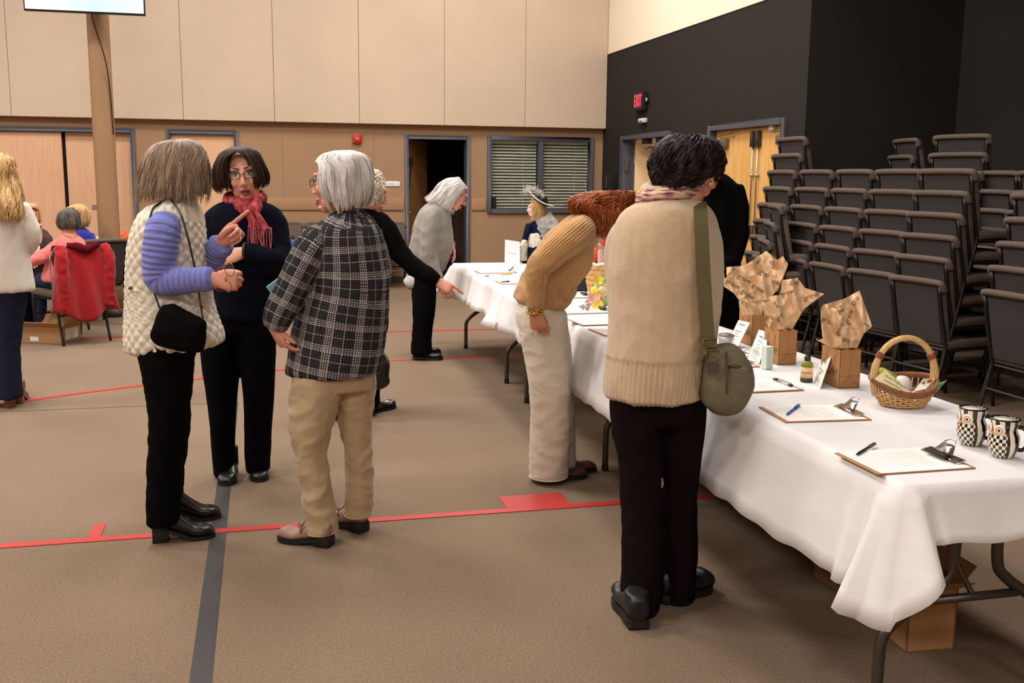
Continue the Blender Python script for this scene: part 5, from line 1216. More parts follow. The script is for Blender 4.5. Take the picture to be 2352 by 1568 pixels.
V, Fc = strip([(1608, 462, .06), (1607, 463, -.02), (1608, 470, -.10), (1610, 500, -.165), (1613, 560, -.195), (1617, 640, -.205), (1622, 720, -.21), (1627, 784, -.21)], .0215); mobj('strap', V, Fc, CAN2, o)
BRS = M('bag_brass', (120, 104, 70), .35, metal=.85)
def rect_ring(cx, cy, hw, hh, off, r=.0028): 
    return MB().tube([pl.pt(cx + hw * a, cy + hh * b, off) for a, b in ((-1, -.8), (-.85, -1), (.85, -1), (1, -.8), (1, .8), (.85, 1), (-.85, 1), (-1, .8), (-1, -.8))], r, 6)
rect_ring(1630, 787, 15, 9, -.215).build('slider_buckle', BRS, o, True); rect_ring(1636, 813, 15, 9, -.21).build('ring', BRS, o, True)
MB().obox(pl.pt(1630, 788, -.21), RT * .02, NF * .004, UP * .008).build('strap_fold', CAN2, o); MB().obox(pl.pt(1634, 800, -.205), RT * .017, NF * .003, UP * .016).build('strap_loop', CAN2, o)
tb = [pl.pt(x, y, -.212) for x, y in ((1622, 829), (1650, 829), (1650, 845), (1645, 858), (1628, 858), (1623, 845))]; tb2 = [q - NF * .005 for q in tb]; n6 = 6
mobj('leather_tab', tb + tb2, [tuple(range(6))[::-1], tuple(range(6, 12))] + [(i, (i + 1) % 6, 6 + (i + 1) % 6, 6 + i) for i in range(6)], BRN, o)
# ---------------------------------------------------------------- person in black behind the table
pl = Plane(2.95, 5.25)
tor = sect(pl, [(1632, 398, 1668, 404, .06), (1606, 412, 1690, 424, .12), (1592, 440, 1700, 452, .15), (1588, 500, 1702, 510, .16), (1590, 580, 1700, 586, .155), (1595, 660, 1698, 664, .155), (1600, 700, 1696, 700, .14)], 24)
aR = limb(pl, [(1682, 430, -.05, .06), (1694, 480, -.08, .06), (1694, 550, -.1, .055), (1680, 600, -.14, .045), (1650, 615, -.2, .04)], 22); aL = limb(pl, [(1604, 430, -.02, .06), (1596, 490, -.05, .058), (1598, 560, -.1, .052), (1620, 600, -.18, .042)], 20)
l1 = rows(pl, [(680, 1600, 1652, .11), (760, 1606, 1652, .09), (900, 1612, 1650, .075), (955, 1614, 1648, .07)]); l2_ = rows(pl, [(680, 1646, 1698, .11), (760, 1652, 1696, .09), (900, 1654, 1690, .075), (955, 1656, 1690, .07)])
hc = pl.pt(1622, 392, -.14); HR = basis(vdir(-.35, -.93), .75); f1 = vdir(-.3, -1)
h1 = Plane(2.95, 5.25).g + RT * -.03; h2 = Plane(2.95, 5.25).g + RT * .15 
c1_ = l1.C[-1]; c2_ = l2_.C[-1]
hd1 = hand_mesh(pl.pt(1650, 615, -.2), vdir(-.5, -.6) + UP * -.3, UP, -1); hd2 = hand_mesh(pl.pt(1620, 600, -.18), vdir(.2, -.7) + UP * -.4, UP, 1)
p = person('person in black bending behind the table, mostly hidden by the beige sweater', pl.g, [tor, aR, aL, l1, l2_, foot_loft(c1_ - f1 * .05, f1), foot_loft(c2_ - f1 * .05, f1)], (hc, HR, .95, pl.pt(1640, 420, -.06)), [hd1, hd2], SKIN)
garment('jacket', [tor, aR, aL], BLKK, p, .014, 4, (.006, (8, 8, 6))); garment('trousers', [l1, l2_], BLKCL, p, .015, 4, (.004, (9, 9, 9)))
for c_ in (c1_, c2_): shoe('shoe', c_ - f1 * .06, f1, BLEATH, BSOLE, p)
C_ = np.array([hc + HR @ np.array((0, -.01, z)) for z in (.13, .10, .05, .0, -.05)]); hair('hair', C_, np.array([HR[:, 0] * r for r in (.02, .07, .086, .088, .082)]), np.array([HR[:, 1] * r for r in (.025, .085, .105, .105, .09)]), HDB, p, open_ang=lambda t: 0 if t < .3 else .7, psi=PI / 2, nst=700, seed=41)
# ---------------------------------------------------------------- blonde woman in the white blazer, cut by the left edge
pl = Plane(-1.70, 7.05)
tor = rows(pl, [(448, -12, 26, .06), (460, -32, 46, .11), (478, -44, 60, .145), (520, -42, 62, .15), (560, -40, 62, .145), (610, -46, 66, .15), (650, -50, 74, .155), (666, -52, 76, .15)], 24)
aR = limb(pl, [(44, 472, -.02, .056), (58, 500, -.04, .06), (68, 535, -.06, .056), (66, 560, -.06, .052), (50, 580, -.16, .046), (30, 575, -.22, .038)], 24); aL = limb(pl, [(-30, 472, 0, .056), (-46, 520, 0, .058), (-52, 570, -.02, .05), (-30, 590, -.14, .04)], 20)
aR = limb(pl, [(44, 472, .0, .056), (58, 500, .02, .06), (70, 535, .03, .057), (68, 562, .08, .052), (50, 580, .17, .044), (30, 572, .22, .036)], 24)
lR = rows(pl, [(640, 2, 66, .11, -.02), (720, 0, 52, .1), (800, 2, 44, .085), (860, 6, 44, .085), (912, 4, 48, .1)]); lL = rows(pl, [(640, -46, 22, .11, .03), (720, -46, 14, .1, .04), (800, -34, 16, .085, .05), (912, -26, 24, .1, .05)])
fd = vdir(-.3, 1); c1_ = lR.C[-1]; c2_ = lL.C[-1]
hR_ = gz(42, 928); hL_ = gz(22, 935)
hc = pl.pt(-4, 404, 0); HR = basis(vdir(-.55, .83), .05)
hd1 = hand_mesh(pl.pt(30, 572, .22), vdir(-.5, .6) + UP * .2, UP, -1)
p = person('long-haired blonde woman in a white blazer at the left edge, seen from behind', pl.g, [tor, aR, aL, lR, lL, foot_loft(hR_, fd), foot_loft(hL_, fd)], (hc, HR, 1.0, pl.pt(6, 458, 0)), [hd1], SKIN)
WBL = knit('white_tweed', (218, 208, 196), .06, fuzz=260); DEN = knit('dark_denim', (34, 36, 52), .25, fuzz=500)
garment('blazer', [tor, aR, aL], WBL, p, .012, 4, (.005, (8, 8, 6))); garment('jeans', [lR, lL], DEN, p, .013, 4, (.004, (9, 9, 9)))
TANB = M('tan_leather', (132, 90, 62), .5, .1, 40)
for a in (hR_, hL_): shoe('heeled_boot', a, fd, TANB, TANB, p, .22, .04, .07, .012, .065, .15, .035)
HBL = hair_mat('blonde_hair', (140, 96, 50), (196, 154, 98), (226, 196, 146))
hair_px('hair', pl, [(-16, 352, 4, 350, .03, 0), (-36, 366, 22, 362, .085, 0), (-44, 392, 28, 388, .105, -.01), (-42, 420, 32, 416, .1, -.02), (-36, 450, 40, 446, .1, -.05), (-30, 478, 46, 474, .095, -.08), (-22, 496, 42, 494, .06, -.11), (-8, 508, 34, 500, .03, -.12)], HBL, p, open_ang=lambda t: 0 if t < .15 else .6, psi=2.1, nst=1500, fuzz=.01, wave=(.05, 14), tip=.03, seed=51, clump=1., lw=.0024, helix=(.010, 2))
# ================================================================ the seated group at the left, far tables
# chair with the red jacket
CHX, CHY, CHR = -1.56, 9.62, math.radians(126)
ch = copy_tree(CH0); ch.location = (CHX, CHY, 0); ch.rotation_euler = (0, 0, CHR); tag(ch, 'charcoal chair under the red jacket', 'chair'); ch['group'] = 'chairs of the seated group'
fw = np.array([math.cos(CHR), math.sin(CHR), 0]); sd = np.array([-math.sin(CHR), math.cos(CHR), 0])
def cpt(f, s_, z): return np.array([CHX, CHY, 0]) + fw * f + sd * s_ + UP * z
# jacket draped over the backrest: shell, two sleeves, collar
o = empty('jacket', cpt(0, 0, .3), world=True); tag(o, 'red jacket draped over the chair back beside the column', 'jacket')
REDJ = knit('red_fleece', (150, 26, 30), .14, fuzz=300); REDD = knit('maroon_lining', (84, 22, 32), .2)
V = []; nu_, nv_ = 26, 22
for j in range(nv_):
    t = j / (nv_ - 1); z = .875 - .62 * t
    for i in range(nu_):
        u = i / (nu_ - 1) * 2 - 1; wd = .215 + .10 * t ** .8; back = -.035 - .05 * math.sin(t * 2.2) - .016 * math.sin(u * 9 + t * 3) * t * 1.5 - .05 * (1 - abs(u)) * t
        wrap = max(0, abs(u) - .82) * .5
        V.append(cpt(back + wrap * (1 - .4 * t), u * wd, z - .05 * abs(u) ** 3 * (1 - t) - (.05 * math.sin(u * 4 + 1) * t)))
Fc = [(j * nu_ + i, j * nu_ + i + 1, (j + 1) * nu_ + i + 1, (j + 1) * nu_ + i) for j in range(nv_ - 1) for i in range(nu_ - 1)]
b_ = mobj('back', V, Fc, REDJ, o, True); m_ = b_.modifiers.new('t', 'SOLIDIFY'); m_.thickness = .012
V = [cpt(.09 + .03 * math.sin(k), u * .22, .89 - t * .33 - .02 * abs(u)) for k, t in enumerate(np.linspace(0, 1, 8)) for u in np.linspace(-1, 1, 12)]
b_ = mobj('lining', V, [(j * 12 + i, j * 12 + i + 1, (j + 1) * 12 + i + 1, (j + 1) * 12 + i) for j in range(7) for i in range(11)], REDD, o, True); m_ = b_.modifiers.new('t', 'SOLIDIFY'); m_.thickness = .01
def L3(pts): return limb3([np.append(cpt(*q[:3]), q[3]) for q in pts])
garment('collar', [L3([(-.02, -.14, .88, .022), (-.06, -.07, .875, .03), (-.075, 0, .85, .034), (-.06, .07, .875, .03), (-.02, .14, .88, .022)])], REDD, o, .010, 3, (.005, (14, 14, 14)))
garment('sleeve', [L3([(-.01, -.20, .86, .045), (-.07, -.205, .78, .05), (-.085, -.20, .62, .05), (-.08, -.19, .48, .046), (-.07, -.18, .34, .042)])], REDJ, o, .012, 3, (.008, (12, 12, 14)))
garment('sleeve', [L3([(-.01, .20, .86, .045), (-.06, .215, .78, .05), (-.07, .22, .62, .05), (-.065, .22, .48, .046), (-.05, .215, .30, .042)])], REDJ, o, .012, 3, (.008, (12, 12, 14)))
MB().tube([cpt(-.03, .30, .80 - k * .055) + fw * .01 * math.sin(k) for k in range(10)], .006, 6).build('zip', M('zip_grey', (130, 120, 116), .5, metal=.4), o, True)
# another chair beyond the column, for the woman in blue
ch = copy_tree(CH0); q = gz(232, 548, .86); ch.location = (-1.50, 10.6, 0); ch.rotation_euler = (0, 0, math.radians(125)); tag(ch, 'charcoal chair of the woman in blue, beside the column', 'chair', 'chairs of the seated group')
# --- seated woman in pink
pl = Plane(-1.86, 9.78)
def simple_seated(label, pl, tor, arms, legs, headc, R, hands, topmat, hairfn, skin, legmat, scale=1.0, glasses=None, topname='sweater', feet=()):
    p = person(label, pl.g, [tor] + arms + legs + [foot_loft(*f) for f in feet], (headc, R, scale, tor.C[0]), hands, skin, .006, glasses=glasses)
    garment(topname, [tor] + arms, topmat, p, .014, 4, (.006, (9, 9, 9))); garment('trousers', legs, legmat, p, .015, 4, (.005, (9, 9, 9)))
    for f in feet: shoe('shoe', f[0], f[1], BLEATH, BSOLE, p)
    hairfn(p); return p
PINK = knit('pink_knit', (222, 116, 112), .1, .016, 0, 500); 
tor = sect(pl, [(148, 538, 172, 540, .06), (134, 546, 186, 550, .12), (122, 562, 196, 568, .15), (114, 590, 190, 595, .155), (104, 615, 180, 622, .15), (98, 640, 172, 648, .15)], 22)
aN = limb(pl, [(140, 556, -.08, .055), (120, 575, -.12, .055), (95, 592, -.16, .05), (72, 600, -.12, .042)], 22); aF = limb(pl, [(140, 558, .1, .05), (112, 580, .12, .05), (80, 590, .1, .042)], 20)
seat = cpt(.3, 0, .53)
def fl(p_, r): return np.append(p_, r)
lg1 = limb3([fl(cpt(.16, -.09, .56), .10), fl(cpt(.36, -.10, .54), .085), fl(cpt(.56, -.10, .52), .075), fl(cpt(.62, -.10, .40), .065), fl(cpt(.58, -.1, .12), .05)], 26); lg2 = limb3([fl(cpt(.16, .09, .56), .10), fl(cpt(.36, .10, .54), .085), fl(cpt(.56, .11, .52), .075), fl(cpt(.63, .11, .40), .065), fl(cpt(.64, .11, .12), .05)], 26)
HGY = hair_mat('salt_pepper_hair', (46, 38, 34), (84, 74, 68), (140, 130, 122))
hf = lambda p: hair_px('hair', pl, [(156, 477, 166, 476, .03, 0), (138, 486, 178, 486, .08, 0), (132, 502, 182, 502, .092, 0), (134, 518, 182, 518, .088, 0), (144, 530, 174, 532, .065, 0)], HGY, p, open_ang=lambda t: 0 if t < .3 else .8, psi=PI - .55, nst=900, fuzz=.004, tip=.004, seed=61, thick=.82)
hd1 = hand_mesh(pl.pt(72, 600, -.12), vdir(-.8, .2) + UP * .5, vdir(-.3, -1), -1, (.2, .2, .2, .2)); hd2 = hand_mesh(pl.pt(80, 590, .1), vdir(-.5, .3) + UP * .7, vdir(.3, -1), 1, (.15, .15, .15, .2))
f1 = (cpt(.56, -.1, 0), fw); f2 = (cpt(.62, .11, 0), fw)
JEAN = knit('blue_denim', (44, 52, 74), .15, fuzz=500)
pp = simple_seated('short-haired woman in a pink sweater sitting with her back turned', pl, tor, [aN, aF], [lg1, lg2], pl.pt(158, 512, 0), basis(vdir(-.82, .57), .1), [hd1, hd2], PINK, hf, SKIN, JEAN, .98, M('black_frames', (28, 18, 16), .3), feet=(f1, f2))
MB().tube([pl.pt(150 + 28 * t, 541 + 3 * math.sin(t * 3), -.09) for t in np.linspace(0, 1, 9)], .005, 6).build('necklace', M('gold', (214, 176, 104), .25, metal=1.), pp, True)
# --- woman in blue beyond her
pl = Plane(-1.80, 11.0)
tor = sect(pl, [(170, 522, 192, 522, .06), (158, 530, 204, 532, .11), (150, 545, 212, 548, .145), (150, 590, 214, 595, .15), (152, 630, 212, 634, .15)], 18)
aN = limb(pl, [(204, 540, -.02, .05), (214, 565, -.06, .05), (206, 590, -.12, .045), (185, 600, -.14, .04)], 18); aF = limb(pl, [(158, 540, .02, .05), (148, 570, .04, .05), (140, 590, .1, .042)], 16)
s0 = np.array([-1.62, 10.75, 0]); f_ = np.array([math.cos(math.radians(125)), math.sin(math.radians(125)), 0]); s_ = np.array([-f_[1], f_[0], 0])
def mk(o_, k): return [limb3([fl(o_ + f_ * .12 + s_ * q * .09 + UP * .55, .095), fl(o_ + f_ * .5 + s_ * q * .1 + UP * .53, .08), fl(o_ + f_ * .56 + s_ * q * .1 + UP * .4, .065), fl(o_ + f_ * .54 + s_ * q * .1 + UP * .12, .05)], 20) for q in (-1, 1)]
RBL = knit('royal_blue_knit', (38, 44, 132), .12); HSB = hair_mat('strawberry_hair', (168, 116, 66), (210, 164, 112), (232, 204, 160), .5)
hf = lambda p: hair_px('hair', pl, [(176, 468, 186, 468, .03, 0), (158, 477, 198, 478, .08, 0), (152, 494, 204, 494, .095, 0), (154, 512, 202, 512, .09, 0), (164, 524, 194, 524, .07, 0)], HSB, p, open_ang=lambda t: 0 if t < .3 else .6, psi=2.3, nst=900, fuzz=.012, curl=1., wave=(.04, 12), tip=.006, seed=63, clump=1.2, lw=.002)
hd = hand_mesh(pl.pt(185, 600, -.14), vdir(-.8, .3), UP, -1)
simple_seated('curly-haired woman in royal blue sitting behind the pink sweater', pl, tor, [aN, aF], mk(s0, 1), pl.pt(178, 500, 0), basis(vdir(-.5, .85), .15), [hd], RBL, hf, SKIN, BLKCL, .95, feet=((s0 + f_ * .52 + s_ * .1, f_), (s0 + f_ * .52 - s_ * .1, f_)))
# --- blonde woman facing, dark top
pl = Plane(-2.62, 10.55)
tor = sect(pl, [(74, 528, 96, 526, .06), (58, 534, 108, 534, .1), (46, 548, 114, 548, .14), (48, 590, 110, 592, .145), (52, 630, 108, 634, .15)], 18)
aN = limb(pl, [(106, 545, -.02, .048), (112, 570, -.05, .046), (104, 592, -.12, .04), (92, 575, -.18, .034), (88, 558, -.2, .03)], 20); aF = limb(pl, [(56, 545, .02, .048), (48, 575, .0, .046), (60, 600, -.12, .04)], 16)
s0 = np.array([-2.52, 10.6, 0]); f_ = np.array([.5, -.86, 0]); s_ = np.array([.86, .5, 0]); DKP = M('dark_print', (54, 34, 40), .8, .4, 50)
hf = lambda p: hair_px('hair', pl, [(66, 466, 76, 466, .03, 0), (50, 476, 84, 476, .08, 0), (46, 494, 88, 494, .09, 0), (48, 512, 86, 510, .085, 0), (54, 522, 78, 518, .06, 0)], HSB, p, open_ang=lambda t: 0 if t < .25 else .85, psi=-.75, nst=900, fuzz=.012, curl=.8, wave=(.04, 12), tip=.006, seed=67, clump=1., lw=.002)
hd1 = hand_mesh(pl.pt(88, 560, -.2), vdir(-.05, .1) + UP * 1, vdir(-.2, 1), 1, (.1, .1, .1, .15), .12); hd2 = hand_mesh(pl.pt(60, 600, -.12), vdir(.5, -.5), UP, -1)
simple_seated('short-haired blonde woman in a dark print top sitting and raising a hand', pl, tor, [aN, aF], mk(s0, 1), pl.pt(69, 500, 0), basis(vdir(.6, -.8), .05), [hd1, hd2], DKP, hf, SKIN2, BLKCL, .95, topname='blouse', feet=((s0 + f_ * .52 + s_ * .1, f_), (s0 + f_ * .52 - s_ * .1, f_)))
ch = copy_tree(CH0); ch.location = (-2.66, 10.85, 0); ch.rotation_euler = (0, 0, math.radians(-60)); tag(ch, 'charcoal chair of the blonde seated woman', 'chair', 'chairs of the seated group')
# their round table
o = empty('round_table', (-2.75, 9.75, 0), world=True); tag(o, 'round table with a white cloth among the seated women', 'table')
MB().lathe([(.0, .715), (.42, .715), (.42, .74), (0, .74)], 40, (-2.85, 9.85, 0)).build('tabletop', TTOP, o, True)
MB().lathe([(.425, .745), (.445, .73), (.46, .62), (.47, .5)], 60, (-2.85, 9.85, 0)).add([], []).build('cloth', CLO, o, True)
MB().lathe([(.03, .03), (.03, .715)], 14, (-2.85, 9.85, 0)).lathe([(.25, 0), (.25, .02), (.04, .05)], 30, (-2.85, 9.85, 0)).build('pedestal', TLEG, o, True)
# cardboard box by the chair
CARD = M('cardboard', (168, 126, 84), .85, .06, 8, .2, 120); CARDD = M('cardboard_dark', (120, 86, 58), .9, .06, 8); LABW = M('paper_label', (224, 222, 216), .7)
def carton(name, c, rz, L, W_, H, label, mat=CARD, flaps=True, cat='box'):
    o = empty(name, (c[0], c[1], 0), rz); tag(o, label, cat)
    t_ = .005; mb = MB().box(-L / 2, L / 2, -W_ / 2, W_ / 2, .001, t_).box(-L / 2, L / 2, -W_ / 2, -W_ / 2 + t_, .001, H).box(-L / 2, L / 2, W_ / 2 - t_, W_ / 2, .001, H).box(-L / 2, -L / 2 + t_, -W_ / 2, W_ / 2, .001, H).box(L / 2 - t_, L / 2, -W_ / 2, W_ / 2, .001, H)
    mb.build('body', mat, o)
    if flaps:
        for (a, b, c_, d) in (((-L / 2, -W_ / 2, H), (L / 2, -W_ / 2, H), (L / 2, -W_ / 2 - .08, H + .05), (-L / 2, -W_ / 2 - .08, H + .05)), ((L / 2, -W_ / 2, H), (L / 2, W_ / 2, H), (L / 2 + .06, W_ / 2, H + .07), (L / 2 + .06, -W_ / 2, H + .07)), ((-L / 2, W_ / 2, H), (L / 2, W_ / 2, H), (L / 2, W_ / 2 + .05, H + .1), (-L / 2, W_ / 2 + .05, H + .1))):
            A, B, C_, D_ = map(np.array, (a, b, c_, d)); n = np.cross(B - A, D_ - A); n = n / np.linalg.norm(n) * .002
            mobj('flap', [A - n, B - n, C_ - n, D_ - n, A + n, B + n, C_ + n, D_ + n], [(3, 2, 1, 0), (4, 5, 6, 7), (0, 1, 5, 4), (1, 2, 6, 5), (2, 3, 7, 6), (3, 0, 4, 7)], mat, o)
    else: MB().box(-L / 2, L / 2, -W_ / 2, W_ / 2, H - t_, H).build('lid', mat, o)
    return o
bA, bB, bC = gz(57, 787), gz(122, 791), gz(178, 778)
e1 = bB - bA; a1_ = math.atan2(e1[1], e1[0]); cc_ = (bA + bC) / 2 + np.array([0, .05, 0])
bx = carton('cardboard_box', (bB[0] - .06, bB[1] + .22), a1_ + .12, .42, .30, .15, 'open cardboard box on the carpet under the red jacket')
MB().box(-.1, -.02, -.1515, -.1502, .02, .06).build('shipping_label', LABW, bx); MB().box(.2102, .2115, -.1, .1, .03, .13).build('barcode_label', LABW, bx)
# far trestle table with odds and ends
def far_table(x0, x1, y0, y1, z, label):
    o = empty('side_table', ((x0 + x1) / 2, (y0 + y1) / 2, 0), world=True); tag(o, label, 'table')
    MB().box(x0, x1, y0, y1, z - .03, z).build('tabletop', M('tan_laminate', (176, 128, 86), .5, .06, 6), o, bevel=.004)
    MB().box(x0 + .03, x1 - .03, y0 + .03, y1 - .03, z - .12, z - .03).build('apron', GAPB, o)
    for x in (x0 + .06, x1 - .06):
        for y in (y0 + .06, y1 - .06): MB().tube([(x, y, 0), (x, y, z - .1)], .018, 8).build('leg', TLEG, o, True)
    return o
far_table(-1.78, .05, 12.0, 12.65, .72, 'tan side table behind the column with small things on it')
def lump(name, c, r, mat, label, cat, seed=1, amp=.3):
    mb = MB().ell((0, 0, 0), (1, 1, 1), 26, 16); P = np.array(mb.v); h = fbm(P, (2.2, 2.2, 2.2), seed); P = P * (1 + amp * h)[:, None] * np.array(r); P[:, 2] = np.maximum(P[:, 2], -r[2] * .75)
    o = mobj(name, P + np.array(c) + UP * r[2] * .75, mb.f, mat, None, True); tag(o, label, cat); return o
p = gy(279, 545, 12.3); lump('orange_bag', (p[0], 12.3, .72), (.075, .07, .08), M('orange_vinyl', (232, 86, 40), .5, .15, 20), 'crumpled orange bag on the side table', 'bag', 3)
p = gy(454, 530, 12.3); o = empty('travel_mug', (p[0], 12.3, .72), world=True); MB().lathe([(.034, 0), (.042, .1), (.042, .11)], 22, (p[0], 12.3, .72)).build('cup', BLKV, o, True); MB().lathe([(.045, .11), (.045, .125), (.03, .13)], 22, (p[0], 12.3, .72)).build('lid', BLKV, o, True); tag(o, 'black lidded mug on the side table', 'mug')
p = gy(458, 545, 12.2); lump('folded_cloth', (p[0], 12.15, .72), (.09, .08, .03), M('purple_cloth', (66, 34, 104), .8, .2, 20), 'purple folded cloth in front of the black mug', 'cloth', 5, .15)
p = gy(449, 545, 12.1); lump('folded_cloth', (p[0], 12.07, .72), (.035, .04, .022), M('red_cloth', (190, 40, 44), .8, .2, 20), 'small red cloth beside the purple one', 'cloth', 6, .15)
p = gy(206, 520, 12.25); o = empty('paper_stack', (p[0], 12.25, .72), world=True)
for k in range(5): MB().obox((p[0] + .01 * math.sin(k * 2), 12.25, .722 + k * .016), (.12, .02 * math.sin(k), 0), (-.015, .09, 0), (0, 0, .007)).build('sheaf', M(['paper_white', 'paper_grey'][k % 2], [(220, 216, 206), (150, 146, 142)][k % 2], .7), o)
tag(o, 'stack of papers and folders left of the column', 'papers')
# blue bin under it
q = gz(287, 672); o = empty('storage_bin', (q[0] + .08, 12.3, 0), world=True); BLB = M('blue_plastic', (34, 132, 178), .4, .05, 10)
xb = q[0] + .08; MB().add([(xb + sx_ * w_, 12.3 + sy_ * w_ * .8, z_) for z_, w_ in ((.001, .11), (.3, .14)) for sx_, sy_ in ((-1, -1), (1, -1), (1, 1), (-1, 1))], [(3, 2, 1, 0), (4, 5, 6, 7), (0, 1, 5, 4), (1, 2, 6, 5), (2, 3, 7, 6), (3, 0, 4, 7)]).build('tub', BLB, o, bevel=.01)
MB().box(xb - .15, xb + .15, 12.18, 12.42, .3, .325).build('lid', BLB, o, bevel=.008); tag(o, 'blue plastic bin under the side table', 'bin')
lump('dark_bag', (xb - .05, 12.33, .325), (.11, .09, .09), GAPB, 'dark soft bag on the blue bin', 'bag', 8)
# bottle on a chair along the far wall, box on another
p = gy(673, 560, 13.75); o = empty('water_bottle', (p[0], 13.8, .475), world=True); BLW = M('blue_bottle', (36, 82, 140), .3, .1, 20)
MB().lathe([(.035, 0), (.037, .01), (.037, .15), (.03, .17), (.016, .185), (.016, .195)], 22, (p[0], 13.8, .475)).build('flask', BLW, o, True); MB().lathe([(.02, .195), (.02, .225), (0, .228)], 16, (p[0], 13.8, .475)).build('cap', BLKV, o, True)
MB().tube([(p[0] + .018 * math.cos(a), 13.8, .7 + .02 * math.sin(a)) for a in np.linspace(0, PI, 9)], .004, 6).build('carry_loop', BLKV, o, True); tag(o, 'blue water bottle with a black cap on a chair by the far wall', 'bottle')
p = gy(905, 545, 13.8); o = carton('cardboard_box', (p[0], 13.8), .1, .2, .16, .2, 'small tan box on the chair left of the dark doorway', flaps=False); o.location[2] = .476
# ================================================================ things on the tables
ZT = .7468
PAPER = M('white_paper', (238, 234, 228), .8, .02, 60); HARDB = M('hardboard', (168, 118, 76), .7, .12, 90); CHROME = M('chrome', (206, 202, 198), .18, metal=1.); BLKPL = M('black_plastic', (26, 25, 26), .4); INK = M('print_ink', (140, 136, 140), .8); INKD = M('dark_ink', (60, 58, 62), .8)
def ruled(n, w_, l_, z, parent, mat=INK, x0=0., y0=0.):
    mb = MB()
    for k in range(n):
        y = y0 + l_ * (k / (n - 1) - .5); ww = w_ * (.5 if k % 7 == 0 else .92); mb.add([(x0 - w_ / 2, y - .0005, z), (x0 - w_ / 2 + ww, y - .0005, z), (x0 - w_ / 2 + ww, y + .0005, z), (x0 - w_ / 2, y + .0005, z)], [(0, 1, 2, 3)])
    return mb.build('printed_lines', mat, parent)
def clipboard(B, ang, label, z=ZT, clip='chrome', W_=.228, L_=.315):
    """B the near left corner, ang the direction of the long side (the clip end is far along it)"""
    d = np.array([math.cos(ang), math.sin(ang)]); n = np.array([-d[1], d[0]]); c = np.array(B[:2]) + d * L_ / 2 + n * W_ / 2
    o = empty('clipboard', (c[0], c[1], z), ang - PI / 2); tag(o, label, 'clipboard', 'sign-up clipboards')
    bd = MB().box(-W_ / 2, W_ / 2, -L_ / 2, L_ / 2, 0, .0035).build('board', HARDB, o); bev(bd, .0012, 1)
    pp = MB().box(-.105, .105, -L_ / 2 + .012, L_ / 2 - .015, .0037, .0046).build('paper', PAPER, o); ruled(22, .16, .2, .0048, pp, y0=-.03)
    y1 = L_ / 2 - .008
    if clip == 'chrome':
        cl = MB().obox((0, y1 - .018, .009), (.075, 0, 0), (0, .017, .004), (0, -.0008, .003)).build('clip', CHROME, o, bevel=.001, seg=1)
        V = [(x, y1 - .03 + .03 * t, .012 + .030 * t ** 1.5) for t in np.linspace(0, 1, 6) for x in (-.05 * (1 - t * .5), .05 * (1 - t * .5))]
        q = mobj('lever', V, [(2 * i, 2 * i + 1, 2 * i + 3, 2 * i + 2) for i in range(5)], CHROME, cl, True); m_ = q.modifiers.new('t', 'SOLIDIFY'); m_.thickness = .0015
        MB().tube([(-.022, y1, .043), (-.012, y1 + .012, .052), (.012, y1 + .012, .052), (.022, y1, .043)], .002, 6).build('loop', CHROME, cl, True)
    elif clip == 'wire':
        cl = MB().tube([(-.06, y1 - .02, .008), (.06, y1 - .02, .008)], .004, 8).tube([(-.055, y1 - .02, .01), (-.06, y1 - .005, .012), (.06, y1 - .005, .012), (.055, y1 - .02, .01)], .0016, 6).build('clip', CHROME, o, True)
        for s in (-1, 1): MB().ell((s * .055, y1 - .016, .010), (.011, .009, .006)).build('end_cap', BLKPL, cl, True)
    if clip == 'black':
        cl = MB().obox((0, y1 - .018, .009), (.075, 0, 0), (0, .017, .004), (0, -.0008, .003)).build('clip', CHROME, o, bevel=.001, seg=1)
        V = [(x, y1 - .03 + .03 * t, .012 + .030 * t ** 1.5) for t in np.linspace(0, 1, 6) for x in (-.05 * (1 - t * .5), .05 * (1 - t * .5))]
        q = mobj('lever', V, [(2 * i, 2 * i + 1, 2 * i + 3, 2 * i + 2) for i in range(5)], CHROME, cl, True); m_ = q.modifiers.new('t', 'SOLIDIFY'); m_.thickness = .0015
        MB().obox((0, y1 - .035, .017), (.042, 0, 0), (0, .013, 0), (0, 0, .006)).build('grip', BLKPL, cl, bevel=.005)
        MB().tube([(-.022, y1, .043), (-.012, y1 + .012, .052), (.012, y1 + .012, .052), (.022, y1, .043)], .002, 6).build('loop', CHROME, cl, True)
    return o
def adir(p, q): return math.atan2(q[1] - p[1], q[0] - p[0])
B_, C_, A_ = gz(2016, 1091, ZT), gz(2242, 1076, ZT), gz(1913, 1041, ZT)
clipboard(B_, adir(B_, C_), 'clipboard nearest the table corner, black grip on its clip', clip='black', L_=np.linalg.norm(C_ - B_), W_=np.linalg.norm(A_ - B_) * .98)
B2, C2, A2_ = gz(1804, 971, ZT), gz(2003, 965, ZT), gz(1740, 935, ZT)
clipboard(B2, adir(B2, C2), 'clipboard with a blue pen, in front of the handled basket', L_=np.linalg.norm(C2 - B2), W_=np.linalg.norm(A2_ - B2) * .98)
C3 = gz(1845, 897, ZT); clipboard(C3[:2] - np.array([math.cos(.02), math.sin(.02)]) * .31, .02, 'clipboard with a black wire clip, in front of the green bottle', clip='wire')
C4 = gz(1744, 843, ZT); clipboard(C4[:2] - np.array([1, 0]) * .31, .0, 'clipboard half hidden by the olive bag, beside the mint box')
B5 = gz(1337, 750, .7445); clipboard(B5, .05, 'clipboard at the table joint right of the white jeans', z=.7480)
B6 = gz(1296, 722, .7445); clipboard(B6, .03, 'clipboard with a dark clip beside the silver bow', z=.7440, clip='black')
B7 = gz(1262, 686, .7445); clipboard(B7, .03, 'clipboard just behind the waist of the camel sweater', z=.7440, clip='black')
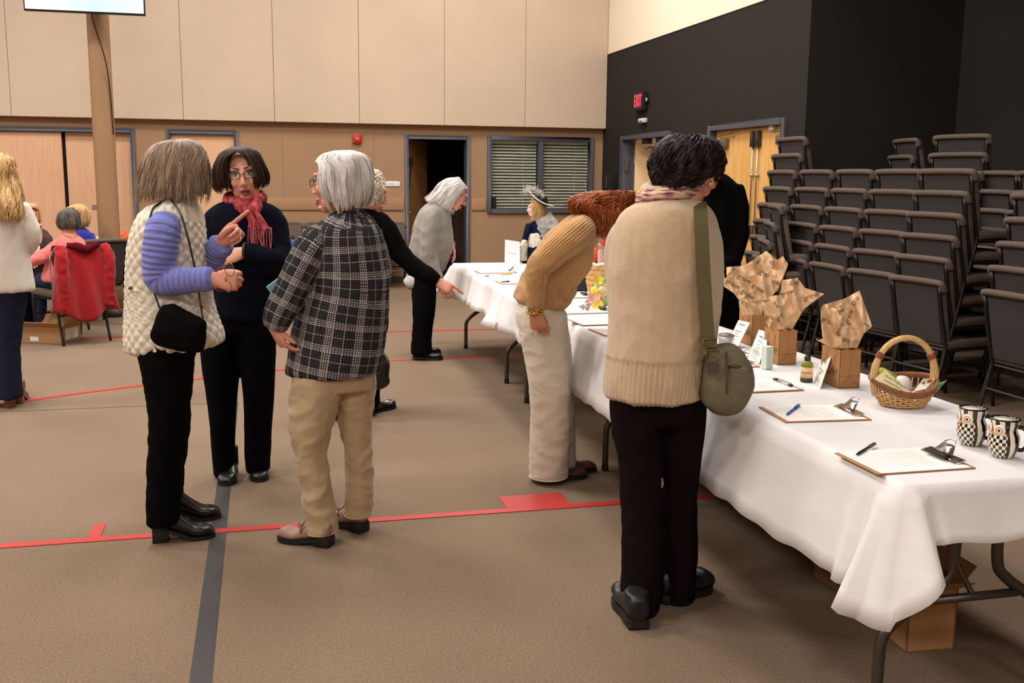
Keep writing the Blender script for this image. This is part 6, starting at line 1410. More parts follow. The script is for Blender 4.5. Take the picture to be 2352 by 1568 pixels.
B8 = gz(1100, 628, .746); clipboard(B8, -.03, 'clipboard on the farthest table, nearest its far end', z=.7458)
B9 = gz(1154, 653, .746); clipboard(B9, .03, 'clipboard on the farthest table beside the yellow pencil', z=.7458)
B10 = gz(1388, 772, ZT); clipboard(B10, .05, 'clipboard under the arm of the beige sweater', z=ZT)
def pen(P, Q, mat, label, z, name='pen', cat='pen', r=.0042, cap=None):
    P = np.array([*P[:2], z + r]); Q = np.array([*Q[:2], z + r]); d = (Q - P) / np.linalg.norm(Q - P); L = np.linalg.norm(Q - P)
    o = empty(name, P, world=True); tag(o, label, cat)
    MB().tube([P, P + d * .012, P + d * .014, P + d * L], [.0012, r * .8, r, r], 10).build('barrel', mat, o, True)
    MB().tube([P + d * L * .62, P + d * L], r * 1.15, 10).build('cap', cap or mat, o, True); MB().obox(P + d * L * .8 + UP * r * 1.3, d * L * .15, np.cross(d, UP) * .0018, UP * .001).build('clip', cap or mat, o)
pen(gz(1806, 958, ZT), gz(1835, 936, ZT), M('blue_pen', (44, 92, 176), .25), 'blue ballpoint pen lying on a clipboard', ZT + .0048)
pen(gz(1966, 1051, ZT), gz(2009, 1026, ZT), BLKPL, 'black pen lying on the nearest clipboard', ZT + .0048, cap=M('grey_pen_cap', (90, 90, 88), .35))
pen(gz(1146, 632, .746), gz(1174, 630, .746), M('yellow_pencil', (226, 178, 62), .5), 'yellow pencil on the farthest table', .7458, 'pencil', 'pencil')
pen(gz(1113, 636, .746), gz(1122, 634, .746), M('orange_crayon', (216, 120, 60), .5), 'orange pencil stub on the farthest table', .7458, 'pencil', 'pencil')
pen(gz(1150, 650, .746), gz(1170, 649, .746), BLKPL, 'black pen on a clipboard of the farthest table', .7508)
# ---- owl mugs
MUG = NT('checked_glaze'); v = MUG.obj(); s = MUG.sep(v); th = MUG.math('ARCTAN2', s[1], s[0])
chk = MUG.math('MODULO', MUG.math('ADD', MUG.math('FLOOR', MUG.math('MULTIPLY', th, 30 / (2 * PI) + .0)), MUG.math('FLOOR', MUG.math('MULTIPLY', s[2], 105))), 2.)
chk = MUG.math('ABSOLUTE', chk)
strp = MUG.math('GREATER_THAN', MUG.math('SINE', MUG.math('ADD', MUG.math('MULTIPLY', th, 9.0), MUG.math('MULTIPLY', s[2], 12))), .0)
isfront = MUG.math('GREATER_THAN', MUG.math('ABSOLUTE', th), 2.0)       # owl breast looks to local -x
isup = MUG.math('GREATER_THAN', s[2], .072)
white = srgb((232, 222, 202)); blk = srgb((18, 16, 18))
cA = MUG.mix(MUG.math('MULTIPLY', isfront, MUG.math('SUBTRACT', 1, isup)), MUG.mix(strp, white, blk), MUG.mix(chk, white, blk))
MUG.color(cA); MUG.set(Roughness=.12); MUG.b.inputs['Coat Weight'].default_value = .6; MUG = MUG.m
GLB = M('black_glaze', (16, 14, 16), .12); GLW = M('cream_glaze', (234, 222, 202), .15); GLO = M('orange_glaze', (214, 140, 70), .2)
def owl_mug(px, py, label):
    c = gz(px, py, ZT); o = empty('owl_mug', (c[0], c[1], ZT), math.radians(-2)); tag(o, label, 'mug', 'checked owl mugs')
    k = 1.0
    prof = [(.0, .0005), (.026, .0005), (.030, .004), (.038, .02), (.0425, .042), (.040, .062), (.034, .074), (.033, .08), (.036, .092), (.0385, .106), (.0385, .109), (.0345, .109), (.033, .095), (.029, .075), (.034, .05), (.030, .012), (.0, .008)]
    MB().lathe(prof, 48).build('body', MUG, o, True)
    MB().tube([(.0368 * math.cos(a), .0368 * math.sin(a), .109) for a in np.linspace(0, 2 * PI, 40)], .0028, 8).build('rim', GLB, o, True)
    MB().lathe([(.0325, .108), (.031, .09), (.027, .07), (.0, .066)], 40).build('inside', GLW, o, True)
    for q in (-1, 1):
        a = PI + q * .55; R_ = .0345; n = np.array([math.cos(a), math.sin(a), 0]); tn = np.array([-n[1], n[0], 0]); cen = n * (R_ + .001) + UP * .081
        Rb = np.stack([tn, UP, n], 1)
        e = MB().ell(cen, (.0165, .0165, .005), 20, 8, Rb).build('eye_disc', GLW, o, True)
        MB().tube([cen + n * .0042 + (tn * math.cos(t) + UP * math.sin(t)) * .0085 for t in np.linspace(0, 2 * PI, 22)], .0014, 6).build('eye_ring', GLO, e, True)
        MB().ell(cen + n * .004, (.0042, .0042, .002), 14, 6, Rb).build('pupil', GLB, e, True)
        MB().tube([cen + n * .0035 + tn * .009 * t - UP * (.004 + .004 * (1 - t * t)) for t in np.linspace(-1, 1, 9)], .0011, 6).build('brow_line', GLB, e, True)
    MB().add([(-.034, -.005, .075), (-.034, .005, .075), (-.047, 0, .066), (-.036, 0, .058)], [(0, 1, 2), (1, 3, 2), (3, 0, 2), (0, 3, 1)]).build('beak', GLO, o)
    P = spline([(.034, 0, .09), (.05, 0, .088), (.062, 0, .068), (.06, 0, .042), (.05, 0, .028), (.036, 0, .026)], 20); R2 = np.array([[math.cos(.9), math.sin(.9), 0], [-math.sin(.9), math.cos(.9), 0], [0, 0, 1]])
    MB().tube([R2 @ q for q in P], .0058, 10).build('handle', GLB, o, True)
    return o
owl_mug(2229, 1020, 'checked owl mug farther from the table edge, touching the other mug'); owl_mug(2302, 1048, 'checked owl mug nearest the right edge of the picture')
# ---- handled wicker basket
WIL = M('willow', (206, 164, 108), .6, .18, 50, .3, 120); WILB = M('brown_willow', (128, 78, 44), .6, .2, 50, .3, 120); WRAP = M('wrap_cane', (140, 72, 38), .5, .15, 80)
bc = gz(2072, 931, ZT); bc = np.array([bc[0], bc[1], ZT]); a_ang = math.atan2(RT[1], RT[0]) + .06
o = empty('wicker_basket', bc, a_ang); tag(o, 'oval wicker basket with an arched handle, full of gifts', 'basket')
def bprof(h): return .070 + .036 * math.sin(min(1, h / .085) * PI / 2), .056 + .03 * math.sin(min(1, h / .085) * PI / 2)
NS = 30
mb = MB().add([(.072 * math.cos(a), .058 * math.sin(a), .002 + zz) for zz in (0, .006) for a in np.linspace(0, 2 * PI, 32, endpoint=False)], [tuple(range(32))[::-1], tuple(range(32, 64))] + [(i, (i + 1) % 32, 32 + (i + 1) % 32, 32 + i) for i in range(32)]); mb.build('base', WILB, o)
for k in range(6):
    h = .006 + k * .0085; rx, ry = bprof(h); P = []
    for i in range(NS * 5 + 1):
        a = 2 * PI * i / (NS * 5); wv = .0030 * math.cos(a * NS / 2 + PI * (k % 2)); P.append(((rx + wv) * math.cos(a), (ry + wv) * math.sin(a), h + .0006 * math.sin(a * 7 + k)))
    MB().tube(P, .0029, 7).build('weaver', WIL, o, True)
def rimz(a): return .080 + .010 * math.cos(2 * a) + .018 * math.sin(a)
mb = MB()
for i in range(NS):
    a = 2 * PI * (i + .5) / NS; P = []
    for h in np.linspace(.002, rimz(a), 7): rx, ry = bprof(h); P.append((rx * math.cos(a), ry * math.sin(a), h))
    MB().tube(P, .0028, 6).build('stake', WIL, o, True)
for k in range(7):
    P = []; ph = k * 2 * PI / 7
    for i in range(121):
        a = 2 * PI * i / 120; rx, ry = bprof(.09); q = a * 9 + ph; rr = .0065
        P.append(((rx + .004 + rr * math.cos(q)) * math.cos(a), (ry + .004 + rr * math.cos(q)) * math.sin(a), rimz(a) + .002 + rr * 1.2 * math.sin(q)))
    MB().tube(P, .0034, 6).build('rim_strand', WILB, o, True)
HS = []
for k in range(9):
    P = []; ph = k * 2 * PI / 9
    for i in range(61):
        t = i / 60; a = PI * (1 - t); fl_ = abs(math.cos(a)); x = .106 * math.cos(a) * (1 - .0 * fl_); z = .09 + .145 * math.sin(a) ** .85
        sp = .0078 + .006 * max(0, fl_ - .9) * 8; q = ph + t * 7
        nrm = np.array([math.cos(a), 0, math.sin(a)]); P.append(np.array([x, 0, z]) + nrm * sp * math.cos(q) * .8 + np.array([0, 1, 0]) * sp * math.sin(q))
    P = [P[0] + np.array([.012, 0, -.055])] + P + [P[-1] + np.array([-.012, 0, -.055])]
    MB().tube(P, .0042, 6).build('handle_cane', WIL, o, True)
for a in (math.radians(148), math.radians(32)):
    for j in range(6):
        aa = a + (j - 2.5) * .026; cx = np.array([.106 * math.cos(aa), 0, .09 + .145 * math.sin(aa) ** .85]); tn = np.array([-math.sin(aa), 0, math.cos(aa)]); nr = np.array([math.cos(aa), 0, math.sin(aa)])
        MB().tube([cx + (nr * math.cos(q) + np.array([0, 1, 0]) * math.sin(q)) * .0128 for q in np.linspace(0, 2 * PI, 20)], .002, 6).build('handle_wrap', WRAP, o, True)
plb = Plane(bc[0], bc[1])
def slab(name, quad, th, mat, parent=None):
    A, B, C, D = map(np.asarray, quad); n = np.cross(B - A, D - A); n = n / np.linalg.norm(n) * th
    return mobj(name, [A, B, C, D, A + n, B + n, C + n, D + n], [(3, 2, 1, 0), (4, 5, 6, 7), (0, 1, 5, 4), (1, 2, 6, 5), (2, 3, 7, 6), (3, 0, 4, 7)], mat, parent)
def quad_at(pl, corners): return [pl.pt(*c) for c in corners]
def scribble(name, quad, rows_, mat, parent, lift=.0008, seed=1, amp=.5, r=.0005):
    """unreadable handwriting: rows of (u0,u1,v,height)"""
    A, B, C, D = map(np.asarray, quad); n = np.cross(B - A, D - A); n = n / np.linalg.norm(n); g_ = np.random.default_rng(seed); mb = MB()
    if n @ (CAM - A) < 0: n = -n
    for (u0, u1, v_, h) in rows_:
        m_ = max(6, int((u1 - u0) * 60)); P = []
        for i in range(m_):
            u = u0 + (u1 - u0) * i / (m_ - 1); vv = v_ + h * (g_.uniform(-1, 1) if amp else 0); P.append(A + (B - A) * u + (D - A) * vv + n * lift)
        mb.tube(P, r, 4)
    return mb.build(name, mat, parent)
# gifts in it
def soft(name, pl, rows_, mat, label, cat, group=None, power=2.0, voxel=.005, fold=(.002, (30, 30, 30))):
    o = garment(name, [sect(pl, rows_, 18, power=power)], mat, None, voxel, 4, fold); tag(o, label, cat, group); return o
GRN = M('olive_plush', (158, 154, 48), .9, .15, 60, .3, 300)
soft('plush_mitt', plb, [(2004, 862, 2008, 854, .02, .03), (2014, 868, 2028, 845, .03, .03), (2030, 872, 2044, 852, .03, .03), (2044, 886, 2060, 862, .025, .03)], GRN, 'larger olive green plush in the handled basket', 'plush')
soft('plush_mitt', plb, [(2000, 862, 2003, 858, .012, .01), (1999, 872, 2012, 862, .018, .01), (2004, 882, 2016, 872, .018, .01)], GRN, 'smaller olive green plush at the basket rim', 'plush')
cq = quad_at(plb, [(2007, 869, -.03), (2033, 847, .0), (2096, 904, -.005), (2088, 916, -.03)]); cq = quad_at(plb, [(2008, 870, -.045), (2087, 916, -.065), (2096, 905, -.055), (2033, 848, -.02)])
o = empty('gift_card', cq[0], world=True); tag(o, 'cream hand-lettered card in the handled basket', 'card'); slab('card', cq, .001, M('cream_card', (238, 226, 176), .7), o)
scribble('handwriting', cq, [(.12, .5, .62, .09), (.5, .92, .56, .09), (.2, .6, .3, .05), (.62, .8, .28, .05)], M('pen_ink', (58, 66, 60), .7), o, .0025, 3, r=.0007)
o = empty('white_cup', plb.pt(2078, 905, .0), world=True); tag(o, 'white ceramic cup with a little face in the handled basket', 'cup')
cc = plb.pt(2070, 903, .01); cup = MB().lathe([(.001, .062), (.012, .0605), (.024, .054), (.0305, .04), (.032, .01), (.033, -.02), (.0, -.02)], 30, cc); cup.build('cup', M('cup_white', (226, 222, 214), .3), o, True)
e1 = plb.pt(2074, 880, -.013); MB().ell(e1, (.0035, .0035, .006)).build('eye', BLKPL, o, True); MB().ell(e1 + RT * .014 - UP * .001, (.0035, .0035, .006)).build('eye', BLKPL, o, True)
sq = quad_at(plb, [(2098, 899, -.04), (2126, 893, -.045), (2148, 869, -.02), (2120, 870, -.015)]); o = empty('greeting_card', sq[0], world=True); tag(o, 'white and green greeting card with red marks in the basket', 'card')
slab('card', sq, .001, M('card_white', (232, 228, 224), .6), o); A, B, C, D = sq; slab('green_band', [A + (D - A) * .62 - NF * .0015, B + (C - B) * .62 - NF * .0015, C - NF * .0015, D - NF * .0015], .0004, M('card_green', (168, 190, 140), .6), o)
for u, v_ in ((.35, .6), (.82, .72), (.7, .66)): MB().ell(A + (B - A) * u + (D - A) * v_ - NF * .003, (.005, .001, .006), 10, 6).build('red_mark', M('card_red', (206, 70, 60), .6), o, True)
sq = quad_at(plb, [(2116, 917, -.07), (2150, 902, -.07), (2176, 872, -.05), (2142, 885, -.05)]); o = empty('seed_packet', sq[0], world=True); tag(o, 'green seed packet sticking out of the basket on the right', 'packet')
slab('packet', sq, .0015, M('packet_green', (96, 128, 76), .4, .35, 40), o); A, B, C, D = sq; slab('window', [A + (B - A) * .3 + (D - A) * .3 - NF * .002, B - (B - A) * .1 + (D - A) * .4 - NF * .002, C - (C - D) * .15 - (D - A) * .15 - NF * .002, D + (B - A) * .3 - (D - A) * .2 - NF * .002], .0004, M('packet_leafy', (70, 84, 50), .5, .4, 60), o)
o = empty('ribbon_coil', plb.pt(2110, 905, -.05), world=True); tag(o, 'coil of green and cream striped ribbon in the basket', 'ribbon')
for k in range(9): MB().tube([plb.pt(2094 + k * 3.1 + 7 * math.sin(t) + t * 2, 917 - 9 * t - 2 * math.sin(t * 2), -.07) for t in np.linspace(0, 2.0, 10)], .0022, 6).build('ribbon_turn', M('ribbon_green', (120, 136, 72), .7) if k % 2 == 0 else M('ribbon_cream', (214, 208, 160), .7), o, True)
# ---- kraft gift bags with printed tissue
KRAFT = M('kraft_paper', (176, 126, 78), .8, .05, 25, .2, 160); KRAFTI = M('kraft_inside', (150, 104, 64), .85); TISS = NT('kraft_tissue'); v = TISS.obj(); n_ = TISS.noise(v, 35, 3)
TISS.color(TISS.ramp(n_, [(.3, srgb((222, 184, 142))), (.7, srgb((234, 200, 160)))])); TISS.set(Roughness=.6); TISS.b.inputs['Transmission Weight'].default_value = 0; TISS.bump(n_, .1, .004); TISS = TISS.m
PRINT = M('tissue_print', (112, 100, 72), .8)
def tissue(pl, poly, prints, parent, off0=0., depth=.05, seed=1, name='tissue_sheet', amp=.014):
    g_ = np.random.default_rng(seed); ph = g_.uniform(0, 6, 6); yb = max(p[1] for p in poly); yt = min(p[1] for p in poly); xm = sum(p[0] for p in poly) / len(poly)
    def off(px, py):
        t = (yb - py) / (yb - yt); r1 = (px - xm) / 40
        cre = abs(math.sin(r1 * 2.6 + ph[0] + t * 1.2)) * .8 + abs(math.sin(r1 * 5.3 + t * 4 + ph[1])) * .4 + .35 * math.sin(t * 7 + r1 * 3 + ph[2])
        return off0 + depth * (t - .3) * .6 + amp * 2.6 * (cre - .6) * (.35 + t) + .03 * abs(mnoise.noise(Vector((px * .045, py * .03, ph[4])))) - .02 * r1 * r1 * .6
    bm = bmesh.new(); vs_ = [bm.verts.new((p[0], p[1], 0)) for p in poly]; f = bm.faces.new(vs_); bmesh.ops.triangulate(bm, faces=[f]); 
    for _ in range(4):
        bmesh.ops.subdivide_edges(bm, edges=[e for e in bm.edges if e.calc_length() > 4], cuts=1, use_grid_fill=True); bmesh.ops.triangulate(bm, faces=bm.faces[:])
    V = [pl.pt(q.co.x, q.co.y, off(q.co.x, q.co.y)) for q in bm.verts]; bm.verts.index_update(); Fc = [tuple(q.index for q in f.verts) for f in bm.faces]; bm.free()
    o_ = mobj(name, V, Fc, TISS, parent, False); m_ = o_.modifiers.new('t', 'SOLIDIFY'); m_.thickness = .0006
    for (tx, px, py, sz, ang) in prints:
        Vt, Ft = TEXTS[tx]; ca, sa = math.cos(ang), math.sin(ang); P = []
        for q in Vt:
            sz_ = sz * .85; x = px + sz_ * (q[0] * ca + q[1] * sa); y = py + sz_ * (q[0] * sa - q[1] * ca); P.append(pl.pt(x, y, off(x, y) - .0035))
        mobj('lettering', P, Ft, PRINT, o_)
    return o_
TEXTS = {t_: text_mesh(t_, 1.) for t_ in ('grow', 'ow', 'gro', 'GROW!')}
def gift_bag(c, wx_, wy_, h, label, pl_sheets):
    o = empty('gift_bag', (c[0] + wx_ / 2, c[1] + wy_ / 2, ZT), world=True); tag(o, label, 'gift bag', 'kraft gift bags')
    x0, x1, y0, y1 = c[0], c[0] + wx_, c[1], c[1] + wy_; z0, z1 = ZT, ZT + h; t_ = .0012
    mb = MB().box(x0, x1, y0, y0 + t_, z0, z1).box(x0, x1, y1 - t_, y1, z0, z1).box(x0, x0 + t_, y0, y1, z0, z1).box(x1 - t_, x1, y0, y1, z0, z1).box(x0, x1, y0, y1, z0, z0 + t_)
    b_ = mb.build('bag', KRAFT, o)
    MB().tube([(x0 + .0, y0 - .0006, z0 + .045), (x1, y0 - .0006, z0 + .045)], .0009, 4).tube([(x0, y0 - .0006, z0), ((x0 + x1) / 2, y0 - .0006, z0 + .043), (x1, y0 - .0006, z0)], .0009, 4).tube([((x0 + x1) / 2, y0 - .0006, z0 + .045), ((x0 + x1) / 2, y0 - .0006, z1)], .0008, 4).build('fold_crease', KRAFTI, b_)
    for (xx, s) in ((x0 - .003, -1), (x1 + .003, 1)):
        ym = (y0 + y1) / 2; MB().tube(spline([(xx, ym - .03, z1 - .02), (xx - .004, ym - .028, z1 - .055), (xx - .008, ym, z1 - .085), (xx - .004, ym + .028, z1 - .055), (xx, ym + .03, z1 - .02)], 18), .002, 6).build('handle', KRAFT, o, True)
    Vt, Ft = TEXTS['GROW!']; sc = (wy_ * .8) / (Vt[:, 0].max() - Vt[:, 0].min())
    mobj('lettering', [(x0 - .0008, (y0 + y1) / 2 - q[0] * sc, z0 + h * .38 + q[1] * sc * 1.3) for q in Vt], Ft, M('bag_print', (110, 74, 44), .8), b_)
    pl = Plane((x0 + x1) / 2, (y0 + y1) / 2)
    for k, (poly, prints, off0, dep) in enumerate(pl_sheets): tissue(pl, poly, prints, o, off0, dep, k + int(x0 * 100))
    return o
cf = gz(1926, 892, ZT); cr = gz(1974, 890, ZT)
polyC = [(1873, 776), (1878, 782), (1890, 777), (1885, 735), (1886, 709), (1891, 700), (1939, 686), (1974, 667), (1989, 709), (1984, 723), (2003, 749), (1984, 766), (1971, 769), (1968, 800), (1923, 800), (1900, 794)]
polyC2 = [(1886, 712), (1912, 706), (1938, 715), (1945, 745), (1962, 760), (1968, 798), (1925, 800), (1902, 796), (1892, 778)]
gift_bag((cf[0], cf[1]), cr[0] - cf[0], .13, .143, 'kraft gift bag nearest the handled basket, tissue standing tall', [
    (polyC, [('gro', 1963, 690, 20, -.9), ('grow', 1950, 728, 20, -1.2), ('ow', 1990, 745, 14, .5)], .03, .05), (polyC2, [('gro', 1898, 736, 20, .55), ('grow', 1928, 755, 18, -1.1), ('ow', 1932, 713, 16, -.4), ('gro', 1944, 780, 16, .2)], -.02, .03)])
cf = gz(1787, 838, ZT); cr = gz(1824, 835, ZT)
polyB = [(1797, 643), (1832, 638), (1826, 663), (1849, 661), (1893, 675), (1847, 709), (1820, 756), (1775, 758), (1762, 746), (1790, 690)]
polyB2 = [(1750, 695), (1769, 680), (1794, 677), (1806, 690), (1800, 720), (1800, 756), (1770, 758), (1760, 742), (1757, 725)]
gift_bag((cf[0], cf[1]), cr[0] - cf[0], .13, .143, 'kraft gift bag behind the mint box, tissue fanned to the right', [
    (polyB, [('gro', 1824, 648, 18, .2), ('grow', 1808, 672, 18, -.3), ('grow', 1862, 680, 20, -.35)], .03, .05), (polyB2, [('ow', 1783, 700, 16, .8), ('gro', 1768, 728, 18, .1), ('gro', 1790, 728, 16, -.9), ('ow', 1760, 690, 14, -.2)], -.02, .03)])
cf = gz(1729, 724, ZT + .143); 
polyA = [(1668, 613), (1710, 610), (1715, 617), (1724, 618), (1760, 576), (1785, 597), (1798, 588), (1810, 606), (1806, 619), (1796, 646), (1786, 667), (1757, 692), (1752, 728), (1722, 730), (1700, 692), (1684, 672), (1663, 658), (1662, 640), (1669, 637)]
polyA2 = [(1669, 637), (1690, 634), (1724, 642), (1748, 626), (1804, 618), (1794, 646), (1784, 668), (1757, 694), (1748, 728), (1716, 730), (1704, 700), (1690, 674)]
polyA3 = [(1697, 690), (1716, 688), (1738, 700), (1744, 712), (1730, 724), (1706, 722), (1698, 706)]
gift_bag((cf[0], cf[1]), .085, .13, .143, 'kraft gift bag farthest back, with the largest spread of tissue', [
    (polyA, [('gro', 1776, 608, 18, 1.4), ('ow', 1744, 600, 16, 2.2), ('ow', 1680, 622, 18, -.9)], .03, .05), (polyA2, [('grow', 1710, 640, 20, .5), ('grow', 1683, 652, 20, .5), ('gro', 1756, 628, 20, .45), ('grow', 1742, 662, 18, .55), ('grow', 1718, 676, 20, .55), ('ow', 1783, 648, 18, .5)], -.015, .03), (polyA3, [('gro', 1713, 698, 18, 1.1)], -.045, .0)])
# ---- sign holders
ACR = NT('clear_acrylic'); ACR.color((.96, .97, .98)); ACR.set(Roughness=.03, Alpha=.25); ACR = ACR.m
def sign(label, bl, br, tr, tl, ztop, rows_, band=None, seed=1):
    A, B, C, D = gz(*bl, ZT), gz(*br, ZT), gz(*tr, ztop), gz(*tl, ztop)
    o = empty('sign_holder', (A + B) / 2, world=True); tag(o, label, 'sign', 'small tent signs')
    n = np.cross(B - A, D - A); n /= np.linalg.norm(n); n = n if n @ (CAM - A) > 0 else -n
    slab('card', [A, B, C, D], .001, PAPER, o); back = (A + B) / 2 - np.array([n[0], n[1], 0]) * .06
    slab('acrylic', [A + n * .002, B + n * .002, C + n * .002, D + n * .002], .001, ACR, o)
    slab('foot', [A, B, B - np.array([n[0], n[1], 0]) * .05 + UP * .002, A - np.array([n[0], n[1], 0]) * .05 + UP * .002], .0015, ACR, o)
    scribble('printed_text', [A, B, C, D], rows_, INKD, o, .0045, seed, r=.0006)
    if band: u0, u1, v0, v1 = band; f = lambda u, v_: A + (B - A) * u + (D - A) * v_ + n * .0042; mobj('blue_band', [f(u0, v0), f(u1, v0), f(u1, v1), f(u0, v1)], [(0, 1, 2, 3)], M('sign_band', (150, 186, 208), .6), o)
    return o
sign('slanted white sign beside the bag nearest the handled basket', (1870, 876), (1884, 893), (1911, 815), (1895, 804), ZT + .115, [(.3, .7, .78, .04), (.2, .85, .47, .02), (.35, .65, .37, .02), (.3, .6, .2, .008), (.2, .8, .14, .006)], seed=2)
sign('slanted white sign with a blue band behind the mint box', (1719.5, 819), (1743, 837), (1771, 765), (1744, 757), ZT + .115, [(.3, .75, .82, .05), (.4, .6, .55, .02), (.4, .65, .46, .02), (.15, .8, .38, .006), (.15, .85, .34, .006), (.15, .8, .30, .006), (.2, .8, .26, .006), (.2, .7, .2, .006), (.15, .75, .1, .008)], (.3, .62, .66, .72), 4)
sign('slanted white sign in front of the bag farthest back', (1669, 793), (1693, 800), (1723, 741), (1697, 735), ZT + .115, [(.25, .8, .86, .03), (.2, .8, .6, .02), (.25, .6, .5, .02), (.25, .65, .41, .02), (.3, .7, .28, .006), (.25, .6, .18, .006), (.2, .6, .08, .006)], seed=6)
A, B, C, D = gz(1159, 605, .746), gz(1194, 606, .746), None, None; y_ = A[1]; D = gy(1160, 550, A[1]); C = gy(1194, 555, B[1])
o = empty('sign_holder', (A + B) / 2, world=True); tag(o, 'upright white sign standing in front of the doll', 'sign'); slab('card', [A, B, C, D], .002, M('pale_card', (222, 222, 228), .6), o); slab('foot', [A, B, B + np.array([0, -.06, .002]), A + np.array([0, -.06, .002])], .0015, ACR, o)
scribble('printed_text', [A, B, C, D], [(.25, .45, .44, .02), (.5, .8, .42, .02)], INK, o, .003, 7, r=.0012)
# ---- mint box, dropper bottle, tin
q = gz(1759, 849, ZT); o = empty('mint_carton', q, world=True); tag(o, 'slim pale mint carton standing before a kraft bag', 'box'); MINT = M('mint_card', (196, 212, 196), .5, .02, 20)
d1 = np.array([math.cos(.1), math.sin(.1), 0]); d2 = np.array([-d1[1], d1[0], 0]); cb = q + d1 * .0165 + d2 * .0185 + UP * .046
MB().obox(cb, d1 * .0165, d2 * .0185, UP * .0455).build('carton', MINT, o, bevel=.0008, seg=1); MB().obox(cb + UP * .0465, d1 * .016, d2 * .018, UP * .0006).build('lid_flap', M('mint_lid', (214, 226, 206), .5), o)
mb = MB()
for k in range(7): mb.obox(cb - d2 * .0188 + UP * (.03 - .0095 * k), d1 * (.005 + .004 * ((k * 7) % 3)), d2 * .0001, UP * .0007)
mb.build('printed_text', M('mint_print', (168, 188, 172), .6), o)
q = gz(1852, 876, ZT); o = empty('dropper_bottle', q, world=True); tag(o, 'green glass bottle with a black dropper top', 'bottle'); q = np.array([q[0], q[1], ZT])
OLG = NT('olive_glass'); OLG.color(srgb((150, 152, 60))); OLG.set(Roughness=.05); OLG.b.inputs['Transmission Weight'].default_value = .55; OLG.b.inputs['IOR'].default_value = 1.3; OLG = OLG.m
MB().lathe([(0, .001), (.021, .001), (.0232, .004), (.0232, .062), (.021, .071), (.014, .079), (.010, .083), (.010, .088), (0, .088)], 34, q).build('glass', OLG, o, True)
MB().lathe([(.0234, .002), (.0234, .017)], 34, q).build('herb_sediment', M('herbs', (64, 62, 34), .8, .5, 120), o, True)
MB().lathe([(.0236, .017), (.0236, .058)], 34, q).build('label', M('bottle_label', (226, 186, 140), .6, .25, 14), o, True)
MB().lathe([(.012, .083), (.0125, .097), (.009, .099), (.0065, .103), (.006, .120), (.004, .126), (0, .127)], 22, q).build('dropper_cap', BLKPL, o, True)
Vt, Ft = text_mesh('lavender', .013, .3); f0 = math.atan2(-q[1], -q[0]); mobj('lettering', [q + np.array([.0242 * math.cos(f0 + v_[0] / .0236), .0242 * math.sin(f0 + v_[0] / .0236), .038 + v_[1]]) for v_ in Vt], Ft, INKD, o)
q = gz(1668, 792, ZT); o = empty('candle_tin', q, world=True); tag(o, 'small grey tin half hidden by the beige sweater', 'tin'); MB().lathe([(0, .0005), (.036, .0005), (.036, .045)], 30, (q[0], q[1], ZT)).build('tin', M('grey_tin', (168, 164, 156), .4, metal=.4), o, True); MB().lathe([(.037, .045), (.037, .052), (0, .053)], 30, (q[0], q[1], ZT)).build('lid', M('grey_tin_lid', (120, 114, 104), .4, metal=.5), o, True)
# ---- big woven gift basket with sweets
o = empty('gift_basket', (*gz(1395, 690, .746)[:2], .7455), 0); tag(o, 'large round woven basket of sweets behind the camel sweater', 'basket'); FLATW = M('flat_cane', (206, 160, 104), .7, .15, 40, .3, 120); gc = np.array(o.location)
nr, nc = 7, 22
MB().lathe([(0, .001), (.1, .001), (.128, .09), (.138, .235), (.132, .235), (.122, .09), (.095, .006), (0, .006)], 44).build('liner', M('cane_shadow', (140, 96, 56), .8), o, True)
for k in range(nr):
    z0 = .006 + k * .0325; piece = {}
    for i in range(nc):
        if (i + k) % 2 == 0: continue
        r_ = lambda z: np.interp(z, [0, .09, .235], [.104, .132, .142]); a0 = 2 * PI * i / nc; wd = 2 * PI / nc * 1.35; V = []
        for zz in (z0 + .002, z0 + .0305):
            for t in np.linspace(-.5, .5, 5): rr = r_(zz) + .004 * math.cos(t * PI); V.append((rr * math.cos(a0 + t * wd), rr * math.sin(a0 + t * wd), zz))
        mobj('cane_strip', V, [(j, j + 1, 6 + j, 5 + j) for j in range(4)], FLATW, o, True)
for i in range(nc):
    a = 2 * PI * i / nc; r_ = lambda z: np.interp(z, [0, .09, .235], [.103, .131, .141]); V = []
    for zz in np.linspace(.004, .232, 7):
        for t in (-.5, .5): V.append((r_(zz) * math.cos(a + t * .2), r_(zz) * math.sin(a + t * .2), zz))
    mobj('cane_stake', V, [(2 * j, 2 * j + 1, 2 * j + 3, 2 * j + 2) for j in range(6)], FLATW, o, True)
MB().tube([(.14 * math.cos(a), .14 * math.sin(a), .237 + .004 * math.sin(a * 11)) for a in np.linspace(0, 2 * PI, 60)], .009, 8).build('frilled_edge', M('white_frill', (232, 224, 216), .8, .05, 60, .4), o, True)
def candy(name, dx, dy, z, sx_, sy_, sz_, rz, tilt, mat, label, cat='sweets', b=.006):
    o_ = MB().box(-sx_, sx_, -sy_, sy_, -sz_, sz_).build(name, mat); bev(o_, b, 2); o_.location = (gc[0] + dx, gc[1] + dy, gc[2] + z); o_.rotation_euler = (tilt, .1, rz); tag(o_, label, cat); return o_
candy('candy_box', -.095, -.03, .27, .016, .012, .065, .2, .1, M('orange_pack', (222, 92, 36), .4), 'orange candy stick at the left of the sweets basket')
candy('candy_bag', -.055, -.06, .275, .035, .014, .05, .1, -.3, M('white_red_pack', (226, 180, 176), .4, .3, 40), 'white and red candy bag in the sweets basket')
candy('candy_bag', -.005, -.075, .262, .032, .014, .045, -.2, -.25, M('yellow_pack', (240, 190, 60), .4, .15, 30), 'yellow candy bag in front in the sweets basket')
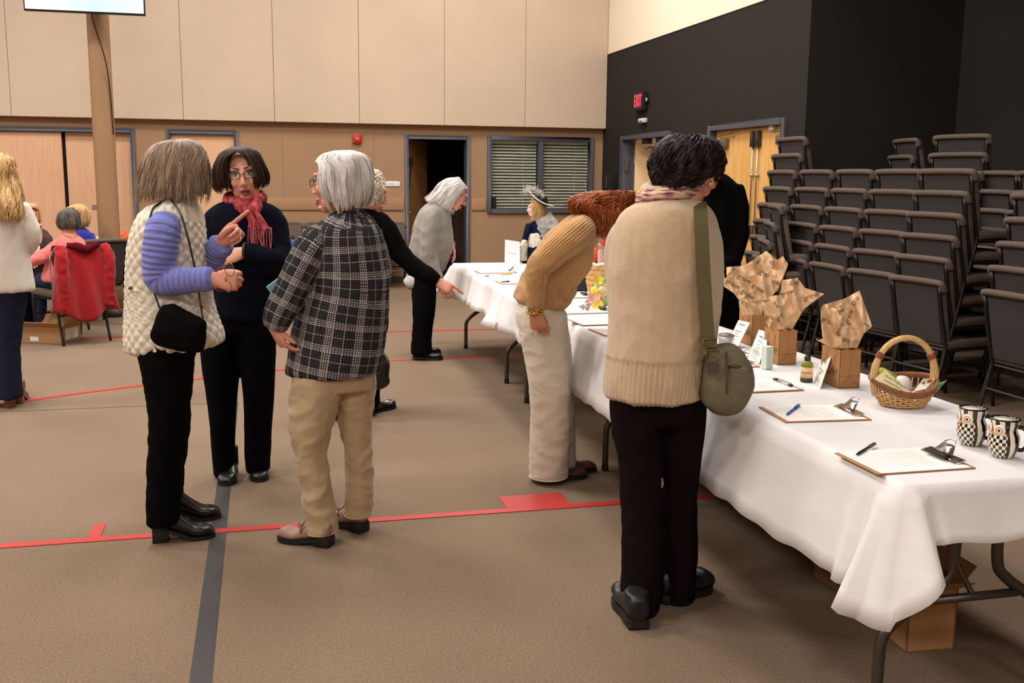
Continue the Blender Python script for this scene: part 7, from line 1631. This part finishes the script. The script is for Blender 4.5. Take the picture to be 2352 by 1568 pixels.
candy('gift_box', -.02, .03, .33, .035, .03, .10, .3, .25, M('rust_box', (178, 78, 34), .5), 'rust coloured box standing in the sweets basket', 'box')
pb = lump('plush_toy', (gc[0] + .06, gc[1] - .02, gc[2] + .26), (.065, .06, .09), M('pale_plush', (234, 206, 190), .95, .1, 60, .4, 200), 'pale pink fluffy plush in the sweets basket', 'plush', 9, .25)
o = empty('ribbon', gc + UP * .3, world=True); tag(o, 'black and white gingham ribbon across the sweets basket', 'ribbon'); GING = NT('gingham'); s = GING.sep(GING.obj()); f_ = GING.math('GREATER_THAN', GING.math('SINE', GING.math('MULTIPLY', GING.math('ADD', s[0], s[2]), 420)), 0); GING.color(GING.mix(f_, srgb((24, 22, 24)), srgb((210, 204, 198)))); GING = GING.m
for pts in ([(-.09, -.06, .36), (-.05, -.08, .32), (-.02, -.09, .28), (.02, -.09, .285)], [(-.02, -.09, .285), (.03, -.1, .295), (.08, -.09, .30)]): MB().tube(spline([gc + np.array(q) for q in pts], 12), .009, 6).build('band', GING, o, True)
# ---- silk flowers beside it
def flower(px, py, off, r_, col, label, tilt):
    c = Plane(gc[0], gc[1] - .3).pt(px, py, off); o = empty('silk_flower', c, tilt); tag(o, label, 'flower', 'silk spring flowers'); pm = M('petal_' + col, dict(yellow=(244, 220, 96), green=(176, 214, 150), pink=(240, 180, 180), cream=(244, 226, 180))[col], .6, .12, 40)
    base = None
    for k in range(6):
        if base is None:
            V = []; 
            for i, t in enumerate(np.linspace(0, 1, 6)):
                for u in np.linspace(-1, 1, 5): wd = r_ * .62 * math.sin(PI * (t * .82 + .12)); V.append((u * wd, t * r_, .35 * r_ * t * t + .12 * r_ * u * u))
            base = mobj('petal', V, [(i * 5 + j, i * 5 + j + 1, i * 5 + 6 + j, i * 5 + 5 + j) for i in range(5) for j in range(4)], pm, o, True); p_ = base
        else: p_ = base.copy(); COL.objects.link(p_)
        p_.rotation_euler = (.3, 0, k * PI / 3)
    MB().ell((0, 0, r_ * .12), (r_ * .2, r_ * .2, r_ * .15), 10, 6).build('centre', M('flower_eye', (224, 190, 70), .7), o, True); o.rotation_euler = (1.0, .2 * math.sin(px), tilt); return o
FL = [(1372, 646, .0, .04, 'yellow', 'topmost yellow silk flower'), (1384, 655, .0, .038, 'green', 'topmost pale green silk flower'), (1366, 665, -.02, .038, 'green', 'pale green silk flower at the left of the bunch'), (1362, 676, -.05, .045, 'yellow', 'large yellow silk flower at the left of the bunch'), (1384, 676, -.06, .045, 'cream', 'cream silk flower in the middle of the bunch'),
      (1398, 664, -.03, .04, 'yellow', 'yellow silk flower half hidden by the beige sleeve'), (1360, 690, -.10, .045, 'pink', 'pink silk flower low on the left'), (1380, 692, -.11, .045, 'pink', 'pink silk flower low in the middle'), (1376, 705, -.15, .042, 'yellow', 'lowest yellow silk flower'), (1392, 700, -.14, .04, 'green', 'lowest pale green silk flower'), (1394, 714, -.17, .04, 'pink', 'lowest pink silk flower by the sleeve')]
for i, f in enumerate(FL): flower(*f, i * .7)
pq = Plane(*gz(1345, 712, .746)[:2]); o = empty('silver_bow', pq.pt(1345, 712, 0), world=True); tag(o, 'crumpled silver grey bow by the silk flowers', 'bow'); SIL = M('silver_foil', (170, 164, 152), .3, .15, 40, metal=.5)
for k, (A, B, C) in enumerate((((1328, 703), (1345, 700), (1340, 712)), ((1345, 699), (1362, 696), (1352, 711)), ((1340, 706), (1356, 703), (1350, 714)))):
    a, b, c = [pq.pt(*q, -.01 * k) for q in (A, B, C)]; mobj('loop', [a, b, c, (a + b) / 2 - NF * .03 + UP * .01], [(0, 1, 3), (1, 2, 3), (2, 0, 3), (0, 2, 1)], SIL, o)
# ---- costume doll at the end of the far table
p0 = gz(1222, 604, .746); pl = Plane(p0[0], p0[1] + .05)
o = empty('costume_doll', pl.pt(1222, 604, .0), world=True); tag(o, 'doll in a navy hat and dress standing on the farthest table', 'doll')
DSK = M('doll_porcelain', (232, 190, 170), .3); DNV = knit('doll_navy', (24, 28, 46), .2); DWH = M('doll_lace', (222, 210, 196), .8, .1, 120, .4, 300)
hd = pl.pt(1228, 478, 0); HRd = basis(vdir(-.95, -.2), .05); mbh = head_parts(hd, HRd, .62, pl.pt(1236, 505, 0), .035); me = remesh(mbh.v, mbh.f, .004, 4); oobj('head', me, DSK, o, True)
for q in (-1, 1): MB().ell(hd + HRd @ (np.array((q * .031, .08, .011)) * .62), (.005, .005, .005)).build('eye', IRIS, o, True)
garment('dress', [sect(pl, [(1218, 508, 1252, 508, .05), (1210, 522, 1262, 524, .07), (1212, 545, 1262, 548, .07), (1216, 560, 1264, 562, .075)], 14)], DNV, o, .008, 3, (.003, (20, 20, 12)))
garment('apron', [sect(pl, [(1214, 538, 1240, 534, .03, -.05), (1212, 555, 1246, 556, .035, -.055), (1216, 572, 1244, 574, .03, -.05)], 10)], DWH, o, .008, 2, (.005, (30, 30, 14)))
garment('skirt', [sect(pl, [(1212, 560, 1264, 562, .08), (1202, 580, 1272, 582, .11), (1198, 602, 1278, 603, .13)], 14)], DNV, o, .009, 2, (.008, (30, 30, 4)))
garment('sleeve', [limb(pl, [(1216, 516, -.05, .03), (1210, 535, -.07, .028), (1205, 552, -.08, .022)], 14)], DNV, o, .007, 2, (.003, (20, 20, 20))); garment('ruffle', [limb(pl, [(1206, 550, -.08, .02), (1201, 566, -.08, .03)], 8)], DWH, o, .007, 2, (.004, (30, 30, 30)))
garment('pantaloon', [limb(pl, [(1206, 560, -.09, .028), (1202, 582, -.09, .03), (1202, 597, -.09, .034)], 10)], M('silver_lace', (176, 170, 150), .5, .3, 80, .4), o, .007, 2, (.006, (40, 40, 10)))
hair_px('hair', pl, [(1226, 456, 1238, 456, .02, 0), (1218, 464, 1246, 464, .055, 0), (1216, 478, 1250, 478, .065, 0), (1218, 496, 1254, 496, .06, 0), (1210, 514, 1246, 512, .05, -.02)], HBL, o, open_ang=lambda t: .0 if t < .2 else .8, psi=PI, nst=500, fuzz=.01, curl=1., tip=.01, seed=71, lw=.002)
HT = M('navy_felt', (24, 28, 40), .8, .1, 30)
hc_ = pl.pt(1240, 462, 0); tz = RT * .5 + UP * .86; tx_ = RT * .86 - UP * .5; Rh = np.stack([tx_, NF, tz], 1)
mb = MB().ell(hc_ + tz * .02, (.065, .07, .05), 24, 12, Rh); mb.build('hat_crown', HT, o, True)
V = []; 
for rr, hh in ((.06, .004), (.09, .0), (.115, .012)):
    for a in np.linspace(0, 2 * PI, 28, endpoint=False): V.append(hc_ + tx_ * rr * math.cos(a) * 1.1 + NF * rr * math.sin(a) + tz * (hh + .012 * math.cos(2 * a)))
br_ = mobj('hat_brim', V, [(k * 28 + i, k * 28 + (i + 1) % 28, (k + 1) * 28 + (i + 1) % 28, (k + 1) * 28 + i) for k in range(2) for i in range(28)], HT, o, True); m_ = br_.modifiers.new('t', 'SOLIDIFY'); m_.thickness = .005
MB().tube([hc_ + tx_ * .115 * 1.1 * math.cos(a) + NF * .115 * math.sin(a) + tz * (.014 + .012 * math.cos(2 * a)) for a in np.linspace(0, 2 * PI, 40)], .006, 6).build('brim_braid', DWH, o, True)
fe = MB(); S = spline([pl.pt(1250, 450, -.08), pl.pt(1235, 438, -.09), pl.pt(1218, 432, -.09), pl.pt(1204, 440, -.08)], 26); g_ = np.random.default_rng(5)
fe.tube(S, .004, 5)
for k in range(150): c = S[g_.integers(0, 26)]; fe.tube([c, c + np.array([g_.normal(0, .014), g_.normal(0, .012), g_.normal(.0, .016)]), c + np.array([g_.normal(-.005, .025), g_.normal(0, .02), g_.normal(-.006, .022)])], [.0022, .0016, .0006], 4)
fe.build('plume', M('white_plume', (214, 204, 196), .9, .3, 50), o, True)
CELL = NT('cellophane'); CELL.color((.9, .88, .86)); CELL.set(Roughness=.08, Alpha=.35); CELL = CELL.m
lump_ = garment('cellophane_wrap', [sect(pl, [(1232, 498, 1262, 490, .05), (1226, 515, 1280, 510, .08), (1236, 545, 1286, 540, .08)], 10)], CELL, o, .01, 1, (.015, (14, 14, 14)))
MB().box(p0[0] - .02, p0[0] + .22, p0[1], p0[1] + .16, .746, .758).build('stand', M('dark_stand', (60, 48, 40), .5), o)
# ---- dark box behind the camel sweater, cartons under the near table
q = gz(1327, 670, .7445); o = carton('black_case', (q[0] + .02, q[1] + .12), .0, .22, .16, .085, 'black case on the table behind the camel sweater', BLKPL, False, 'case'); o.location[2] = .7445
qf = gz(2095, 1505); o = carton('cardboard_box', (qf[0] + .085, qf[1] + .16), -.06, .17, .29, .21, 'open cardboard box under the nearest table', CARD, True)
qf2 = gz(2010, 1440); carton('cardboard_box', (qf2[0] + .13, qf2[1] + .35), .1, .2, .2, .13, 'flat cardboard box deeper under the nearest table', CARDD, False)
